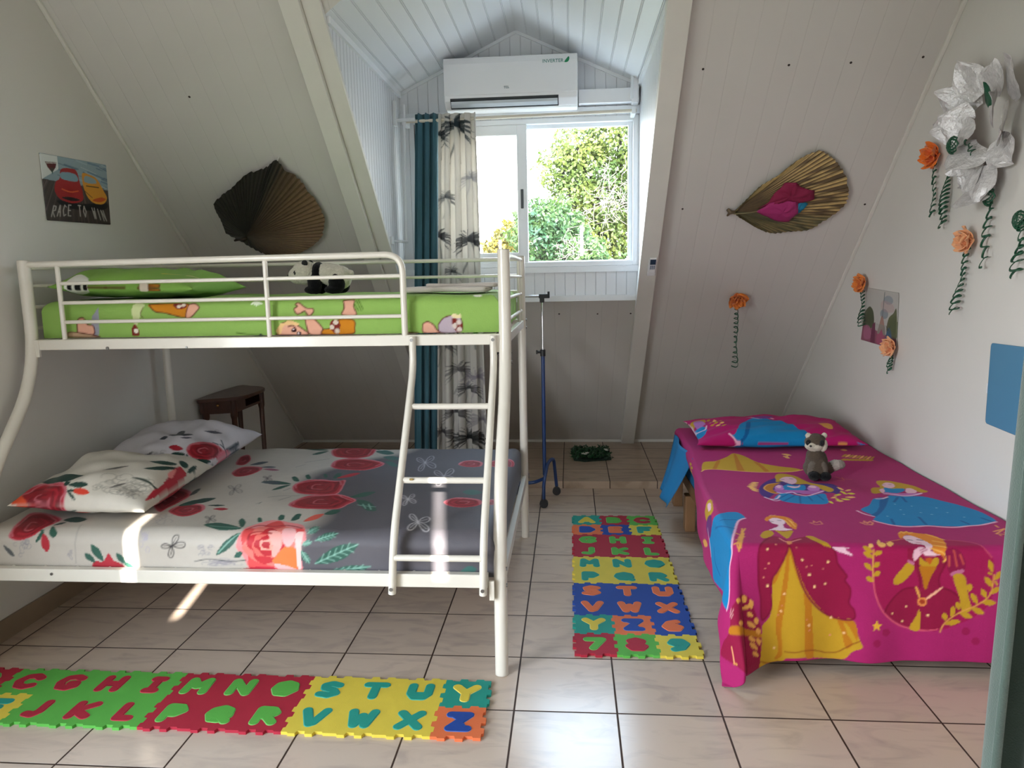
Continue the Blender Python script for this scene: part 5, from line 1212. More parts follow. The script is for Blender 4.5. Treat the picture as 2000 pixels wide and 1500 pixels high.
L #a8a2b4 0.8 2.5 -1549,2378 -1546,2379 -1541,2374 -1540,2367 -1542,2362 -1547,2364
L #8f8b92 0.8 2.5 -1513,2463 -1506,2447 -1514,2441 -1530,2450 -1543,2467 -1543,2480
L #8f8b92 0.8 2.5 -1561,2474 -1554,2472 -1545,2464 -1543,2455 -1547,2453 -1556,2459
L #8f8b92 0.8 2.5 -1540,2470 -1551,2477 -1560,2489 -1560,2498 -1551,2496 -1540,2485
L #8f8b92 0.8 2.5 -1546,2570 -1531,2551 -1527,2536 -1538,2534 -1554,2548 -1565,2566
L #8f8b92 0.8 2.5 -1588,2573 -1583,2553 -1596,2551 -1617,2568 -1631,2592 -1626,2605
L #8f8b92 0.8 2.5 -1515,2471 -1526,2491 -1521,2502 -1504,2494 -1488,2476 -1485,2459
L #8f8b92 0.8 2.5 -1579,2496 -1587,2497 -1598,2506 -1604,2518 -1600,2523 -1589,2517
L #8f8b92 0.8 2.5 -1586,2541 -1566,2532 -1548,2509 -1546,2492 -1560,2491 -1580,2509
L #8f8b92 0.8 2.5 -1636,2568 -1639,2583 -1628,2583 -1612,2570 -1603,2552 -1608,2543
L #8f8b92 0.8 2.5 -1575,2533 -1577,2548 -1564,2548 -1547,2532 -1538,2514 -1544,2506
L #8f8b92 0.8 2.5 -1287,2330 -1296,2332 -1300,2338 -1295,2344 -1285,2345 -1278,2341
L #8f8b92 0.8 2.5 -1313,2317 -1310,2321 -1302,2323 -1296,2320 -1296,2315 -1302,2312
L #8f8b92 0.8 2.5 -1329,2335 -1335,2339 -1334,2345 -1327,2348 -1319,2347 -1315,2342
L #8f8b92 0.8 2.5 -1337,2310 -1336,2315 -1330,2317 -1324,2316 -1322,2312 -1326,2309
L #8f8b92 0.8 2.5 -1329,2319 -1330,2324 -1324,2328 -1316,2327 -1312,2323 -1315,2317
L #8f8b92 0.8 2.5 -1327,2337 -1322,2339 -1317,2337 -1315,2334 -1319,2330 -1325,2330
L #8f8b92 0.8 2.5 -1334,2332 -1340,2337 -1337,2344 -1327,2346 -1318,2344 -1317,2337
L #8f8b92 0.8 2.5 -1319,2345 -1320,2341 -1326,2340 -1331,2341 -1332,2344 -1329,2347
L #8f8b92 0.8 2.5 -1296,2350 -1288,2349 -1284,2345 -1287,2340 -1295,2339 -1301,2341
L #8f8b92 0.8 2.5 -1297,2322 -1302,2315 -1312,2314 -1320,2318 -1319,2325 -1311,2330
L #8f8b92 0.8 2.5 -1273,2279 -1270,2277 -1278,2275 -1290,2275 -1297,2276 -1294,2279
L #8f8b92 0.8 2.5 -1231,2282 -1247,2281 -1263,2282 -1266,2285 -1255,2288 -1237,2288
L #8f8b92 0.8 2.5 -1256,2283 -1268,2286 -1261,2290 -1240,2291 -1221,2289 -1218,2285
L #8f8b92 0.8 2.5 -1279,2282 -1264,2286 -1238,2287 -1220,2283 -1224,2279 -1246,2276
L #8f8b92 0.8 2.5 -1260,2281 -1246,2277 -1251,2273 -1273,2271 -1294,2273 -1299,2277
L #8f8b92 0.8 2.5 -1206,2276 -1222,2274 -1244,2274 -1255,2277 -1247,2281 -1226,2283
L #8f8b92 0.8 2.5 -1260,2300 -1235,2299 -1224,2294 -1234,2290 -1259,2289 -1280,2292
L #8f8b92 0.8 2.5 -1325,2276 -1329,2281 -1311,2284 -1284,2285 -1269,2281 -1278,2276
L #8f8b92 0.8 2.5 -1237,2278 -1257,2280 -1260,2284 -1246,2287 -1224,2287 -1211,2283
L #8f8b92 0.8 2.5 -1261,2293 -1262,2290 -1276,2288 -1293,2288 -1300,2291 -1291,2294
L #8f8b92 0.8 2.5 -1229,2293 -1205,2291 -1199,2286 -1215,2283 -1241,2283 -1258,2286
L #8f8b92 0.8 2.5 -1291,2279 -1290,2281 -1278,2283 -1267,2282 -1263,2280 -1270,2278
L #8f8b92 0.8 2.5 -1237,2277 -1240,2280 -1229,2282 -1214,2281 -1205,2279 -1209,2276
L #8f8b92 0.8 2.5 -1254,2285 -1276,2285 -1289,2288 -1282,2292 -1261,2294 -1241,2292
L #8f8b92 0.8 2.5 -1275,2273 -1296,2273 -1307,2276 -1301,2279 -1282,2281 -1264,2279
L #8f8b92 0.8 2.5 -1182,2279 -1179,2276 -1187,2274 -1201,2274 -1210,2276 -1207,2279
L #40464a 1 3 -1356,2287 -1297,2296 -1221,2289 -1165,2293
l #5a6066 1 3 -1247,2684 -1245,2707
L #5a6066 1 3 -1245,2769 -1195,2810 -1133,2822
l #5a6066 1 3 -1226,2886 -1214,2927
l #5a6066 1 3 -1320,3264 -1291,3321
l #5a6066 1 3 -1332,3510 -1270,3584
l #5a6066 1 3 -1309,3357 -1206,3425
l #5a6066 1 3 -1185,2737 -1161,2803
l #5a6066 1 3 -1258,2684 -1245,2707
P #c8707c 1 0 -2066,2369 -2071,2401 -2093,2466 -2114,2557 -2053,2560 -1952,2509 -1937,2467 -1954,2401 -1978,2373 -2028,2356
P #b02434 1 0 -2060,2371 -2066,2402 -2086,2462 -2105,2545 -2047,2548 -1954,2501 -1941,2462 -1957,2401 -1978,2376 -2024,2360
P #8e1422 1 0 -2050,2378 -2057,2405 -2075,2458 -2091,2529 -2041,2530 -1962,2491 -1950,2458 -1963,2405 -1980,2382 -2018,2368
L #c8707c 0.8 7 -2054,2375 -2067,2402 -2074,2457 -2098,2537 -2049,2550 -1963,2490 -1946,2461
L #6a0c1a 0.8 7 -2070,2455 -2078,2513 -2032,2505 -1965,2486 -1958,2453 -1972,2409 -1981,2385
L #b02434 0.8 9 -2032,2503 -1977,2466 -1968,2447 -1973,2409 -1986,2395 -2009,2384 -2036,2388
L #6a0c1a 0.8 6 -1976,2443 -1984,2415 -1987,2398 -2005,2391 -2022,2400 -2034,2413 -2042,2443
L #c8707c 0.8 5 -1992,2407 -2003,2400 -2019,2403 -2022,2418 -2031,2438 -2039,2467 -2017,2461
L #6a0c1a 0.8 6 -2010,2413 -2017,2420 -2021,2433 -2022,2446 -2013,2450 -1995,2440 -1994,2432
P #1f4038 1 0 -1928,2488 -1886,2469 -1851,2467 -1841,2499 -1894,2525 -1919,2514
P #1f4038 1 0 -1931,2436 -1916,2439 -1904,2448 -1901,2467 -1918,2464 -1927,2451
P #b02434 1 0 -1937,2386 -1939,2361 -1938,2335 -1919,2313 -1904,2342 -1913,2367
P #2c5a4c 1 0 -1945,2406 -1951,2390 -1956,2371 -1960,2349 -1943,2364 -1938,2384
P #2c5a4c 1 0 -1924,2427 -1920,2404 -1914,2386 -1893,2369 -1883,2385 -1896,2404
P #2c5a4c 1 0 -1935,2386 -1939,2395 -1946,2403 -1958,2406 -1951,2394 -1943,2388
L #a8a29a 1 5 -1811,2272 -1807,2331 -1805,2382 -1824,2445
P #b02434 1 0 -1749,2265 -1735,2281 -1704,2281 -1682,2312 -1665,2285 -1638,2274 -1620,2252 -1691,2249 -1738,2254
P #2c5a4c 1 0 -1704,2281 -1707,2307 -1720,2331 -1746,2345 -1744,2314 -1727,2294
P #2c5a4c 1 0 -1736,2277 -1741,2294 -1753,2307 -1774,2310 -1768,2290 -1753,2280
P #2c5a4c 1 0 -1618,2271 -1622,2289 -1632,2305 -1652,2313 -1650,2291 -1636,2278
P #2c5a4c 1 0 -1581,2250 -1590,2265 -1604,2277 -1626,2278 -1616,2260 -1599,2252
P #c8707c 1 0 -1581,2606 -1573,2666 -1533,2688 -1471,2677 -1437,2612 -1452,2539 -1498,2534
P #b02434 1 0 -1575,2605 -1567,2661 -1530,2681 -1473,2670 -1441,2610 -1455,2542 -1498,2537
P #8e1422 1 0 -1566,2608 -1559,2656 -1528,2673 -1478,2664 -1451,2612 -1463,2554 -1500,2549
L #c8707c 0.8 7 -1571,2607 -1568,2663 -1527,2672 -1476,2668 -1442,2612
L #6a0c1a 0.8 7 -1526,2669 -1482,2656 -1463,2612 -1466,2558 -1500,2559
L #b02434 0.8 9 -1464,2612 -1478,2576 -1502,2570 -1550,2609 -1539,2640
L #6a0c1a 0.8 6 -1502,2580 -1534,2610 -1536,2638 -1517,2646 -1492,2638
L #c8707c 0.8 5 -1524,2629 -1514,2636 -1494,2634 -1486,2613 -1489,2592
L #6a0c1a 0.8 6 -1500,2624 -1492,2613 -1495,2600 -1504,2601 -1520,2612
P #2c5a4c 1 0 -1573,2666 -1538,2666 -1510,2687 -1502,2744 -1540,2737 -1563,2706
P #c8707c 1 0 -1744,2764 -1760,2853 -1740,2947 -1642,2881 -1591,2795 -1593,2717 -1605,2647 -1610,2598 -1678,2668
P #b02434 1 0 -1738,2763 -1753,2846 -1734,2932 -1642,2868 -1594,2790 -1596,2718 -1608,2653 -1613,2607 -1676,2673
P #8e1422 1 0 -1729,2766 -1742,2837 -1725,2911 -1645,2854 -1604,2786 -1606,2725 -1616,2669 -1621,2630 -1675,2687
L #c8707c 0.8 7 -1734,2766 -1755,2848 -1724,2908 -1644,2862 -1595,2792 -1607,2726
L #6a0c1a 0.8 7 -1720,2899 -1647,2839 -1617,2779 -1610,2728 -1622,2682 -1630,2659
L #b02434 0.8 9 -1618,2778 -1626,2737 -1630,2697 -1631,2662 -1670,2714 -1709,2766
L #6a0c1a 0.8 6 -1636,2710 -1642,2697 -1670,2719 -1699,2766 -1701,2798 -1697,2843
L #c8707c 0.8 5 -1667,2735 -1688,2764 -1695,2793 -1682,2809 -1655,2792 -1638,2770
L #6a0c1a 0.8 6 -1678,2776 -1675,2794 -1657,2780 -1650,2765 -1647,2751 -1650,2738
P #404648 1 0 -1596,2796 -1586,2810 -1586,2843 -1606,2907 -1619,2890 -1611,2845
P #1f4038 1 0 -1452,2672 -1427,2665 -1401,2664 -1381,2675 -1412,2685 -1435,2682
P #b02434 1 0 -1408,2628 -1384,2617 -1361,2616 -1347,2631 -1376,2645 -1396,2641
P #c8707c 1 0 -1584,3151 -1601,3238 -1585,3291 -1495,3273 -1464,3204 -1476,3120 -1530,3088
P #b02434 1 0 -1579,3150 -1594,3231 -1580,3280 -1495,3263 -1467,3199 -1479,3121 -1529,3092
P #8e1422 1 0 -1574,3158 -1586,3227 -1574,3271 -1502,3255 -1477,3201 -1486,3132 -1529,3106
L #c8707c 0.8 7 -1577,3156 -1596,3235 -1573,3269 -1500,3260 -1469,3203
L #6a0c1a 0.8 7 -1571,3264 -1506,3245 -1489,3197 -1489,3135 -1529,3117
L #b02434 0.8 9 -1490,3197 -1502,3151 -1529,3130 -1563,3165 -1565,3212
L #6a0c1a 0.8 6 -1529,3141 -1551,3173 -1562,3209 -1553,3230 -1517,3219
L #c8707c 0.8 5 -1549,3200 -1546,3217 -1519,3214 -1512,3191 -1513,3165
L #6a0c1a 0.8 6 -1525,3200 -1518,3190 -1520,3173 -1530,3169 -1541,3180
P #c8707c 1 0 -1661,3353 -1695,3482 -1666,3514 -1610,3415 -1606,3325
P #b02434 1 0 -1659,3355 -1690,3475 -1663,3504 -1612,3413 -1608,3329
P #8e1422 1 0 -1659,3367 -1686,3469 -1662,3494 -1618,3416 -1615,3345
L #c8707c 0.8 7 -1660,3363 -1692,3478 -1662,3493
L #6a0c1a 0.8 7 -1661,3488 -1622,3417 -1623,3363
L #b02434 0.8 9 -1624,3365 -1656,3387 -1674,3453
L #6a0c1a 0.8 6 -1668,3446 -1655,3454 -1631,3417
L #c8707c 0.8 5 -1638,3418 -1637,3393 -1654,3399
L #6a0c1a 0.8 6 -1651,3409 -1657,3431 -1652,3436
P #48545c 1 0 -1573,3321 -1542,3316 -1515,3331 -1501,3372 -1537,3375 -1560,3354
P #48545c 1 0 -1495,3273 -1465,3257 -1437,3253 -1418,3272 -1452,3290 -1478,3286
P #9a5068 1 0 -1464,3226 -1429,3201 -1396,3187 -1373,3200 -1414,3233 -1444,3237
P #48545c 1 0 -1376,3002 -1338,2978 -1302,2971 -1278,2992 -1319,3012 -1352,3012
P #1f4038 1 0 -1555,2689 -1515,2689 -1482,2712 -1468,2772 -1512,2765 -1539,2729
''')
ops(C_p1, '''
P #c8707c 1 0 -259,-273 -252,-248 -241,-216 -231,-185 -184,-174 -121,-197 -82,-208 -59,-245 -56,-276 -67,-280 -83,-280 -139,-280 -192,-280 -220,-280
P #b02434 1 0 -251,-274 -251,-244 -238,-215 -215,-201 -178,-184 -120,-205 -85,-214 -64,-247 -62,-276 -72,-280 -87,-280 -139,-280 -188,-280 -215,-280
P #8e1422 1 0 -235,-275 -235,-248 -211,-236 -199,-214 -170,-197 -122,-214 -91,-223 -74,-251 -72,-275 -82,-280 -94,-280 -137,-280 -181,-280 -204,-280
L #c8707c 0.8 7 -242,-274 -250,-245 -210,-236 -204,-210 -179,-182 -122,-215 -88,-218 -64,-247 -74,-275 -78,-280
L #6a0c1a 0.8 7 -205,-238 -190,-221 -160,-215 -123,-219 -97,-231 -88,-256 -77,-275 -90,-280 -103,-280 -137,-280
L #b02434 0.8 9 -159,-217 -126,-236 -104,-240 -89,-257 -96,-273 -99,-280 -104,-280 -137,-280 -167,-280 -187,-278
L #6a0c1a 0.8 6 -110,-247 -107,-262 -100,-273 -106,-278 -116,-280 -137,-280 -159,-278 -169,-275 -193,-273 -185,-263
L #c8707c 0.8 5 -115,-271 -116,-277 -118,-278 -136,-278 -152,-276 -165,-274 -172,-271 -171,-264 -167,-255 -156,-252
L #6a0c1a 0.8 6 -127,-275 -136,-275 -147,-273 -151,-271 -162,-269 -158,-265 -151,-262 -149,-258 -140,-257 -132,-259
P #d8502c 1 0 -259,-273 -257,-262 -246,-240 -205,-272 -196,-280 -227,-280
P #1f4038 1 0 -225,-151 -134,-196 -74,-194 -51,-139 -118,-133 -204,-105
P #1f4038 1 0 -252,-246 -248,-239 -245,-229 -241,-217 -245,-228 -249,-237
P #1f4038 1 0 -66,-216 -35,-229 -7,-232 12,-217 -19,-209 -48,-207
e #1f4038 1 12 -76,-208
P #d8402c 1 0 -41,-242 -14,-257 11,-260 31,-246 3,-235 -21,-235
P #1f4038 1 0 -63,-236 -48,-254 -31,-269 -13,-275 -24,-264 -43,-249
P #1f4038 1 0 -57,-241 -47,-245 -36,-247 -28,-243 -41,-237 -51,-237
L #8d8a80 0.8 2.5 91,-207 66,-211 48,-206 47,-194 64,-180 86,-178
L #8d8a80 0.8 2.5 99,-145 90,-131 98,-116 121,-116 139,-128 138,-142
L #8d8a80 0.8 2.5 213,-164 215,-171 206,-180 193,-185 185,-180 188,-171
L #8d8a80 0.8 2.5 194,-115 205,-125 196,-140 175,-149 156,-145 155,-130
L #8d8a80 0.8 2.5 94,-173 91,-183 77,-188 65,-186 62,-178 71,-168
L #8d8a80 0.8 2.5 177,-139 194,-137 201,-143 193,-154 176,-161 163,-158
L #8d8a80 0.8 2.5 120,-228 101,-235 76,-228 65,-215 74,-202 98,-199
L #8d8a80 0.8 2.5 164,-167 153,-185 130,-194 107,-181 107,-162 129,-152
L #8d8a80 0.8 2.5 144,-163 171,-156 188,-164 183,-182 162,-200 139,-200
L #8d8a80 0.8 2.5 134,-153 133,-170 113,-181 86,-176 77,-162 87,-145
L #8d8a80 0.8 2.5 122,-144 113,-155 95,-156 82,-150 82,-136 95,-127
L #8d8a80 0.8 2.5 160,-219 145,-237 117,-240 98,-225 101,-207 126,-198
L #8d8a80 0.8 2.5 156,-172 171,-172 175,-182 167,-196 151,-203 139,-196
L #8d8a80 0.8 2.5 158,-212 147,-220 136,-217 133,-207 141,-197 153,-195
L #8d8a80 0.8 2.5 199,-139 192,-154 170,-164 150,-162 146,-147 163,-135
L #8d8a80 0.8 2.5 192,-137 210,-131 219,-135 214,-148 197,-157 182,-157
L #8d8a80 0.8 2.5 188,-156 209,-157 212,-170 195,-188 173,-196 159,-186
L #8d8a80 0.8 2.5 178,-136 199,-123 219,-117 226,-129 213,-148 189,-157
L #8d8a80 0.8 2.5 142,-188 147,-202 137,-216 118,-215 105,-202 109,-189
L #8d8a80 0.8 2.5 40,-174 36,-159 49,-138 70,-133 85,-146 78,-164
L #8d8a80 0.8 2.5 156,-209 152,-195 163,-180 180,-175 190,-182 185,-197
L #8d8a80 0.8 2.5 97,-240 78,-224 84,-208 110,-203 136,-212 142,-229
L #8d8a80 0.8 2.5 191,-155 214,-148 227,-154 220,-171 198,-183 179,-182
L #8d8a80 0.8 2.5 186,-158 167,-164 153,-160 154,-148 170,-139 188,-138
L #8d8a80 0.8 2.5 159,-210 142,-206 138,-189 152,-175 172,-171 182,-179
L #8d8a80 0.8 2.5 118,-241 103,-235 101,-223 115,-216 133,-218 142,-227
L #8d8a80 0.8 2.5 62,-186 60,-179 67,-170 80,-167 88,-173 86,-182
L #8d8a80 0.8 2.5 189,-231 173,-224 172,-205 187,-188 208,-186 218,-200
L #8d8a80 0.8 2.5 176,-199 154,-203 143,-187 153,-169 178,-160 196,-165
L #8d8a80 0.8 2.5 178,-154 184,-143 200,-136 214,-136 214,-146 202,-156
L #8d8a80 0.8 2.5 187,-177 193,-164 212,-154 229,-153 232,-164 219,-179
L #8d8a80 0.8 2.5 139,-176 141,-161 159,-152 179,-152 184,-162 172,-176
L #8d8a80 0.8 2.5 231,-166 231,-175 221,-186 207,-188 200,-181 206,-171
L #8d8a80 0.8 2.5 127,-231 135,-220 151,-214 164,-219 163,-232 148,-241
L #6d6a66 0.8 2.5 184,-213 177,-219 170,-218 167,-212 171,-203 179,-200
L #6d6a66 0.8 2.5 208,-232 207,-237 202,-240 197,-239 196,-235 199,-230
L #6d6a66 0.8 2.5 152,-225 154,-231 147,-237 138,-237 133,-233 136,-227
L #6d6a66 0.8 2.5 182,-186 184,-192 180,-200 173,-203 167,-199 168,-191
L #6d6a66 0.8 2.5 166,-241 169,-237 175,-235 180,-237 179,-242 174,-245
L #6d6a66 0.8 2.5 132,-223 138,-223 141,-227 138,-231 132,-232 128,-230
L #6d6a66 0.8 2.5 178,-233 168,-231 167,-223 172,-214 182,-210 189,-217
L #6d6a66 0.8 2.5 187,-238 180,-237 178,-232 182,-226 189,-223 194,-227
L #6d6a66 0.8 2.5 197,-232 187,-228 186,-217 193,-207 204,-205 211,-214
L #6d6a66 0.8 2.5 181,-205 188,-204 193,-210 190,-219 183,-223 177,-220
L #6d6a66 0.8 2.5 181,-208 175,-201 178,-191 189,-184 198,-186 199,-196
L #6d6a66 0.8 2.5 158,-236 155,-231 159,-226 166,-223 172,-226 171,-232
L #8d8a80 0.8 2.5 43,-220 49,-220 51,-224 47,-228 40,-230 35,-228
L #8d8a80 0.8 2.5 56,-214 56,-218 51,-222 44,-222 42,-219 45,-215
L #8d8a80 0.8 2.5 49,-202 53,-200 57,-200 58,-202 56,-205 51,-206
L #8d8a80 0.8 2.5 69,-207 66,-211 60,-212 55,-210 56,-206 61,-203
L #8d8a80 0.8 2.5 41,-211 37,-211 35,-210 37,-207 41,-205 44,-206
L #8d8a80 0.8 2.5 44,-211 45,-215 40,-219 34,-221 30,-218 33,-214
P #6a6660 1 0 87,-209 106,-203 124,-188 136,-167 116,-178 99,-194
P #6a6660 1 0 3,-106 30,-96 55,-74 79,-51 45,-60 20,-82
P #1f4038 1 0 117,32 160,18 192,36 209,88 179,63 144,48
P #1f4038 1 0 142,-58 182,-51 213,-12 220,72 195,18 166,-24
e #1f4038 1 20 221,117
P #1f4038 1 0 254,92 259,119 260,148 252,174 246,143 247,115
L #38443c 1 6 144,-135 196,-131 244,-143
L #38443c 1 6 159,-136 206,-134 246,-140
L #38443c 1 6 173,-136 216,-136 248,-138
L #38443c 1 6 187,-134 226,-137 250,-135
L #38443c 1 6 201,-132 235,-137 252,-132
P #b02434 1 0 238,-39 219,41 219,90 242,86 257,79 263,2 263,-79 257,-181 244,-227 237,-163 248,-119
P #e88a88 1 0 230,-26 221,54 243,2 244,-33
''')
ops(C_p2, '''
P #c8707c 1 0 143,-237 139,-197 167,-153 193,-108 230,-96 262,-99 268,-152 252,-243 198,-265 161,-258
P #b02434 1 0 149,-237 146,-201 172,-160 196,-118 228,-103 260,-110 267,-160 250,-242 200,-262 165,-255
P #8e1422 1 0 158,-232 155,-202 177,-167 199,-131 225,-116 255,-127 262,-173 245,-237 202,-255 172,-249
L #c8707c 0.8 7 153,-234 145,-199 178,-167 197,-124 228,-102 254,-129 265,-167
L #6a0c1a 0.8 7 180,-170 203,-145 224,-139 252,-135 258,-183 238,-231 203,-251
L #b02434 0.8 9 225,-142 244,-165 251,-193 237,-231 206,-237 185,-234 170,-224
L #6a0c1a 0.8 6 244,-199 229,-222 207,-233 190,-227 184,-215 179,-202 194,-184
L #c8707c 0.8 5 209,-222 197,-220 188,-213 191,-201 199,-190 210,-180 222,-183
L #6a0c1a 0.8 6 200,-208 197,-202 204,-195 212,-193 220,-190 226,-195 225,-205
P #d87888 1 0 264,-154 258,-102 269,-39 270,-30 270,-121 269,-165
P #b02434 1 0 127,-235 99,-213 74,-211 57,-230 84,-242 108,-241
P #1f4038 1 0 147,-260 122,-251 94,-247 75,-263 102,-271 128,-269
P #1f4038 1 0 150,-256 151,-265 156,-273 167,-278 167,-268 160,-261
P #1f4038 1 0 264,-233 238,-251 207,-264 178,-284 216,-287 250,-276
P #1f4038 1 0 267,-228 268,-252 270,-264 270,-265 270,-230 270,-217
l #2f4250 1 6 224,-53 256,-79
l #2f4250 1 6 233,-81 268,-78
l #2f4250 1 6 266,-32 263,38
l #2f4250 1 6 270,10 263,60
l #2f4250 1 6 262,-68 268,3
l #2f4250 1 6 202,-96 227,-90
P #3c4048 1 0 -24,-158 -7,-164 5,-159 5,-138 -15,-131 -23,-141
P #3c4048 1 0 2,-124 24,-118 52,-116 22,-15 -12,-9 2,-84
P #3c4048 1 0 -3,-116 46,-138 89,-140 106,-95 71,-107 30,-109
P #50505c 1 0 73,-161 91,-159 108,-150 120,-129 102,-139 87,-151
P #585a66 1 0 128,-30 149,-21 173,-8 188,25 160,20 142,-6
L #505060 0.8 2.5 165,-4 164,-8 162,-11 159,-11 159,-7 160,-3
L #505060 0.8 2.5 153,-7 148,-13 144,-12 144,-6 147,2 152,5
L #505060 0.8 2.5 160,19 155,17 153,23 156,32 162,37 166,34
L #505060 0.8 2.5 161,-3 157,-11 152,-14 149,-10 151,-1 156,6
L #505060 0.8 2.5 180,25 184,28 187,25 186,18 183,12 179,13
L #8d8a8c 0.8 2.5 24,-275 10,-276 2,-274 7,-269 20,-266 32,-267
L #8d8a8c 0.8 2.5 14,-272 1,-274 -8,-272 -6,-269 4,-265 16,-265
L #8d8a8c 0.8 2.5 46,-261 34,-261 29,-258 33,-253 43,-251 53,-253
L #8d8a8c 0.8 2.5 40,-260 45,-261 45,-263 39,-265 33,-265 30,-263
L #8d8a8c 0.8 2.5 60,-271 68,-271 70,-274 64,-277 54,-278 49,-276
L #8d8a8c 0.8 2.5 35,-264 46,-265 49,-269 41,-272 29,-273 21,-271
L #8d8a8c 0.8 2.5 21,-279 20,-277 26,-275 34,-275 38,-276 35,-278
L #8d8a8c 0.8 2.5 75,-269 77,-274 67,-278 53,-278 46,-275 51,-271
L #8d8a8c 0.8 2.5 11,-282 3,-285 -10,-286 -19,-284 -17,-282 -5,-280
L #8d8a8c 0.8 2.5 -23,-277 -18,-274 -7,-273 2,-274 2,-277 -7,-279
L #8d8a8c 0.8 2.5 -20,-278 -25,-276 -25,-275 -18,-274 -11,-274 -8,-275
L #8d8a8c 0.8 2.5 47,-280 42,-282 34,-282 29,-280 31,-278 38,-277
P #5a5a60 1 0 -54,-284 -35,-281 -15,-275 -1,-264 -22,-270 -40,-277
P #b02434 1 0 270,-67 270,7 270,139 270,164 270,51 270,-48
''')
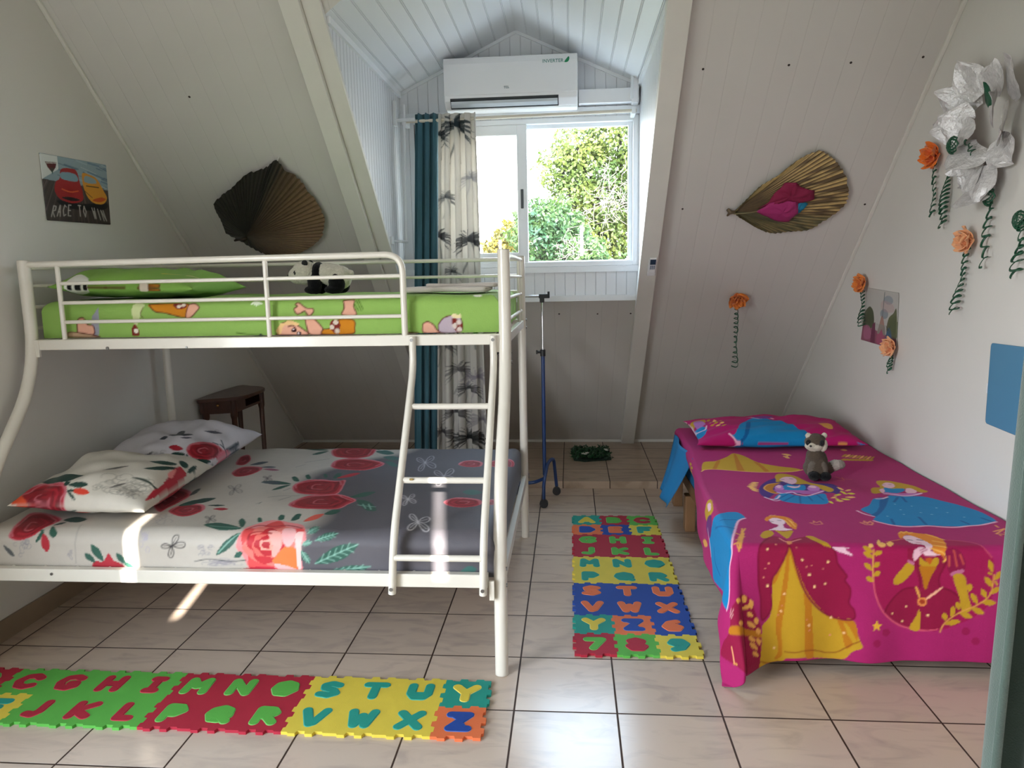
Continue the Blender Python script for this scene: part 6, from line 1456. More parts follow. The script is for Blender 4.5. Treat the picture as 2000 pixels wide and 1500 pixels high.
ops(C_up, '''
P #e0a890 1 0 -1047,2750 -1077,2737 -1090,2757 -1076,2768 -1085,2776 -1071,2783 -1041,2761 -1015,2758 -1013,2744 -1031,2730
L #5a1a18 1 4.5 -1047,2750 -1077,2737 -1090,2757 -1076,2768 -1085,2776 -1071,2783 -1041,2761 -1015,2758 -1013,2744 -1031,2730 -1047,2750
P #e0a890 1 0 -1048,2728 -1025,2727 -997,2704 -976,2676 -977,2656 -1029,2656 -1044,2694
L #5a1a18 1 4.5 -1048,2728 -1025,2727 -997,2704 -976,2676 -977,2656 -1029,2656 -1044,2694 -1048,2728
P #e0a890 1 0 -1164,2661 -1150,2695 -1131,2706 -1102,2706 -1057,2677 -1041,2655 -1159,2656
L #5a1a18 1 4.5 -1164,2661 -1150,2695 -1131,2706 -1102,2706 -1057,2677 -1041,2655 -1159,2656 -1164,2661
P #e8c088 1 0 -1169,2673 -1149,2701 -1161,2707 -1137,2701 -1113,2714 -1073,2700 -1085,2691 -1132,2695 -1153,2656
L #5a1a18 1 4 -1118,2689 -1097,2692 -1086,2677
e #3a1818 1 10 -1095,2674
e #3a1818 1 10 -1076,2659
e #f0e0e0 1 4 -1097,2677
e #f0e0e0 1 4 -1077,2661
P #c8801e 1 0 -976,2676 -946,2681 -910,2714 -851,2711 -847,2680 -860,2656 -977,2656
L #5a1a18 1 4.5 -976,2676 -946,2681 -910,2714 -851,2711 -847,2680 -860,2656 -977,2656 -976,2676
P #7a2a22 1 0 -948,2698 -930,2714 -907,2703 -912,2658 -941,2669
e #d8c8b8 1 10 -924,2703
e #d8c8b8 1 10 -940,2684
e #d8c8b8 1 10 -920,2669
P #e0a890 1 0 -892,2790 -848,2791 -849,2764 -839,2730 -897,2731 -887,2759
L #5a1a18 1 4.5 -892,2790 -848,2791 -849,2764 -839,2730 -897,2731 -887,2759 -892,2790
l #4a6a20 1 4 -839,2788 -818,2747
l #4a6a20 1 4 -847,2775 -829,2747
l #4a6a20 1 4 -831,2791 -810,2752
P #e0a890 1 0 -576,2692 -556,2700 -533,2686 -523,2669 -511,2656 -574,2656
L #5a1a18 1 4.5 -576,2692 -556,2700 -533,2686 -523,2669 -511,2656 -574,2656 -576,2692
P #b8a8b4 1 0 -516,2686 -493,2713 -453,2724 -430,2718 -420,2684 -432,2656 -506,2656
L #5a1a18 1 4.5 -516,2686 -493,2713 -453,2724 -430,2718 -420,2684 -432,2656 -506,2656 -516,2686
P #7a2a22 1 0 -459,2710 -437,2707 -420,2684 -429,2657 -449,2663 -459,2691
e #d8c8c0 1 10 -451,2682
e #d8c8c0 1 10 -434,2696
e #d8c8c0 1 10 -432,2668
P #e8d8a8 1 0 -464,2724 -447,2728 -436,2724 -427,2729 -425,2710 -453,2713
P #7fb530 1 0 -642,2659 -603,2656 -596,2655 -642,2655
L #5a1a18 1 4.5 -642,2659 -603,2656 -596,2655 -642,2655 -642,2659
P #f0f0e0 1 0 -362,2819 -368,2829 -374,2828 -378,2814 -371,2805 -366,2808
P #f0f0e0 1 0 -362,2819 -366,2825 -369,2821 -368,2805 -364,2802 -362,2806
P #f0f0e0 1 0 -362,2819 -363,2810 -362,2803 -359,2800 -357,2805 -359,2813
P #f0f0e0 1 0 -362,2819 -358,2806 -354,2801 -350,2804 -354,2819 -359,2824
P #f0f0e0 1 0 -362,2819 -355,2807 -348,2803 -342,2808 -350,2825 -357,2827
P #c8801e 1 0 -1694,2788 -1600,2794 -1526,2787 -1539,2732 -1627,2750 -1668,2757
L #5a1a18 1 4.5 -1694,2788 -1600,2794 -1526,2787 -1539,2732 -1627,2750 -1668,2757 -1694,2788
P #7a2a22 1 0 -1593,2789 -1545,2792 -1536,2773 -1572,2764
e #e0d0c0 1 9 -1567,2778
e #e0d0c0 1 9 -1549,2784
P #e0a890 1 0 -1526,2787 -1503,2791 -1482,2772 -1495,2754 -1521,2731 -1542,2732
L #5a1a18 1 4.5 -1526,2787 -1503,2791 -1482,2772 -1495,2754 -1521,2731 -1542,2732 -1526,2787
P #cfd8a0 1 0 -1758,2784 -1712,2788 -1727,2746 -1742,2706 -1757,2706
L #5a1a18 1 3 -1715,2775 -1727,2746 -1717,2732
P #9a9aa8 1 0 -1936,2732 -1921,2755 -1903,2772 -1911,2668 -1936,2668
P #e0a890 1 0 -2002,2681 -1997,2727 -1972,2736 -1956,2709 -1932,2703 -1933,2668 -1990,2669
L #5a1a18 1 4.5 -2002,2681 -1997,2727 -1972,2736 -1956,2709 -1932,2703 -1933,2668 -1990,2669 -2002,2681
P #c8a888 1 0 -2044,2658 -2039,2678 -1990,2675 -1906,2657
L #5a1a18 1 4.5 -2044,2658 -2039,2678 -1990,2675 -1906,2657 -2044,2658
P #e8f0d8 1 0 -1247,2794 -1256,2794 -1263,2790 -1268,2781 -1258,2781 -1251,2786
P #e8f0d8 1 0 -1247,2794 -1252,2790 -1256,2785 -1256,2776 -1249,2779 -1246,2785
P #e8f0d8 1 0 -1247,2794 -1249,2786 -1248,2778 -1244,2770 -1240,2778 -1242,2786
P #e8f0d8 1 0 -1247,2794 -1244,2785 -1240,2778 -1232,2775 -1234,2783 -1240,2790
P #e8f0d8 1 0 -1247,2794 -1239,2785 -1230,2780 -1220,2779 -1228,2788 -1238,2792
P #7a2a22 1 0 -1768,2689 -1751,2706 -1737,2666 -1765,2660
e #e8e0d0 1 10 -1751,2680
L #4a6a20 1 4 -1334,2666 -1275,2659 -1228,2656
e #202828 1 6 -1234,2656
''')
ops(C_pg, '''
e #e8e8e0 1 50 -198,-250
e #181818 1 10 -190,-250
e #181818 1 10 -228,-250
e #181818 1 10 -162,-250
e #181818 1 10 -198,-250
P #e0a890 1 0 -150,-250 -95,-250 -70,-250 -75,-250 -126,-250 -151,-250
L #5a1a18 1 4.5 -150,-250 -95,-250 -70,-250 -75,-250 -126,-250 -151,-250 -150,-250
P #c8801e 1 0 -70,-250 -1,-250 6,-250 -72,-250
L #5a1a18 1 4.5 -70,-250 -1,-250 6,-250 -72,-250 -70,-250
P #c8801e 1 0 67,-250 92,-246 153,-243 161,-248 130,-250 80,-250
L #5a1a18 1 4.5 67,-250 92,-246 153,-243 161,-248 130,-250 80,-250 67,-250
P #7a2a22 1 0 67,-250 86,-246 117,-247 105,-250 80,-250
e #e0d0c0 1 12 86,-250
e #e0d0c0 1 12 99,-249
L #d8c858 1 5 119,-132 152,-111 172,-79
l #e8d8a0 1 6 209,-97 268,-79
''')
mt = thing('mattress', (-1.23, 3.03, .362), 'double mattress of the lower bunk in a white and grey sheet printed with red roses', 'mattress')
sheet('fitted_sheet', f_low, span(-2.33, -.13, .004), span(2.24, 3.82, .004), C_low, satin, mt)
MB().box((-2.17, 2.40, .37), (-.29, 3.66, .47), .02).build('core', mat('white mattress ticking', (.6, .6, .58), .8), mt)
mu = thing('mattress', (-1.2, 3.23, 1.172), 'narrow mattress of the top bunk in a green sheet with cartoon children', 'mattress')
sheet('fitted_sheet', f_up, span(-2.28, -.145, .0045), span(2.655, 3.81, .0045), C_up, cotton, mu)
MB().box((-2.12, 2.81, 1.175), (-.30, 3.66, 1.29), .02).build('core', mat('white mattress ticking', (.6, .6, .58), .8), mu)
pillow('pillow', PIL1, C_p1, C_p1, satin, 'white rose print pillow on the lower bunk, the nearer one with its left end red', 'rose pillows on the lower bunk')
pillow('pillow', PIL2, C_p2, C_p2, satin, 'white rose print pillow on the lower bunk, the farther one near the wooden table', 'rose pillows on the lower bunk')
pillow('pillow', PILG, C_pg, C_pg, cotton, 'green pillow with a cartoon footballer on the top bunk', None)

# single bed by the right wall
wood = mat('light brown wood', '#8f6a48', .5, var=.12, vscale=9)
bed = thing('single_bed', (1.07, 3.4, 0), 'low wooden single bed frame against the right wall under a pink princess bedspread', 'bed')
MB().box((.635, 2.52, .20), (1.575, 4.34, .27), .005).build('bed_frame', wood, bed)
for x, y in ((.61, 2.56), (1.50, 2.56), (.61, 3.80), (.61, 4.24), (1.50, 4.24), (1.50, 3.4)):
    MB().box((x, y, 0), (x+.055, y+.07, .20), .004).build('leg', wood, bed)
MB().box((.622, 2.50, .275), (1.585, 4.36, .42), .03).build('mattress', mat('blue under sheet', '#1a6fa8', .8), bed)
bs = sheet('bedspread', f_spread, np.linspace(0, 1, 320), np.linspace(0, 1, 600), C_spr, cotton, warp=spread_hem)
tag(base_origin(bs), 'pink bedspread printed with princesses hanging over the front of the single bed', 'bedspread')
bs.modifiers.new('thickness', 'SOLIDIFY').thickness = .0015
pillow('pillow', PILP, C_pp, C_pp, cotton, 'flat pink pillow with a blue gown print at the head of the single bed', None)
# blue sheet corner hanging out at the head end
blue = mat('blue cotton', '#1877ae', .75, bump=.2, bscale=150, var=.04)
def f_blue(U, V):
    # U along the hem downwards 0..1, V across 0..1
    X = .615-.085*U-.03*U*U+.012*np.sin(V*9); Y = 3.62+.42*V+.22*(1-V)*U*.6+.25*(1-U)*V; Z = .452-.30*U*(1-.12*V)-.02*V
    return X, Y, Z
bl = sheet('sheet_corner', f_blue, np.linspace(0, 1, 20), np.linspace(0, 1, 20), None, blue, bed)
bl.modifiers.new('thickness', 'SOLIDIFY').thickness = .003

# ------------------------------------------------------------------ folded towel on the top bunk
towel_m = mat('white terry cloth', '#cfc6bd', .9, bump=.8, bscale=420, sheen=.3)
tw = thing('towel', (-.49, 3.0, 1.322), 'folded white towel lying on the green sheet at the ladder end of the top bunk', 'towel')
def slab(x0, x1, y0, y1, z0, z1, r, seed, name):
    P = [(y0+r-r*math.cos(t), (z0+z1)/2+(z1-z0)/2*math.sin(t)) for t in np.linspace(-math.pi/2, math.pi/2, 9)]
    P += [(y1-r+r*math.cos(t), (z0+z1)/2+(z1-z0)/2*math.sin(t)) for t in np.linspace(math.pi/2, -math.pi/2, 9)]
    wv = waves(seed, 4, 10, 40); vs = []; n = len(P); xs = np.linspace(x0, x1, 40); fs = []
    for i, x in enumerate(xs):
        e = 1-.35*max(0, 1-min(x-x0, x1-x)/.012)
        for y, z in P: vs.append((x, (y-(y0+y1)/2)*e+(y0+y1)/2, (z-(z0+z1)/2)*e+(z0+z1)/2+.002*float(wv(x, y))))
    for i in range(39):
        for j in range(n): fs.append((i*n+j, i*n+(j+1) % n, (i+1)*n+(j+1) % n, (i+1)*n+j))
    fs += [tuple(range(n))[::-1], tuple(range(39*n, 40*n))]
    return MB().add(vs, fs).build(name, towel_m, tw, True)
slab(-.678, -.330, 2.90, 3.12, 1.328, 1.350, .012, 1, 'towel_fold'); slab(-.60, -.298, 2.96, 3.16, 1.345, 1.362, .010, 2, 'towel_fold')

# ------------------------------------------------------------------ curtains
def pleats(x0, x1, n, amp, seed):
    rg = random.Random(seed); ph = [rg.uniform(-.5, .5) for _ in range(n*2+4)]
    def g(t, z): return amp*(math.sin(t*n*2*math.pi+ph[int(t*n)]*.8+.5*math.sin(z*1.7+seed))+.35*math.sin(t*n*4.3*math.pi+z*.9+seed))
    return g
def curtain(name, x0, x1, y, z0, z1, n, amp, canvas, m, xb0=None, xb1=None, seed=1, thick=.002, nz=90, nx=None, scallop=0):
    xb0 = x0 if xb0 is None else xb0; xb1 = x1 if xb1 is None else xb1
    U, V = np.meshgrid(np.linspace(0, 1, nx or n*24), np.linspace(0, 1, nz)); rg = np.random.RandomState(seed)
    ph = rg.uniform(0, 6.28, 6)
    k = 1-V; X = (x0*V+xb0*k)*(1-U)+(x1*V+xb1*k)*U
    A = amp*(.75+.5*k+.2*np.sin(3*k+ph[0]))
    tt = U+.02*np.sin(5*U+ph[1]+1.3*k)
    Y = y+A*np.sin(tt*n*2*np.pi+ph[2]+.35*np.sin(2.2*k+ph[3]))+A*.25*np.sin(tt*n*4.6*np.pi+ph[4]+k)
    X = X+amp*.35*np.sin(tt*n*4*np.pi+ph[5])
    Z = z0+(z1-z0)*V; Z = Z+scallop*V**30*np.abs(np.sin(tt*n*np.pi+ph[2]/2))
    co = np.stack([X, Y, Z], -1).reshape(-1, 3); nu, nv = U.shape[1], U.shape[0]
    i = (np.arange(nv-1)[:, None]*nu+np.arange(nu-1)[None]); q = np.stack([i, i+1, i+nu+1, i+nu], -1).reshape(-1, 4)
    o = grid_mesh(name, co, q, canvas.sample(U*(x1-x0)*1.0+x0, Z).reshape(-1, 3) if canvas else None, m, None)
    o.modifiers.new('thickness', 'SOLIDIFY').thickness = thick; return base_origin(o)
teal = mat('teal curtain fabric', '#35606e', .8, bump=.3, bscale=260, sheen=.25, var=.05, vscale=4)
tag(curtain('curtain', -.905, -.765, 4.405, .10, 2.345, 3, .022, None, teal, -1.00, -.84, 3, scallop=.012), 'plain dark teal curtain hanging at the left end of the window rod', 'curtain')
C_cur = Canvas(-.82, -.45, 0, 2.45, .003, '#dcd8d2')
def palm(cx, cz, s, col, tall=1.0, al=1.0, seed=0, trunk=True):
    r = random.Random(seed)
    if trunk:
        for o in (-.010, .008): C_cur.line(col, .005*s, curve([(cx+o*s, cz), (cx+o*s*1.6+.006*s, cz-.07*s*tall), (cx+o*s*3, cz-.17*s*tall)], 5, False), alpha=al*.8)
    for k in range(19):
        a = math.pi*(1.15-1.30*k/18)+r.uniform(-.1, .1); L_ = s*.094*(1-.15*abs(math.cos(a))+r.uniform(-.1, .1)); p = [(cx, cz)]
        for t in (.35, .7, 1): p.append((cx+L_*t*math.cos(a), cz+L_*t*math.sin(a)*.9-.045*s*t*t*(1.25-math.sin(a))))
        w = .013*s; n = [(p[i][0]-w*math.sin(a)*(1-.3*i)*(.6 if i < 3 else 0), p[i][1]+w*(.9 if i < 3 else 0)) for i in range(4)]
        C_cur.poly(col, curve(p+n[::-1], 3), al)
        if k % 2: C_cur.line('#c8c6c4', .0025, p, alpha=al*.6)
palm(-0.665, 2.27, 1.25, '#2b3b42', 1, 0.85, 0)
palm(-0.765, 2.22, 0.8, '#3c464c', 1, 0.765, 1)
palm(-0.6, 1.6, 1.1, '#5a5c60', 1, 0.85, 2)
palm(-0.765, 1.63, 0.9, '#54565a', 1, 0.8075, 3)
palm(-0.72, 1.86, 0.7, '#6e7074', 1, 0.595, 4)
palm(-0.585, 1.97, 0.8, '#a5a3a8', 1, 0.51, 5)
palm(-0.69, 1.42, 0.6, '#66686c', 1, 0.595, 6)
palm(-0.7, 1.08, 1, '#46524c', 1, 0.85, 7)
palm(-0.61, 1.12, 1, '#46524c', 1, 0.85, 8)
palm(-0.74, 0.98, 0.8, '#5c5c60', 1, 0.68, 9)
palm(-0.66, 0.82, 0.9, '#6a6668', 1, 0.68, 10)
palm(-0.62, 0.7, 0.8, '#4c4c4e', 1, 0.765, 11)
palm(-0.58, 0.77, 1, '#9c92a0', 1, 0.51, 12)
palm(-0.68, 0.55, 0.9, '#5e5a5c', 1, 0.765, 13)
palm(-0.56, 0.5, 1, '#8f8890', 1, 0.51, 14)
palm(-0.62, 0.38, 1.2, '#2a2c2a', 1, 0.85, 15)
palm(-0.74, 0.42, 0.8, '#5e5a5c', 1, 0.765, 16)
for a in (0, .5, 1, 1.5, 2): C_cur.ell('#3f7a3a', (-.585+.012*math.cos(a*2.5), 1.085-.015*a), .016, .020)
palmm = mat('white curtain fabric with palm print', (1, 1, 1), .8, attr='print', bump=.2, bscale=260)
_N = palmm.node_tree.nodes; _L = palmm.node_tree.links; _t = _N.new('ShaderNodeBsdfTranslucent'); _x = _N.new('ShaderNodeMixShader'); _x.inputs[0].default_value = .35
_a = [n for n in _N if n.type == 'ATTRIBUTE'][0]; _L.new(_a.outputs['Color'], _t.inputs[0]); _L.new(_N['Principled BSDF'].outputs[0], _x.inputs[1]); _L.new(_t.outputs[0], _x.inputs[2]); _L.new(_x.outputs[0], _N['Material Output'].inputs[0])
tag(curtain('curtain', -.765, -.540, 4.385, .10, 2.345, 4, .020, C_cur, palmm, -.855, -.520, 8, nx=160, nz=700), 'white curtain printed with grey palm trees covering the left pane', 'curtain')
rod_m = mat('cream lacquered rod', (.66, .60, .50), .35)
rod = thing('curtain_rod', (-.3, 4.40, 2.32), 'cream curtain rod running across the top of the window', 'curtain rod')
MB().cyl((-.985, 4.40, 2.31), (.392, 4.40, 2.325), .0095, 14).build('rod', rod_m, rod, True, angle=50)
for x, z in ((-.975, 2.31), (.375, 2.325)): MB().box((x-.012, 4.385, z-.02), (x+.012, YW-.02, z+.02), .003).build('bracket', frame_m, rod)
# swing-arm rod at the left cheek
sw = thing('swing_arm_rod', (-1.0, 4.42, 1.6), 'thin white swing arm rod fixed upright on the left cheek of the dormer', 'rod')
MB().cyl((-.985, 4.36, 1.60), (-.965, 4.36, 2.40), .007, 12).build('rod', frame_m, sw, True, angle=50)
MB().cyl((-1.028, 4.18, 1.607), (-.980, 4.37, 1.607), .0085, 12).build('arm', frame_m, sw, True, angle=50)
MB().box((-1.03, 4.15, 1.585), (-1.018, 4.20, 1.63), .002).build('bracket', frame_m, sw)
MB().cyl((-1.025, 4.36, 2.31), (-.90, 4.345, 2.31), .010, 12).build('arm', frame_m, sw, True, angle=50)
MB().box((-1.029, 4.34, 2.28), (-1.012, 4.38, 2.42), .002).build('bracket', frame_m, sw)
cord_m = mat('dark grey cord', (.05, .05, .05), .6)
tag(base_origin(MB().tube(smoothpath([(-.925, 4.44, 2.30), (-.922, 4.44, 1.9), (-.90, 4.44, 1.35), (-.897, 4.44, 1.30)], 5), .0025, 6).tube(smoothpath([(-.916, 4.44, 2.30), (-.915, 4.44, 1.9), (-.892, 4.44, 1.36)], 5), .0025, 6).build('blind_cord', cord_m)), 'thin dark cord hanging beside the teal curtain', 'cord')

# near curtain at the doorway on the right
near = mat('grey green curtain fabric', '#46574f', .85, bump=.35, bscale=300, sheen=.3, var=.12, vscale=5)
tag(curtain('curtain', .735, 1.02, 1.2, .10, 2.30, 3, .028, None, near, .692, .98, 21, nz=80), 'grey green curtain hanging close by at the right edge, in front of the single bed', 'curtain')
nr = thing('curtain_rod', (1.1, 1.2, 2.3), 'dark rod carrying the near grey green curtain', 'curtain rod')
MB().cyl((.62, 1.2, 2.32), (XR, 1.2, 2.32), .011, 14).build('rod', mat('dark bronze rod', (.08, .06, .05), .4, metal=.8), nr, True, angle=50)

# ------------------------------------------------------------------ air conditioner
acw = mat('white glossy ABS', (.80, .80, .82), .22, coat=.3)
acd = mat('dark air outlet', (.02, .025, .03), .5)
ac = thing('air_conditioner', (-.33, YW, 2.36), 'white split air conditioner above the window', 'air conditioner')
ax0, ax1, ay = -.720, .052, YW-.195
prof = [(YW, 2.375), (YW-.05, 2.355), (ay+.04, 2.362), (ay+.006, 2.40), (ay, 2.43), (ay+.001, 2.60), (ay+.012, 2.635), (ay+.04, 2.645), (YW, 2.645)]
MB().prism(prof, (0, 0, 0), (0, 1, 0), (0, 0, 1), (1, 0, 0), ax0, ax1).build('body', acw, ac, bevel=.006)
MB().prism([(ay-.006, 2.428), (ay-.008, 2.598), (ay+.002, 2.634), (ay+.012, 2.634), (ay+.006, 2.428)], (0, 0, 0), (0, 1, 0), (0, 0, 1), (1, 0, 0), ax0+.002, ax1-.002).build('front_panel', acw, ac, bevel=.002)
MB().prism([(ay+.004, 2.402), (ay+.003, 2.420), (ay+.05, 2.42), (YW-.07, 2.366), (YW-.07, 2.362), (ay+.034, 2.3615)], (0, 0, 0), (0, 1, 0), (0, 0, 1), (1, 0, 0), ax0+.035, ax1-.11).build('air_outlet', acd, ac)
fl = MB()
for a in (ax0+.04, (ax0+ax1-.075)/2+.006): fl.box((a, ay+.006, 2.404), (a+.30, ay+.012, 2.407), 0)
fl.prism([(ay+.002, 2.380), (ay+.0, 2.395), (ay+.012, 2.392), (ay+.03, 2.366), (ay+.02, 2.366)], (0, 0, 0), (0, 1, 0), (0, 0, 1), (1, 0, 0), ax0+.04, ax1-.115)
fl.build('louvre', mat('pale grey plastic', (.52, .56, .60), .3), ac)
def text(name, s, size, loc, rot, m, parent, extr=.0004, offset=0.0, align='CENTER', shear=0.0, spacing=1.0, sc=(1, 1, 1), res=4):
    cu = bpy.data.curves.new(name, 'FONT'); cu.body = s; cu.size = size; cu.extrude = extr; cu.offset = offset; cu.align_x = align; cu.align_y = 'CENTER'
    cu.shear = shear; cu.space_character = spacing; cu.resolution_u = res; cu.fill_mode = 'FRONT' if extr == 0 else 'BOTH'
    t = bpy.data.objects.new(name, cu); COL.objects.link(t); dg = bpy.context.evaluated_depsgraph_get(); dg.update()
    me = bpy.data.meshes.new_from_object(t.evaluated_get(dg)); bpy.data.objects.remove(t); bpy.data.curves.remove(cu)
    Mx = Matrix.Translation(loc) @ rot.to_4x4() @ Matrix.Diagonal((*sc, 1)); me.transform(Mx); me.name = name
    me.materials.clear(); return link(name, me, m, parent)
FRONT = Matrix(((1, 0, 0), (0, 0, -1), (0, 1, 0)))              # text facing -y
grn = mat('green logo ink', '#1d8a5c', .4); gry = mat('grey logo ink', '#6f7f86', .4)
text('lettering', 'INVERTER', .026, (ax1-.085-.055, ay-.0085, 2.602-.008), FRONT, mat('grey green logo ink', '#5c8a86', .4), ac, .0006, .0004, spacing=1.05)
MB().prism(curve([(ax1-.075, 2.585), (ax1-.066, 2.600), (ax1-.050, 2.615), (ax1-.047, 2.600), (ax1-.056, 2.586)], 4), (0, 0, 0), (1, 0, 0), (0, 0, 1), (0, 1, 0), ay-.0095, ay-.0075).build('leaf_logo', grn, ac)
text('lettering', 'TCL', .017, (-.355, ay-.0075, 2.462), FRONT, gry, ac, .0006, .0005)
# pipe cover right of the unit
pc = thing('pipe_duct', (.22, YW, 2.38), 'white boxed pipe duct running right from the air conditioner', 'duct')
MB().box((ax1+.006, YW-.075, 2.385), (.385, YW-.012, 2.465), .004).build('duct', acw, pc)
MB().box((.365, YW-.085, 2.375), (.41, YW-.012, 2.52), .010).build('elbow', acw, pc)
MB().box((.36, YW-.095, 2.40), (.376, YW-.07, 2.53), .004).build('cover', frame_m, pc)

# remote control in a holder on the right beam
rc = thing('remote_control', S(.468, s_of(1.475), .055), 'small white remote control with a dark screen in a holder on the right beam', 'remote control')
o_ = S(.468, s_of(1.475), .055)
A2 = dict(o=o_, U=(1, 0, 0), V=T_UP, N_=N_IN)
MB().prism([(-.024, -.075), (.024, -.075), (.024, .045), (-.024, .045)], d0=0, d1=.012, **A2).build('holder', acw, rc, bevel=.003)
MB().prism([(-.019, -.04), (.019, -.04), (.019, .075), (-.019, .075)], d0=.012, d1=.022, **A2).build('handset', acw, rc, bevel=.003)
MB().prism([(-.016, .028), (.016, .028), (.016, .068), (-.016, .068)], d0=.0225, d1=.0232, **A2).build('screen', mat('dark blue screen', (.03, .05, .09), .2), rc)
bt = MB()
for i in range(3):
    for j in range(3): bt.prism([(-.014+i*.010, -.008+j*.011), (-.006+i*.010, -.008+j*.011), (-.006+i*.010, -.001+j*.011), (-.014+i*.010, -.001+j*.011)], d0=.0225, d1=.024, **A2)
bt.build('buttons', mat('blue grey keys', (.16, .2, .28), .5), rc)

# ------------------------------------------------------------------ foam puzzle mats: every tile a thing, its letter a part
FOAM = {k: mat('%s foam' % k, c, .75, bump=.25, bscale=500, var=.03, vscale=12) for k, c in
        dict(red='#aa1c34', green='#58ac44', yellow='#dcc444', teal='#1c9484', orange='#e07040', blue='#164498').items()}
foam_dark = mat('dark joint', (.05, .04, .04), .9)
TS = .1552
def edge_prof(sgn):
    """offsets of one tile edge: teeth in and out, corners flat"""
    d = .0065*sgn; P = [(0, 0), (.13, 0), (.15, d), (.30, d), (.325, -d), (.475, -d), (.50, d), (.65, d), (.675, -d), (.83, -d), (.85, 0)]
    return P
def tile_outline():
    o = []
    for (ax, ay), (bx, by), sgn in (((0, 0), (1, 0), 1), ((1, 0), (1, 1), 1), ((1, 1), (0, 1), -1), ((0, 1), (0, 0), -1)):
        pr = edge_prof(1)
        if sgn < 0: pr = [(0, 0)]+[(1-t, -0+e) for t, e in pr[::-1] if t > 0]
        nx, ny = (by-ay)*sgn, -(bx-ax)*sgn
        for t, e in pr: o.append((ax*TS+(bx-ax)*TS*t+nx*e, ay*TS+(by-ay)*TS*t+ny*e))
    return o
OUTL = tile_outline()
BUB = {'A': [[(.05, 0), (.5, 1), (.95, 0)], [(.25, .3), (.75, .3)], [(.5, .55), (.5, .4)]], 'B': [[(.1, 0), (.1, 1), (.6, .95), (.75, .75), (.5, .52), (.85, .3), (.65, .03), (.1, 0)], [(.3, .5), (.5, .5)], [(.35, .75), (.5, .75)], [(.35, .25), (.55, .25)]],
'C': [[(.95, .8), (.65, 1), (.25, .9), (.05, .5), (.25, .1), (.65, 0), (.92, .15)]], 'D': [[(.1, 0), (.1, 1), (.6, .95), (.9, .5), (.6, .05), (.1, 0)], [(.3, .3), (.3, .7), (.6, .7), (.65, .3)], [(.4, .5), (.55, .5)]], 'E': [[(.8, 1), (.15, 1), (.15, 0), (.8, 0)], [(.15, .5), (.7, .5)]],
'F': [[(.85, 1), (.15, 1), (.15, 0)], [(.15, .5), (.7, .5)]], 'G': [[(.9, .85), (.6, 1), (.2, .88), (.05, .5), (.22, .08), (.65, 0), (.9, .2), (.85, .42), (.6, .42)]], 'H': [[(.12, 0), (.12, 1)], [(.88, 0), (.88, 1)], [(.12, .5), (.88, .5)], [(.3, .5), (.7, .5)]],
'I': [[(.5, 0), (.5, 1)], [(.25, 1), (.75, 1)], [(.25, 0), (.75, 0)]], 'J': [[(.75, 1), (.75, .3), (.55, .02), (.15, .1)]], 'K': [[(.15, 0), (.15, 1)], [(.9, .98), (.2, .45), (.9, .02)]], 'L': [[(.2, 1), (.2, 0), (.85, 0)]],
'M': [[(.05, 0), (.1, 1), (.5, .45), (.9, 1), (.95, 0)], [(.2, .6), (.35, .5)], [(.8, .6), (.65, .5)]], 'N': [[(.1, 0), (.1, 1), (.9, 0), (.9, 1)]], 'O': [[(.5, .95), (.15, .8), (.05, .45), (.25, .08), (.65, .03), (.95, .4), (.85, .8), (.5, .95)], [(.35, .65), (.65, .65), (.65, .35), (.35, .35)]],
'P': [[(.15, 0), (.15, 1), (.65, .97), (.85, .7), (.6, .42), (.15, .42)], [(.35, .7), (.6, .7)]], 'Q': [[(.5, .97), (.15, .8), (.05, .5), (.25, .12), (.6, .08), (.92, .4), (.85, .8), (.5, .97)], [(.35, .65), (.65, .65), (.65, .35), (.35, .35)], [(.65, .25), (.95, 0)]],
'R': [[(.12, 0), (.12, 1), (.65, .97), (.85, .72), (.6, .45), (.12, .45)], [(.35, .7), (.6, .7)], [(.5, .45), (.9, .02)]], 'S': [[(.85, .88), (.5, 1), (.2, .85), (.25, .6), (.7, .42), (.85, .2), (.55, 0), (.12, .1)]], 'T': [[(.08, 1), (.92, 1)], [(.5, 1), (.5, 0)]],
'U': [[(.1, 1), (.1, .35), (.3, .05), (.7, .05), (.9, .35), (.9, 1)], [(.25, .25), (.75, .25)]], 'V': [[(.05, 1), (.45, 0), (.6, .1), (.95, 1)]], 'W': [[(.02, 1), (.25, .02), (.5, .7), (.75, .02), (.98, 1)], [(.25, .15), (.5, .35), (.75, .15)]], 'X': [[(.08, 1), (.92, 0)], [(.08, 0), (.92, 1)]],
'Y': [[(.05, 1), (.5, .5), (.95, 1)], [(.5, .5), (.5, 0)]], 'Z': [[(.1, 1), (.9, 1), (.15, 0), (.9, 0)], [(.3, .95), (.6, .7)], [(.4, .05), (.6, .2)]], '6': [[(.75, .95), (.35, .8), (.1, .35), (.3, .03), (.7, .03), (.85, .3), (.6, .5), (.3, .42)], [(.4, .25), (.6, .25)]],
'7': [[(.1, .95), (.88, .95), (.4, .02)]], '8': [[(.5, 1), (.2, .85), (.3, .58), (.7, .58), (.8, .85), (.5, 1)], [(.5, .5), (.12, .3), (.3, .02), (.7, .02), (.88, .3), (.5, .5)], [(.4, .8), (.6, .8)], [(.4, .25), (.6, .25)]], '9': [[(.25, .05), (.65, .2), (.9, .65), (.7, .97), (.3, .97), (.15, .7), (.4, .5), (.7, .58)], [(.4, .75), (.6, .75)]]}
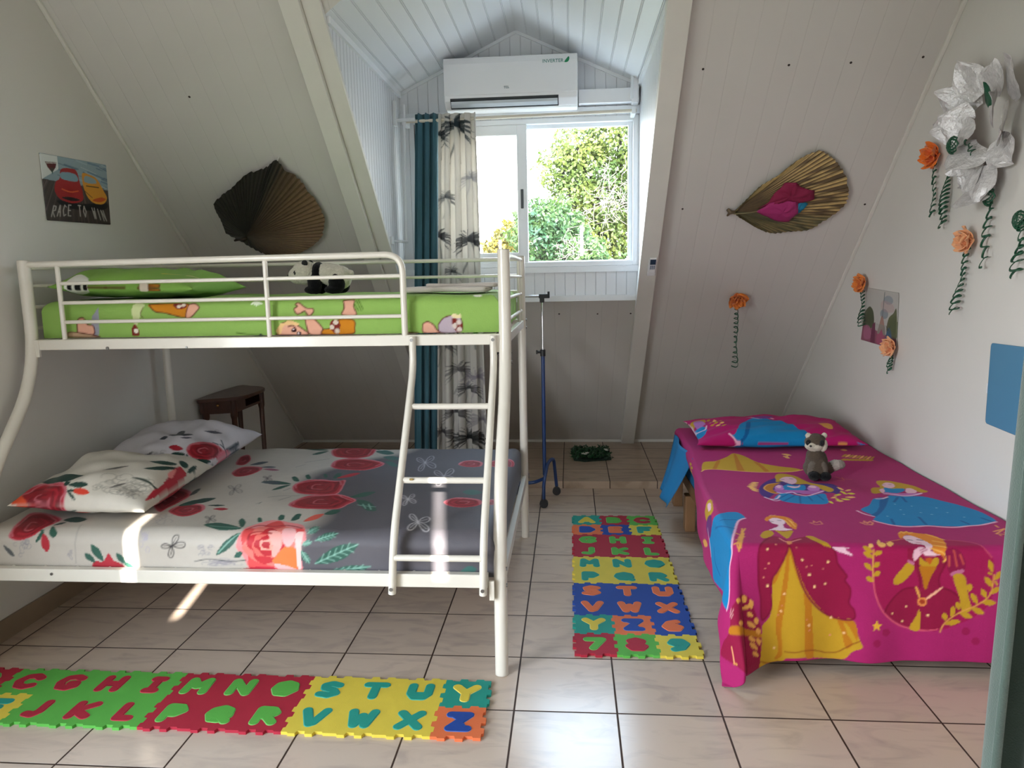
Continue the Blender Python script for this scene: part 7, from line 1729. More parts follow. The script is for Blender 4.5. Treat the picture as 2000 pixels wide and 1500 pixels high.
def bubble(ch, cx, cy, w, h, z0, z1, r):
    """fat rounded letter: discs and bars of one height"""
    q = MB(); X = lambda p: (cx+(p[0]-.5)*w, cy+(p[1]-.5)*h); n = 0
    for st in BUB[ch]:
        P = [X(p) for p in st]
        for p in P: n += 1; q.prism([(r*math.cos(t*math.pi/8), r*math.sin(t*math.pi/8)) for t in range(16)], (p[0], p[1], 0), (1, 0, 0), (0, 1, 0), (0, 0, 1), z0, z1+n*.00003)
        for a, b in zip(P, P[1:]):
            d = math.hypot(b[0]-a[0], b[1]-a[1]); nx, ny = -(b[1]-a[1])/d*r, (b[0]-a[0])/d*r
            n += 1; q.prism([(a[0]-nx, a[1]-ny), (b[0]-nx, b[1]-ny), (b[0]+nx, b[1]+ny), (a[0]+nx, a[1]+ny)], (0, 0, 0), (1, 0, 0), (0, 1, 0), (0, 0, 1), z0, z1+n*.00003)
    return q
FOAM_L = {k: mat('%s foam groove' % k, c, .8) for k, c in dict(red='#c8505c', green='#8cc878', yellow='#eadc84', teal='#5cb8a8', orange='#ee9a70', blue='#6a86c0').items()}
def foam_tile(x, y, bg, ch, fg, where, grp):
    t = thing('foam_tile', (x+TS/2, y+TS/2, 0), '%s foam puzzle tile with a %s %s %s, %s' % (bg, fg, 'number' if ch.isdigit() else 'letter', ch, where), 'play mat tile', grp)
    MB().prism(OUTL, (x, y, 0), (1, 0, 0), (0, 1, 0), (0, 0, 1), .0, .0100).build('tile', FOAM[bg], t)
    w = .060 if ch in 'IJL' else .072
    bubble(ch, x+TS/2, y+TS/2, w, .070, .0090, .0104, .0165).build('letter_outline', FOAM_L[fg], t)
    bubble(ch, x+TS/2, y+TS/2, w, .070, .0095, .0120, .0140).build('number' if ch.isdigit() else 'letter', FOAM[fg], t)
rows = ['A:teal:yellow B:red:green C:green:red', 'D:orange:blue E:blue:orange F:yellow:teal', 'G:red:green H:red:green I:red:green', 'J:red:green K:red:green L:red:green',
        'M:yellow:teal N:yellow:teal O:yellow:teal', 'P:yellow:teal Q:yellow:teal R:yellow:teal', 'S:blue:orange T:blue:orange U:blue:orange', 'V:blue:orange W:blue:orange X:blue:orange',
        'Y:teal:yellow Z:orange:blue 6:blue:orange', '7:red:green 8:green:red 9:yellow:teal']
for j, r in enumerate(rows):
    for i, c in enumerate(r.split()):
        ch, bg, fg = c.split(':'); foam_tile(.006+i*TS, 4.032-(j+1)*TS, bg, ch, fg, 'in the mat beside the single bed', 'foam tiles of the mat beside the single bed')
for j, r in enumerate(['B:red:green C:green:red G:green:red H:green:red I:green:red M:red:green N:red:green O:red:green S:yellow:teal T:yellow:teal U:yellow:teal Y:teal:yellow',
                       'E:blue:orange F:yellow:teal J:green:red K:green:red L:green:red P:red:green Q:red:green R:red:green V:yellow:teal W:yellow:teal X:yellow:teal Z:orange:blue']):
    for i, c in enumerate(r.split()):
        ch, bg, fg = c.split(':'); foam_tile(-.280-(12-i)*TS, 2.285-(j+1)*TS, bg, ch, fg, 'in the mat before the bunk bed', 'foam tiles of the mat before the bunk bed')

# ------------------------------------------------------------------ plush animals: one body each, coloured patches
def plush(name, blobs, loc, label, cat, voxel=.0035, noise_=.0012, scale=1.0):
    """blobs: (centre, radii, colour, rotation about y) fused to one continuous body"""
    root = thing(name, loc, label, cat)
    q = MB()
    for c, r, col, ry in blobs: q.sphere([x*scale for x in c], [x*scale for x in r], 20, 14, Matrix.Rotation(ry, 3, 'Y'))
    tmp = bpy.data.objects.new('tmp', q.mesh('tmp')); COL.objects.link(tmp); rm = tmp.modifiers.new('r', 'REMESH'); rm.mode = 'VOXEL'; rm.voxel_size = voxel
    dg = bpy.context.evaluated_depsgraph_get(); dg.update(); me = bpy.data.meshes.new_from_object(tmp.evaluated_get(dg)); bpy.data.objects.remove(tmp)
    n = len(me.vertices); co = np.empty(n*3); me.vertices.foreach_get('co', co); co = co.reshape(-1, 3); best = np.full(n, 1e9); col = np.zeros((n, 3))
    for c, r, cl, ry in blobs:
        d = (co-np.array(c)*scale); ca, sa = math.cos(-ry), math.sin(-ry); d = np.stack([d[:, 0]*ca+d[:, 2]*sa, d[:, 1], -d[:, 0]*sa+d[:, 2]*ca], -1)
        v = np.abs(np.sqrt(((d/(np.array(r)*scale))**2).sum(1))-1)*min(r)*scale; m = v < best; best[m] = v[m]; col[m] = lin(cl)
    rg = np.random.RandomState(3); nr = np.empty(n*3); me.vertices.foreach_get('normal', nr); co = co+nr.reshape(-1, 3)*(rg.rand(n, 1)-.5)*noise_*2
    me.vertices.foreach_set('co', co.ravel()); me.update()
    a = me.color_attributes.new('print', 'FLOAT_COLOR', 'POINT'); c4 = np.ones((n, 4), np.float32); c4[:, :3] = col*(.88+.24*rg.rand(n, 1)); a.data.foreach_set('color', c4.ravel())
    me.transform(Matrix.Translation(loc)); link('body', me, mat('plush fur', (1, 1, 1), .95, attr='print', bump=.9, bscale=500, sheen=.12, spec=.15), root, True)
    return root
BK, WH = '#0a0a0d', '#d8d2c2'
px, py, pz = -1.10, 3.16, 1.327
pan = plush('plush_panda', [((.045, 0, .083), (.075, .052, .050), WH, .25), ((.085, 0, .070), (.050, .050, .052), WH, 0), ((-.012, 0, .090), (.030, .050, .050), BK, 0),
    ((-.075, 0, .094), (.058, .056, .053), WH, 0), ((-.105, -.008, .082), (.042, .042, .038), WH, 0), ((-.128, -.010, .076), (.020, .024, .018), WH, 0), ((.128, 0, .088), (.018, .016, .015), WH, 0),
    ((-.022, -.036, .040), (.030, .026, .042), BK, -.25), ((-.032, -.040, .018), (.036, .026, .018), BK, 0), ((-.022, .036, .040), (.030, .026, .042), BK, -.25), ((-.032, .040, .018), (.036, .026, .018), BK, 0),
    ((.078, -.036, .045), (.036, .026, .045), BK, -.15), ((.064, -.040, .018), (.042, .028, .018), BK, 0), ((.078, .036, .045), (.036, .026, .045), BK, -.15), ((.064, .040, .018), (.042, .028, .018), BK, 0)],
    (px, py, pz), 'black and white plush panda standing on the green sheet of the top bunk', 'soft toy')
blackp = mat('black plush', (.006, .006, .008), .9, bump=.6, bscale=400, sheen=.08); eye_m = mat('glossy black eye', (.01, .01, .01), .1)
for s in (-1, 1): MB().sphere((px-.062, py+s*.036, pz+.134), (.014, .008, .015), 14, 10).build('ear', blackp, pan, True)
MB().sphere((px-.100, py-.044, pz+.092), (.013, .006, .016), 14, 10, Matrix.Rotation(.5, 3, 'Y')).build('eye_patch', blackp, pan, True)
MB().sphere((px-.130, py+.012, pz+.094), (.010, .012, .014), 14, 10).build('eye_patch', blackp, pan, True)
MB().sphere((px-.149, py-.011, pz+.083), (.005, .007, .005), 10, 8).build('nose', eye_m, pan, True)
MB().sphere((px-.103, py-.050, pz+.093), (.004, .003, .004), 10, 8).build('eye', eye_m, pan, True)
BRN, GRY, CRM = '#54483c', '#6a6056', '#cfc6b4'
qx, qy, qz = 1.105, 3.27, .458
rac = plush('plush_raccoon', [((0, 0, .070), (.048, .045, .065), BRN, 0), ((-.005, -.008, .045), (.052, .048, .045), BRN, 0), ((.005, .02, .04), (.055, .05, .042), BRN, 0), ((-.012, -.012, .105), (.038, .036, .035), BRN, 0),
    ((-.012, -.010, .165), (.046, .042, .040), BRN, 0), ((-.020, -.020, .150), (.040, .036, .022), CRM, 0), ((-.038, -.038, .155), (.019, .019, .015), CRM, 0), ((.018, -.028, .155), (.018, .016, .028), CRM, 0),
    ((-.024, -.046, .020), (.024, .030, .022), BK, 0), ((.024, -.046, .018), (.026, .030, .020), BK, 0), ((-.03, -.03, .05), (.018, .02, .035), GRY, .2), ((.02, -.035, .05), (.018, .02, .035), GRY, -.2),
    ((-.045, -.012, .196), (.013, .009, .013), CRM, 0), ((.028, -.004, .194), (.013, .009, .014), CRM, 0),
    ((.060, .02, .038), (.030, .024, .028), BRN, 0), ((.088, .02, .050), (.030, .024, .026), '#b8aea4', -.4), ((.108, .02, .054), (.026, .022, .022), '#968c82', 0)],
    (qx, qy, qz), 'seated plush raccoon with black paws and mask on the pink bedspread', 'soft toy')
for x, y in ((-.052, -.040), (.004, -.050)):
    MB().sphere((qx+x, qy+y, qz+.170), (.011, .006, .014), 12, 10).build('eye_patch', blackp, rac, True)
    MB().sphere((qx+x*1.04, qy+y-.006, qz+.171), .0042, 10, 8).build('eye', eye_m, rac, True)
MB().sphere((qx-.047, qy-.058, qz+.158), (.0055, .005, .0045), 10, 8).build('nose', eye_m, rac, True)

# ------------------------------------------------------------------ dried palm fans on the sloping wall
def leaf_fan(name, outline, apex, label, colfn, lift, n=110, rr=7, zig=.0035, curl=.0, stem=None, under=.012):
    P = np.array(curve(outline, 6)); d = np.r_[0, np.cumsum(np.hypot(*np.diff(np.vstack([P, P[:1]]), axis=0).T))]; PP = np.vstack([P, P[:1]])
    tt = np.linspace(0, d[-1], n, endpoint=False); E = np.stack([np.interp(tt, d, PP[:, 0]), np.interp(tt, d, PP[:, 1])], -1); A_ = np.array(apex)
    rg = np.random.RandomState(5); vs = []; cols = []
    for k in range(n):
        e = E[k]+(E[k]-A_)/np.linalg.norm(E[k]-A_)*rg.uniform(-.006, .004)
        for j in range(rr+1):
            r = j/rr; q = A_+(e-A_)*r; z = under+lift*math.sin(min(r, 1)*math.pi*.6)+curl*r*r*(1+math.cos(k/n*6.28))+(zig if k % 2 else -zig)*r
            vs.append(S(q[0], q[1], z)); cols.append(colfn(k/n, r, k % 2, rg.rand()))
    fs = [(k*(rr+1)+j, k*(rr+1)+j+1, ((k+1) % n)*(rr+1)+j+1, ((k+1) % n)*(rr+1)+j) for k in range(n) for j in range(rr)]
    t = thing(name, S(apex[0], apex[1], under), label, 'palm fan')
    me = bpy.data.meshes.new('blade'); me.from_pydata(vs, [], fs); a = me.color_attributes.new('print', 'FLOAT_COLOR', 'POINT')
    a.data.foreach_set('color', np.array([(*lin(c), 1) for c in cols], np.float32).ravel())
    o = link('blade', me, mat('dried palm leaf', (1, 1, 1), .6, attr='print', var=.12, vscale=40), t); o.modifiers.new('thickness', 'SOLIDIFY').thickness = .0012
    return t
FL = [(-1.472,2.873),(-1.455,2.81),(-1.41,2.774),(-1.382,2.69),(-1.353,2.603),(-1.342,2.513),(-1.355,2.439),(-1.4,2.345),(-1.483,2.268),(-1.575,2.218),(-1.675,2.196),(-1.749,2.207),(-1.811,2.25),(-1.865,2.309),(-1.904,2.35),(-1.939,2.39),(-1.933,2.478),(-1.931,2.581),(-1.905,2.623),(-1.838,2.673),(-1.783,2.705),(-1.722,2.753),(-1.664,2.794),(-1.602,2.814),(-1.54,2.834),(-1.502,2.864)]
FR = [(.88,2.458),(.943,2.569),(.983,2.626),(1.047,2.678),(1.095,2.739),(1.144,2.788),(1.203,2.816),(1.267,2.783),(1.334,2.72),(1.389,2.633),(1.424,2.551),(1.428,2.484),(1.396,2.416),(1.336,2.346),(1.281,2.301),(1.188,2.293),(1.095,2.285),(1.019,2.321),(.94,2.378),(.885,2.420)]
def mixc(a, b, t): a, b = np.array(lin(a)), np.array(lin(b)); return tuple(a+(b-a)*max(0, min(1, t)))
fanl = leaf_fan('palm_fan', FL, (-1.84, 2.345), 'wide dark dried palm leaf fan on the sloping wall above the bunk bed', lambda a, r, z, n: mixc('#33302a' if z else '#24231c', '#7a6044', (a-.02)*(.50-a)*20*r+.22*z*r+n*.2), .02, 130)
S_ = lambda x, s, d: S(x, s, d)
MB().tube([S(-1.84, 2.345, .03), S(-1.90, 2.33, .02), S(-1.925, 2.315, .012)], [.010, .008, .006], 8).build('stalk', mat('dry stalk', '#3c3022', .7, bump=.5), fanl, True)
MB().tube([S(-1.475, 2.868, .03), S(-1.475, 2.868, .0)], .003, 8).build('pin', mat('white pin', (.7, .7, .66), .4), fanl)
fanr = leaf_fan('palm_fan', FR, (.872, 2.438), 'pale ribbed dried palm leaf fan with a pink cloth bow on the right sloping wall', lambda a, r, z, n: mixc(('#46452f' if (a < .14 or a > .62) else '#4a3822'), '#d8b878', (.85 if z and n > .25 else .02)*min(1, max(0, r-.25)*2)*(1 if .12 < a < .6 else .35)+n*.08), .015, 120)
MB().tube([S(.875, 2.438, .02), S(.85, 2.435, .02), S(.835, 2.45, .012)], [.007, .012, .009], 8).tube([S(.85, 2.435, .02), S(.842, 2.405, .01)], [.008, .005], 8).build('stalk', mat('pale dry stalk', '#6a5a44', .7, bump=.5), fanr, True)
MB().tube([S(.865, 2.438, .036), S(.95, 2.452, .045), S(1.03, 2.48, .05)], [.003, .0025, .0015], 6).build('midrib', mat('pale rib', '#7d7250', .6), fanr, True)
# cloth bow tucked on the fan
bow = thing('cloth_bow', S(1.1, 2.5, .045), 'folded scrap of pink and blue printed cloth pinned on the right palm fan', 'cloth')
def patch(pts, col, d0, nm, seed):
    P = np.array(pts); c = P.mean(0); rg = random.Random(seed); n = len(P); vs = [S(c[0], c[1], d0+.016)]; fs = []; R_ = 5
    for j in range(1, R_+1):
        for k in range(n*3):
            a = P[(k//3) % n]; b = P[(k//3+1) % n]; q = a+(b-a)*(k % 3)/3; q = c+(q-c)*j/R_; vs.append(S(q[0], q[1], d0+.016*(1-(j/R_)**2)+.005*math.sin(k*1.3+j)+rg.uniform(-.001, .001)))
    m = n*3
    for k in range(m): fs.append((0, 1+k, 1+(k+1) % m))
    for j in range(R_-1):
        for k in range(m): fs.append((1+j*m+k, 1+(j+1)*m+k, 1+(j+1)*m+(k+1) % m, 1+j*m+(k+1) % m))
    o = MB().add(vs, fs).build(nm, mat(col[0], col[1], .8, bump=.2, bscale=200), bow, True); o.modifiers.new('thickness', 'SOLIDIFY').thickness = .0015
patch([(1.17,2.50),(1.16,2.40),(1.19,2.42),(1.235,2.49),(1.20,2.515)], ('blue cloth', '#16789c'), .034, 'blue_corner', 1)
patch([(.985,2.475),(1.03,2.522),(1.054,2.591),(1.082,2.636),(1.136,2.643),(1.164,2.61),(1.242,2.584),(1.253,2.531),(1.20,2.50),(1.08,2.50)], ('dark pink cloth', '#861640'), .040, 'upper_fold', 2)
patch([(.975,2.46),(1.03,2.52),(1.13,2.53),(1.175,2.52),(1.19,2.45),(1.16,2.385),(1.08,2.40)], ('pink cloth', '#a02868'), .050, 'lower_fold', 3)

# ------------------------------------------------------------------ tissue flowers with curled ribbon
rib_m = mat('dark green ribbon', '#0c4a30', .4, spec=.6)
def petal(q, c, n_, u, L_, Wd, cup, seed, ruf=.15, M_=7):
    """crumpled petal from centre c along u, facing n_"""
    n_, u = Vector(n_).normalized(), Vector(u).normalized(); w = n_.cross(u).normalized(); rg = random.Random(seed); vs = []; ph = rg.uniform(0, 6)
    for i in range(M_):
        t = i/(M_-1)
        for j in range(M_):
            s = j/(M_-1)*2-1; wd = Wd*math.sin(math.pi*min(.97, .12+t*.80))**.7
            z = cup*t*t+ruf*L_*(math.sin(s*5+ph)*.5+math.sin(t*7+s*3+ph*2)*.5)*t*.6+rg.uniform(-1, 1)*ruf*L_*.12
            vs.append(Vector(c)+u*(L_*t)*(1-.12*s*s)+w*(wd*s)+n_*(z-cup*.3*s*s))
    q.add(vs, [(i*M_+j, i*M_+j+1, (i+1)*M_+j+1, (i+1)*M_+j) for i in range(M_-1) for j in range(M_-1)])
def tissue(parent, c, r, n_, m, seed, k=13, name='blossom'):
    q = MB(); n_ = Vector(n_).normalized(); a = n_.orthogonal().normalized(); b = n_.cross(a); rg = random.Random(seed)
    for i in range(k):
        an = i*2.4+rg.uniform(-.3, .3); lay = i/k; u = (a*math.cos(an)+b*math.sin(an))*(1-lay*.55)+n_*(.15+lay*.9)
        nn = (n_-u*n_.dot(u)*.5); petal(q, Vector(c)+n_*.004, nn, u, r*(1.05-.35*lay), r*.55, r*.25, seed*31+i, .22)
    o = q.build(name, m, parent, True); o.modifiers.new('thickness', 'SOLIDIFY').thickness = .0006; return o
def ribbon(parent, top, bottom, amp, turns, seed, out, lat, name='ribbon', w=.0042):
    """curled strip; lat: direction across, out: direction off the wall"""
    top, bottom, out, lat = Vector(top), Vector(bottom), Vector(out), Vector(lat); rg = random.Random(seed); ph = rg.uniform(0, 6); pts = []; N_ = int(turns*14)
    for i in range(N_+1):
        t = i/N_; a = amp*(.45+.75*abs(math.sin(t*4+ph)))*(.6+.6*t); an = t*turns*2*math.pi+ph+.8*math.sin(t*9+ph)
        pts.append(top.lerp(bottom, t+.010*math.sin(an*2))+lat*(a*math.cos(an))+out*(a*.6*(1+math.sin(an)))+(bottom-top).normalized()*(.012*math.sin(an)))
    return MB().tube(pts, w, 6, flat=.35).build(name, rib_m, parent, True)
def rosette(parent, c, r, seed, out, name='ribbon_rosette'):
    q = MB(); rg = random.Random(seed); out = Vector(out); a = out.orthogonal().normalized(); b = out.cross(a)
    for i in range(8):
        an = i*.8; cc = Vector(c)+(a*math.cos(an)+b*math.sin(an))*r*.35
        q.tube([cc+(a*math.cos(t+an)+b*math.sin(t+an))*r*.55+out*(.006+r*.5*abs(math.sin(t*.5))) for t in np.linspace(0, 6.28, 14)], .004, 6, closed=True, flat=.3)
    return q.build(name, rib_m, parent, True)
ora = mat('bright orange tissue paper', '#e8731c', .8, sheen=.3); ora2 = mat('orange tissue paper', '#e08030', .8, sheen=.3); pea = mat('peach tissue paper', '#e8a878', .8, sheen=.3)
WN = (-1, 0, 0); LT = (0, 1, 0); wx = XR-.012
def wall_flower(y, z, r, m, zb, yb, label, amp=.012, turns=9, seed=1, lr=None):
    t = thing('tissue_flower', (wx, y, z), label, 'paper flower', 'tissue flowers with curled ribbon'); tissue(t, (wx-.006, y, z), r, WN, m, seed)
    ribbon(t, (wx-.004, y, z-r*.5), (wx-.004, yb, zb), amp, turns, seed, WN, LT); return t
wall_flower(3.362, 1.868, .066, ora, 1.615, 3.345, 'bright orange tissue flower left of the silver paper flower', seed=1)
wall_flower(3.046, 1.492, .060, pea, 1.205, 3.105, 'peach tissue flower below the silver paper flower, with the longest curled ribbon', .018, 11, 4)
wall_flower(4.062, 1.312, .060, ora2, 1.085, 4.04, 'orange tissue flower at the top left corner of the city picture', .020, 10, 6)
wall_flower(3.668, 1.005, .060, pea, .885, 3.685, 'peach tissue flower at the lower right corner of the city picture', .016, 6, 9)
t = thing('tissue_flower', S(1.013, 1.745, .01), 'lone orange tissue flower on the right sloping wall under the palm fan', 'paper flower', 'tissue flowers with curled ribbon')
tissue(t, S(1.013, 1.745, .012), .066, N_IN+Vector((0, -.4, 0)), ora2, 12, 16); c = S(1.013, 1.70, .02); ribbon(t, c, c+Vector((-.002, 0, -.385)), .014, 13, 5, (0, -1, 0), (1, 0, 0))
# silver foil bouquet
foil = mat('crumpled silver paper', (.66, .64, .64), .38, metal=.30, bump=.8, bscale=120, var=.14, vscale=40)
sil = thing('paper_flower', (wx, 2.95, 1.86), 'large crumpled silver paper flower high on the right wall', 'paper flower')
rg = random.Random(7)
for i, (y, z, an, L_, Wd, o_) in enumerate([(3.10,1.98,2.4,.17,.06,.05),(3.02,2.02,1.9,.17,.055,.09),(2.92,2.00,1.2,.18,.06,.06),(2.84,1.99,.7,.18,.06,.05),(3.14,1.93,3.0,.16,.06,.04),(3.12,1.88,3.5,.15,.055,.08),(3.04,1.92,2.7,.13,.06,.12),
    (3.05,1.83,3.9,.14,.055,.07),(3.00,1.78,4.3,.14,.055,.06),(2.93,1.76,4.7,.15,.055,.08),(2.96,1.84,4.2,.12,.06,.12),(2.88,1.85,5.3,.15,.06,.06),(2.84,1.90,6.0,.17,.065,.06),(2.90,1.93,.3,.14,.055,.12),(2.98,1.90,3.3,.10,.05,.14),(3.07,1.77,3.7,.12,.05,.05),(2.97,1.70,4.6,.12,.05,.05)]):
    q = MB(); petal(q, (wx-o_*.5, 2.93+(y-2.97)*.85, z), (-1, -.25, .1+.3*math.sin(i)), (-.45+.25*math.sin(i*3), -math.cos(an), math.sin(an)), L_*.92, Wd*1.2, .05*math.sin(i*2+1), 100+i, .13, 9)
    o = q.build('petal', foil, sil, False); o.modifiers.new('thickness', 'SOLIDIFY').thickness = .0006
rosette(sil, (wx-.13, 2.955, 1.845), .035, 2, WN); ribbon(sil, (wx-.10, 2.94, 1.86), (wx-.10, 2.86, 1.80), .014, 4, 3, WN, LT)
q = MB(); petal(q, (wx-.10, 2.80, 1.95), (-1, 0, .3), (0, .3, 1), .09, .02, .01, 55, .1); o = q.build('green_leaf', rib_m, sil, True); o.modifiers.new('thickness', 'SOLIDIFY').thickness = .0006
def dangle(y, z, zb, yb, r, label, seed, turns, amp):
    t = thing('ribbon_curl', (wx, y, z), label, 'ribbon', 'curled green ribbons under the silver flower')
    if r: rosette(t, (wx-.012, y, z), r, seed, WN)
    ribbon(t, (wx-.004, y, z), (wx-.004, yb, zb), amp, turns, seed, WN, LT, w=.0050); return t
dangle(3.235, 1.80, 1.565, 3.252, 0, 'dense dark green ribbon coil left of the silver flower, with no knot', 11, 13, .022)
dangle(2.905, 1.645, 1.392, 2.925, .036, 'dark green ribbon knot right under the silver flower with a wavy tail', 12, 7, .018)
dangle(2.705, 1.545, 1.355, 2.705, .036, 'dark green ribbon knot at the right edge with a coiled tail', 13, 7, .020)

# ------------------------------------------------------------------ pictures on the side walls
pic_m = mat('glossy printed card', (1, 1, 1), .35, attr='print', spec=.5)
def picture(name, corners, cv, label, x, sgn, rad=0.012):
    (ya, za), (yb, zb), (yc, zc), (yd, zd) = corners       # top left, top right, bottom right, bottom left as seen
    def f(U, V):
        # round the corners of the card
        k = rad; du = np.where(U < k, k-U, np.where(U > 1-k, U-(1-k), 0)); 
        v0 = (1-np.sqrt(np.clip(1-(du/k)**2, 0, 1)))*k*1.4; VV = v0+(1-2*v0)*V
        Y = (ya*(1-U)+yb*U)*VV+(yd*(1-U)+yc*U)*(1-VV); Z = (za*(1-U)+zb*U)*VV+(zd*(1-U)+zc*U)*(1-VV); return np.full_like(Y, x), Y, Z
    o = sheet(name, f, np.r_[np.linspace(0, rad, 5)[:-1], np.linspace(rad, 1-rad, 150), np.linspace(1-rad, 1, 5)[1:]], np.linspace(0, 1, 110), cv, pic_m)
    s = o.modifiers.new('thickness', 'SOLIDIFY'); s.thickness = .003; s.offset = 0
    return tag(o, label, 'picture')
PA = Canvas(0, 1, 0, 1, .004, '#5a6a74')        # racing cars, dark road, streaked sky
PA.grad(lambda X, Y, a: np.where((Y > .62-.05*X)[..., None], np.array(lin('#8fa3ad')), np.array(lin('#3a322e')))+0*a)
rg_ = random.Random(2)
for i in range(26):
    y = rg_.uniform(.62, 1); x = rg_.uniform(.2, 1); PA.line(rg_.choice(['#3c6a8c', '#c4ced0', '#27506e', '#a8bcc4']), rg_.uniform(.01, .03), [(x, y), (x+rg_.uniform(.1, .3), y-rg_.uniform(.02, .08))], alpha=.6)
for i in range(30):
    x = rg_.uniform(0, 1); PA.line(rg_.choice(['#5c4a44', '#1e1c20', '#4a3c3c', '#6a5a58']), rg_.uniform(.005, .02), [(x, .6), (x+(x-.5)*.7, 0)], alpha=.6)
PA.poly('#d8dcda', [(.0, 1), (.24, 1), (.24, .80), (.0, .62)]); PA.poly('#5a1a1e', [(.06, .88), (.22, .90), (.20, .82), (.145, .73), (.09, .80)]); PA.line('#c8c4c0', .012, [(.07, .865), (.21, .885)]); PA.line('#2f5a50', .012, [(.13, .80), (.145, .72), (.16, .80)])
PA.poly('#0e0d10', curve([(.18, .32), (.55, .30), (.95, .36), (.9, .24), (.5, .20), (.25, .24)]))
PA.poly('#a01c20', curve([(.15, .46), (.18, .60), (.24, .66), (.27, .80), (.38, .84), (.50, .82), (.54, .64), (.57, .50), (.56, .36), (.40, .30), (.22, .34)]))
PA.poly('#7fa0b0', curve([(.27, .66), (.28, .76), (.48, .76), (.50, .65)])); PA.line('#d85a2c', .02, curve([(.26, .50), (.38, .47), (.50, .50)], 4, False)); PA.poly('#141214', curve([(.24, .37), (.38, .33), (.52, .36), (.38, .39)]))
PA.poly('#d89428', curve([(.58, .70), (.60, .80), (.70, .79), (.82, .74), (.92, .56), (.97, .44), (.90, .34), (.76, .33), (.66, .40), (.60, .54)]))
PA.poly('#8aa0a8', curve([(.62, .66), (.64, .76), (.78, .73), (.80, .66)])); PA.line('#2c2018', .014, [(.64, .60), (.84, .60)]); PA.poly('#c8501c', curve([(.72, .38), (.84, .36), (.95, .42), (.86, .44)])); PA.line('#4a2a18', .01, [(.60, .52), (.72, .42)])
GL = {'R': [[(0, 0), (0, 1), (.7, .95), (.7, .6), (0, .5), (.8, 0)]], 'A': [[(0, 0), (.4, 1), (.8, 0)], [(.15, .4), (.65, .4)]], 'C': [[(.8, .85), (.3, 1), (0, .5), (.3, 0), (.8, .15)]], 'E': [[(.7, 1), (0, 1), (0, 0), (.7, 0)], [(0, .5), (.6, .5)]],
      'T': [[(0, 1), (.8, 1)], [(.4, 1), (.4, 0)]], 'O': [[(.4, 1), (0, .5), (.4, 0), (.8, .5), (.4, 1)]], 'W': [[(0, 1), (.2, 0), (.4, .7), (.6, 0), (.8, 1)]], 'I': [[(.4, 1), (.4, 0)]], 'N': [[(0, 0), (0, 1), (.8, 0), (.8, 1)]]}
for i, ch in enumerate('RACE TO WIN'):
    if ch == ' ': continue
    x0 = .06+i*.083; y0_ = .06+.04*math.sin(i*.32)
    for st in GL[ch]: PA.line('#c9c2bc', .016, [(x0+a*.055+(x0+a*.055-.5)*(-.12*b), y0_+b*.17) for a, b in st], alpha=.6)
picture('poster', [(2.996, 1.945), (3.443, 1.961), (3.433, 1.676), (3.0, 1.665)], PA, 'small race poster with a red and a yellow car on the left wall', XL+.004, 1)
PB = Canvas(0, 1, 0, 1, .004, '#a8a49e')        # tower and gardens
PB.poly('#b8b6b0', [(0, 1), (1, 1), (1, .35), (0, .4)]); PB.ell('#8f979c', (.72, .84), .14, .08); PB.ell('#8a9298', (.62, .58), .12, .09)
PB.poly('#b88888', curve([(.5, .78), (.6, .82), (.85, .78), (.9, .66), (.7, .62), (.52, .66)]), .35)
PB.poly('#50563c', curve([(.0, .50), (.08, .62), (.18, .66), (.30, .55), (.32, .3), (.0, .2)])); PB.poly('#5a6040', curve([(.72, .3), (.76, .52), (.88, .62), (.97, .70), (1.0, .2), (.8, .15)]))
PB.poly('#8a4a60', [(0, .30), (1, .18), (1, 0), (0, 0)]); PB.poly('#a05a78', curve([(.05, .26), (.2, .3), (.3, .1), (.1, .05)])); PB.poly('#6a2446', [(.3, .35), (.38, .4), (.42, 0), (.28, 0)]); PB.poly('#a04a6a', curve([(.48, .3), (.56, .36), (.66, .2), (.6, .02), (.46, .05)]))
PB.poly('#a07a70', [(.50, .36), (.54, .52), (.57, .55), (.60, .52), (.66, .36)]); PB.poly('#8a8078', [(.46, .2), (.50, .38), (.66, .38), (.70, .2), (.64, .2), (.58, .3), (.52, .2)]); PB.line('#4a6060', .014, [(.575, .52), (.585, .97)])
PB.poly('#3a5a78', curve([(.72, .12), (.74, .3), (.80, .36), (.86, .26), (.86, .1)])); PB.line('#2c2c2c', .012, [(.70, .38), (.76, .30), (.82, .38)])
for i in range(10): PB.line('#3e4430', .008, [(.05+i*.028, .35+.1*math.sin(i)), (.05+i*.028, .6-.05*abs(i-4)/2)]); PB.line('#44502e', .008, [(.78+i*.02, .25), (.80+i*.018, .5+.012*i)])
picture('poster', [(4.042, 1.29), (3.674, 1.271), (3.666, .993), (4.10, 1.006)], PB, 'small city picture with a thin tower and gardens on the right wall', XR-.004, -1)
PC = Canvas(0, 1, 0, 1, .01, '#4f83a4')
picture('poster', [(2.868, 1.10), (2.42, 1.108), (2.42, .775), (2.866, .790)], PC, 'plain blue picture card on the right wall above the single bed', XR-.004, -1, .03)
tag(base_origin(MB().box((XR-.006, 2.868, .905), (XR, 2.876, .945), .001).build('plastic_clip', acw)), 'small clear plastic clip at the left edge of the blue picture', 'clip')

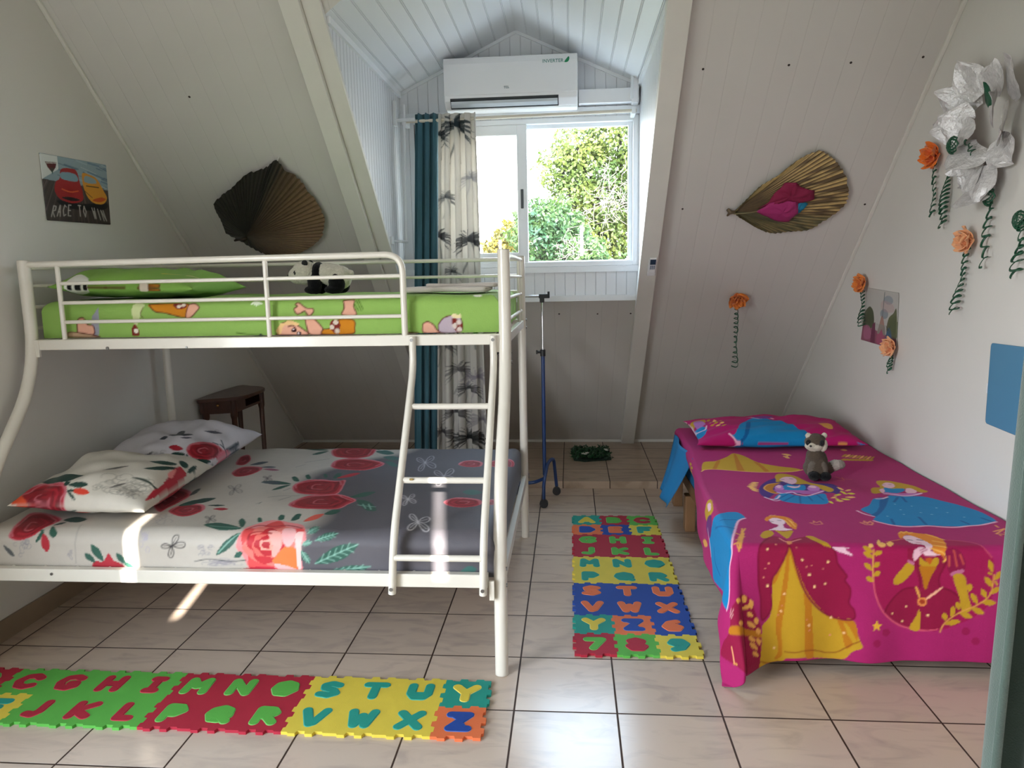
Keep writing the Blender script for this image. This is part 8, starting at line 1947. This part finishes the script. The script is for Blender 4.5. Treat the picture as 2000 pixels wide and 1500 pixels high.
# ------------------------------------------------------------------ console table
dw = mat('dark mahogany', '#4a2a1c', .35, var=.15, vscale=12, coat=.2)
ct = thing('console_table', (-2.12, 4.35, 0), 'small dark mahogany console table against the left wall behind the bunk bed', 'console table')
top = [(-2.235, 4.085), (-2.14, 4.085), (-2.04, 4.13), (-1.985, 4.24), (-1.985, 4.47), (-2.04, 4.57), (-2.13, 4.61), (-2.235, 4.61)]
MB().prism(curve(top, 3), (0, 0, 0), (1, 0, 0), (0, 1, 0), (0, 0, 1), .678, .700).build('table_top', dw, ct, bevel=.005)
MB().prism([(-2.228, 4.10), (-2.05, 4.155), (-2.05, 4.173), (-2.228, 4.118)], (0, 0, 0), (1, 0, 0), (0, 1, 0), (0, 0, 1), .600, .678).build('apron', dw, ct)
MB().box((-2.228, 4.11, .600), (-2.21, 4.59, .678)).build('apron', dw, ct); MB().box((-2.228, 4.575, .600), (-2.06, 4.593, .678)).build('apron', dw, ct)
q = MB(); q.box((-2.055, 4.17, .600), (-2.035, 4.555, .615)); q.box((-2.055, 4.17, .660), (-2.035, 4.555, .678)); q.box((-2.055, 4.17, .615), (-2.035, 4.30, .660)); q.build('drawer_frame', dw, ct)
MB().box((-2.20, 4.19, .602), (-2.04, 4.54, .612)).build('shelf', dw, ct)
MB().sphere((-2.12, 4.112, .655), .009, 12, 8).build('knob', mat('brass knob', '#c8a060', .25, metal=1), ct, True)
for x, y in ((-2.205, 4.125), (-2.05, 4.17), (-2.045, 4.55), (-2.205, 4.57)):
    MB().tube([(x, y, .678), (x, y, .58), (x, y, .56), (x, y, .30), (x, y, 0)], [.022, .022, .017, .015, .011], 8).build('leg', dw, ct)

# ------------------------------------------------------------------ garment rack by the window
bl_m = mat('blue lacquered tube', '#17386e', .35, coat=.2); chrome = mat('chrome tube', (.55, .55, .56), .15, metal=1); blk = mat('black plastic', (.012, .012, .014), .45)
gr_ = thing('clothes_rack', (-.29, 4.35, 0), 'blue and chrome rolling clothes rack behind the bunk bed', 'clothes rack')
for xr in (-.168, -.41):
    MB().cyl((xr, 4.36, .16), (xr, 4.36, .93), .0115, 14).build('pole', bl_m, gr_, True, angle=50)
    MB().cyl((xr, 4.36, .93), (xr, 4.36, 1.26), .0065, 12).build('pole', chrome, gr_, True, angle=50)
    MB().cyl((xr, 4.36, .905), (xr, 4.36, .945), .016, 14).cyl((xr-.035, 4.36, .93), (xr, 4.36, .93), .008, 10).box((xr-.042, 4.352, .918), (xr-.032, 4.368, .942)).build('clamp', blk, gr_, bevel=.002)
    MB().box((xr-.015, 4.345, 1.23), (xr+.013, 4.375, 1.27), .003).box((xr-.02, 4.347, 1.255), (xr+.045, 4.373, 1.28), .003).box((xr+.032, 4.347, 1.27), (xr+.045, 4.373, 1.295), .002).build('joint', blk, gr_)
    MB().tube(roundpath([(xr, 4.20, .055), (xr, 4.20, .15), (xr+.02, 4.37, .235), (xr+.055, 4.45, .25), (xr+.072, 4.46, .06)], .05, 6), .0105, 12).build('foot', bl_m, gr_, True, angle=50)
    for xx, y in ((xr, 4.20), (xr+.072, 4.46)):
        c = MB(); c.cyl((xx, y-.012, .027), (xx, y+.012, .027), .026, 20); c.cyl((xx, y, .028), (xx, y, .068), .009, 10); c.build('caster', blk, gr_, True, angle=50)
MB().cyl((-.41, 4.36, 1.268), (-.16, 4.36, 1.268), .0065, 12).build('hanging_bar', chrome, gr_, True, angle=50)
MB().tube(roundpath([(-.168, 4.24, .17), (-.23, 4.27, .135), (-.35, 4.27, .135), (-.41, 4.24, .17)], .05, 5), .0105, 12).build('brace', bl_m, gr_, True, angle=50)

# ------------------------------------------------------------------ artificial grass mat on the step
gm = thing('grass_mat', (.15, 5.3, ZP), 'small dark green artificial hedge mat with white blossoms lying on the step', 'mat')
MB().prism([(-.005, 5.40), (.02, 5.14), (.10, 5.10), (.29, 5.16), (.29, 5.44), (.22, 5.50), (.08, 5.47)], (0, 0, ZP), (1, 0, 0), (0, 1, 0), (0, 0, 1), 0, .012).build('backing', mat('dark green mesh', '#0c2415', .8), gm)
rg = random.Random(4); greens = [mat('artificial leaf %s' % n_, c, .5) for n_, c in (('dark', '#123c20'), ('mid', '#1d5a2c'), ('grey', '#3d5c48'))]
for gi in range(3):
    q = MB()
    for i in range(260):
        x, y = rg.uniform(0, .285), rg.uniform(5.13, 5.46); a = rg.uniform(0, 6.28); l = rg.uniform(.015, .03); z = ZP+rg.uniform(.012, .03); dx, dy = math.cos(a)*l, math.sin(a)*l; w_ = l*.3
        q.add([(x, y, z), (x+dx*.5-dy*.3, y+dy*.5+dx*.3, z+.012), (x+dx, y+dy, z+rg.uniform(.0, .02)), (x+dx*.5+dy*.3, y+dy*.5-dx*.3, z+.010)], [(0, 1, 2, 3)])
    o = q.build('leaves', greens[gi], gm); o['kind'] = 'stuff'
for x, y in ((.085, 5.17), (.115, 5.19), (.10, 5.155), (.262, 5.27), (.255, 5.30)):
    q = MB()
    for k in range(5): petal(q, (x, y, ZP+.045), (0, -.3, 1), (math.cos(k*1.256), math.sin(k*1.256), .2), .016, .007, .002, k, .1, 4)
    q.build('blossom', mat('white blossom', (.7, .68, .62), .7), gm, True)

# ------------------------------------------------------------------ outside the window
gnd = mat('dry grass', (.16, .15, .11), .95, var=.15, vscale=.5)
tag(MB().add([(-60, -40, -2.9), (60, -40, -2.9), (60, 90, -2.9), (-60, 90, -2.9)], [(0, 1, 2, 3)]).build('garden_ground', gnd), 'garden ground outside below the room', 'ground', kind='structure')
def leaf_mat(name, a, b):
    m = bpy.data.materials.new(name); m.use_nodes = True; nt = m.node_tree; N = nt.nodes; L = nt.links; bs_ = N['Principled BSDF']; bs_.inputs['Roughness'].default_value = .5
    t = N.new('ShaderNodeTexCoord'); n = N.new('ShaderNodeTexNoise'); n.inputs['Scale'].default_value = 2.2; n.inputs['Detail'].default_value = 5; L.new(t.outputs['Object'], n.inputs['Vector'])
    r = N.new('ShaderNodeValToRGB'); L.new(n.outputs[0], r.inputs[0]); e = r.color_ramp.elements; e[0].position = .35; e[0].color = (*lin(a), 1); e[1].position = .65; e[1].color = (*lin(b), 1); L.new(r.outputs[0], bs_.inputs['Base Color'])
    bs_.inputs['Transmission Weight'].default_value = 0.0
    tr = N.new('ShaderNodeBsdfTranslucent'); L.new(r.outputs[0], tr.inputs[0]); mx = N.new('ShaderNodeMixShader'); mx.inputs[0].default_value = .35
    o = N['Material Output']; L.new(bs_.outputs[0], mx.inputs[1]); L.new(tr.outputs[0], mx.inputs[2]); L.new(mx.outputs[0], o.inputs[0]); return m
bark = mat('pale grey bark', (.012, .010, .008), .9, bump=.6, bscale=12)
def tree(name, base, blobs, n, lm, label, seed, size=.075, twigs=()):
    t = thing(name, base, label, 'tree'); rg = np.random.RandomState(seed); vs = np.empty((n*4, 3)); k = 0
    vol = np.array([b[3]**2 for b in blobs]); pick = rg.choice(len(blobs), n, p=vol/vol.sum()); B = np.array(blobs)[pick]
    d = rg.normal(size=(n, 3)); d /= np.linalg.norm(d, axis=1)[:, None]; r = rg.rand(n)**.33
    r = .55+.5*rg.rand(n)**.8; C_ = B[:, :3]+d*(B[:, 3]*r*(1+.22*np.sin(d[:, 0]*7+B[:, 0]*3)*np.cos(d[:, 2]*6+B[:, 2])))[:, None]*np.array([1, 1, .9])
    a = rg.normal(size=(n, 3)); a /= np.linalg.norm(a, axis=1)[:, None]; b = np.cross(a, d+.3*rg.normal(size=(n, 3))); b /= np.linalg.norm(b, axis=1)[:, None]
    s = size*(.6+.8*rg.rand(n))[:, None]; vs = np.stack([C_-a*s, C_-b*s*.5, C_+a*s, C_+b*s*.5], 1).reshape(-1, 3).astype(np.float32)
    o = grid_mesh('foliage', vs, np.arange(n*4).reshape(-1, 4), None, lm, t); o.data.polygons.foreach_set('use_smooth', [False]*n); o['kind'] = 'stuff'
    q = MB(); c = Vector(base); tops = [Vector(b_[:3]) for b_ in blobs]; m_ = sum(tops, Vector())/len(tops); mid = Vector((c.x*.5+m_.x*.5, c.y*.5+m_.y*.5, c.z*.45+m_.z*.55))
    q.tube(smoothpath([c, c.lerp(mid, .5)+Vector((.1, .05, 0)), mid], 4), .16, 10)
    for tp in tops: q.tube(smoothpath([mid, mid.lerp(tp, .5)+Vector((.05, 0, .1)), tp], 3), 0.035, 7)
    q.build('trunk', bark, t, True)
    if twigs:
        q = MB(); r2 = random.Random(seed)
        for (x, y, z, rr_) in twigs:
            for i in range(34):
                a0 = Vector((x+r2.gauss(0, rr_*.4), y-r2.random()*.15, z+r2.gauss(0, rr_*.4))); dd = Vector((r2.gauss(0, 1), r2.gauss(0, .3), r2.gauss(0, 1))).normalized()
                q.tube([a0, a0+dd*rr_*.3, a0+dd*rr_*.5+Vector((r2.gauss(0, .06), 0, r2.gauss(0, .06)))], [.006, .004, .002], 4)
        q.build('dead_twigs', mat('bleached twigs', (.13, .11, .09), .9), t)
    return t
lm1 = leaf_mat('bright green tree leaves', (.045, .085, .016), (.15, .18, .04)); lm2 = leaf_mat('mid green leaves', (.020, .065, .024), (.08, .14, .035)); lm3 = leaf_mat('yellowing leaves', (.08, .075, .008), (.16, .13, .01))  # own leaf colours of the three trees, varied by noise
tree('tree', (.9, 10.8, -2.9), [(-.12, 10.5, 2.88, .36), (.12, 10.5, 3.15, .36), (.30, 10.6, 2.85, .45), (.70, 10.6, 3.35, .55), (.02, 10.4, 2.45, .35), (.55, 10.5, 2.35, .55), (1.1, 10.6, 2.75, .6), (1.2, 10.5, 2.0, .6), (.35, 10.3, 1.85, .45), (1.0, 10.4, 3.7, .5), (.8, 10.2, 1.4, .5)], 26000, lm1,
     'tall bright green leafy tree filling the right of the window view', 3, .034, ((.55, 9.95, 2.62, .30), (.42, 9.9, 2.22, .32), (.62, 9.9, 2.3, .2)))
tree('tree', (.7, 9.9, -2.9), [(-.40, 9.6, 2.12, .30), (-.42, 9.6, 1.85, .40), (-.18, 9.6, 2.05, .36), (.1, 9.5, 1.65, .40), (-.55, 9.6, 1.40, .35), (-.2, 9.5, 1.2, .4), (.3, 9.6, 1.3, .4)], 14000, lm2,
     'lower darker green tree in front of the tall one, behind the window stile', 8, .032, ((-.02, 9.15, 1.72, .22),))
tree('tree', (-1.4, 14.5, -2.9), [(-1.35, 14.5, 1.85, .45), (-1.12, 14.5, 2.15, .42), (-1.0, 14.5, 1.4, .6), (-1.75, 14.5, 1.45, .45)], 5000, lm3,
     'yellowish small tree seen through the left window pane', 5, .05)
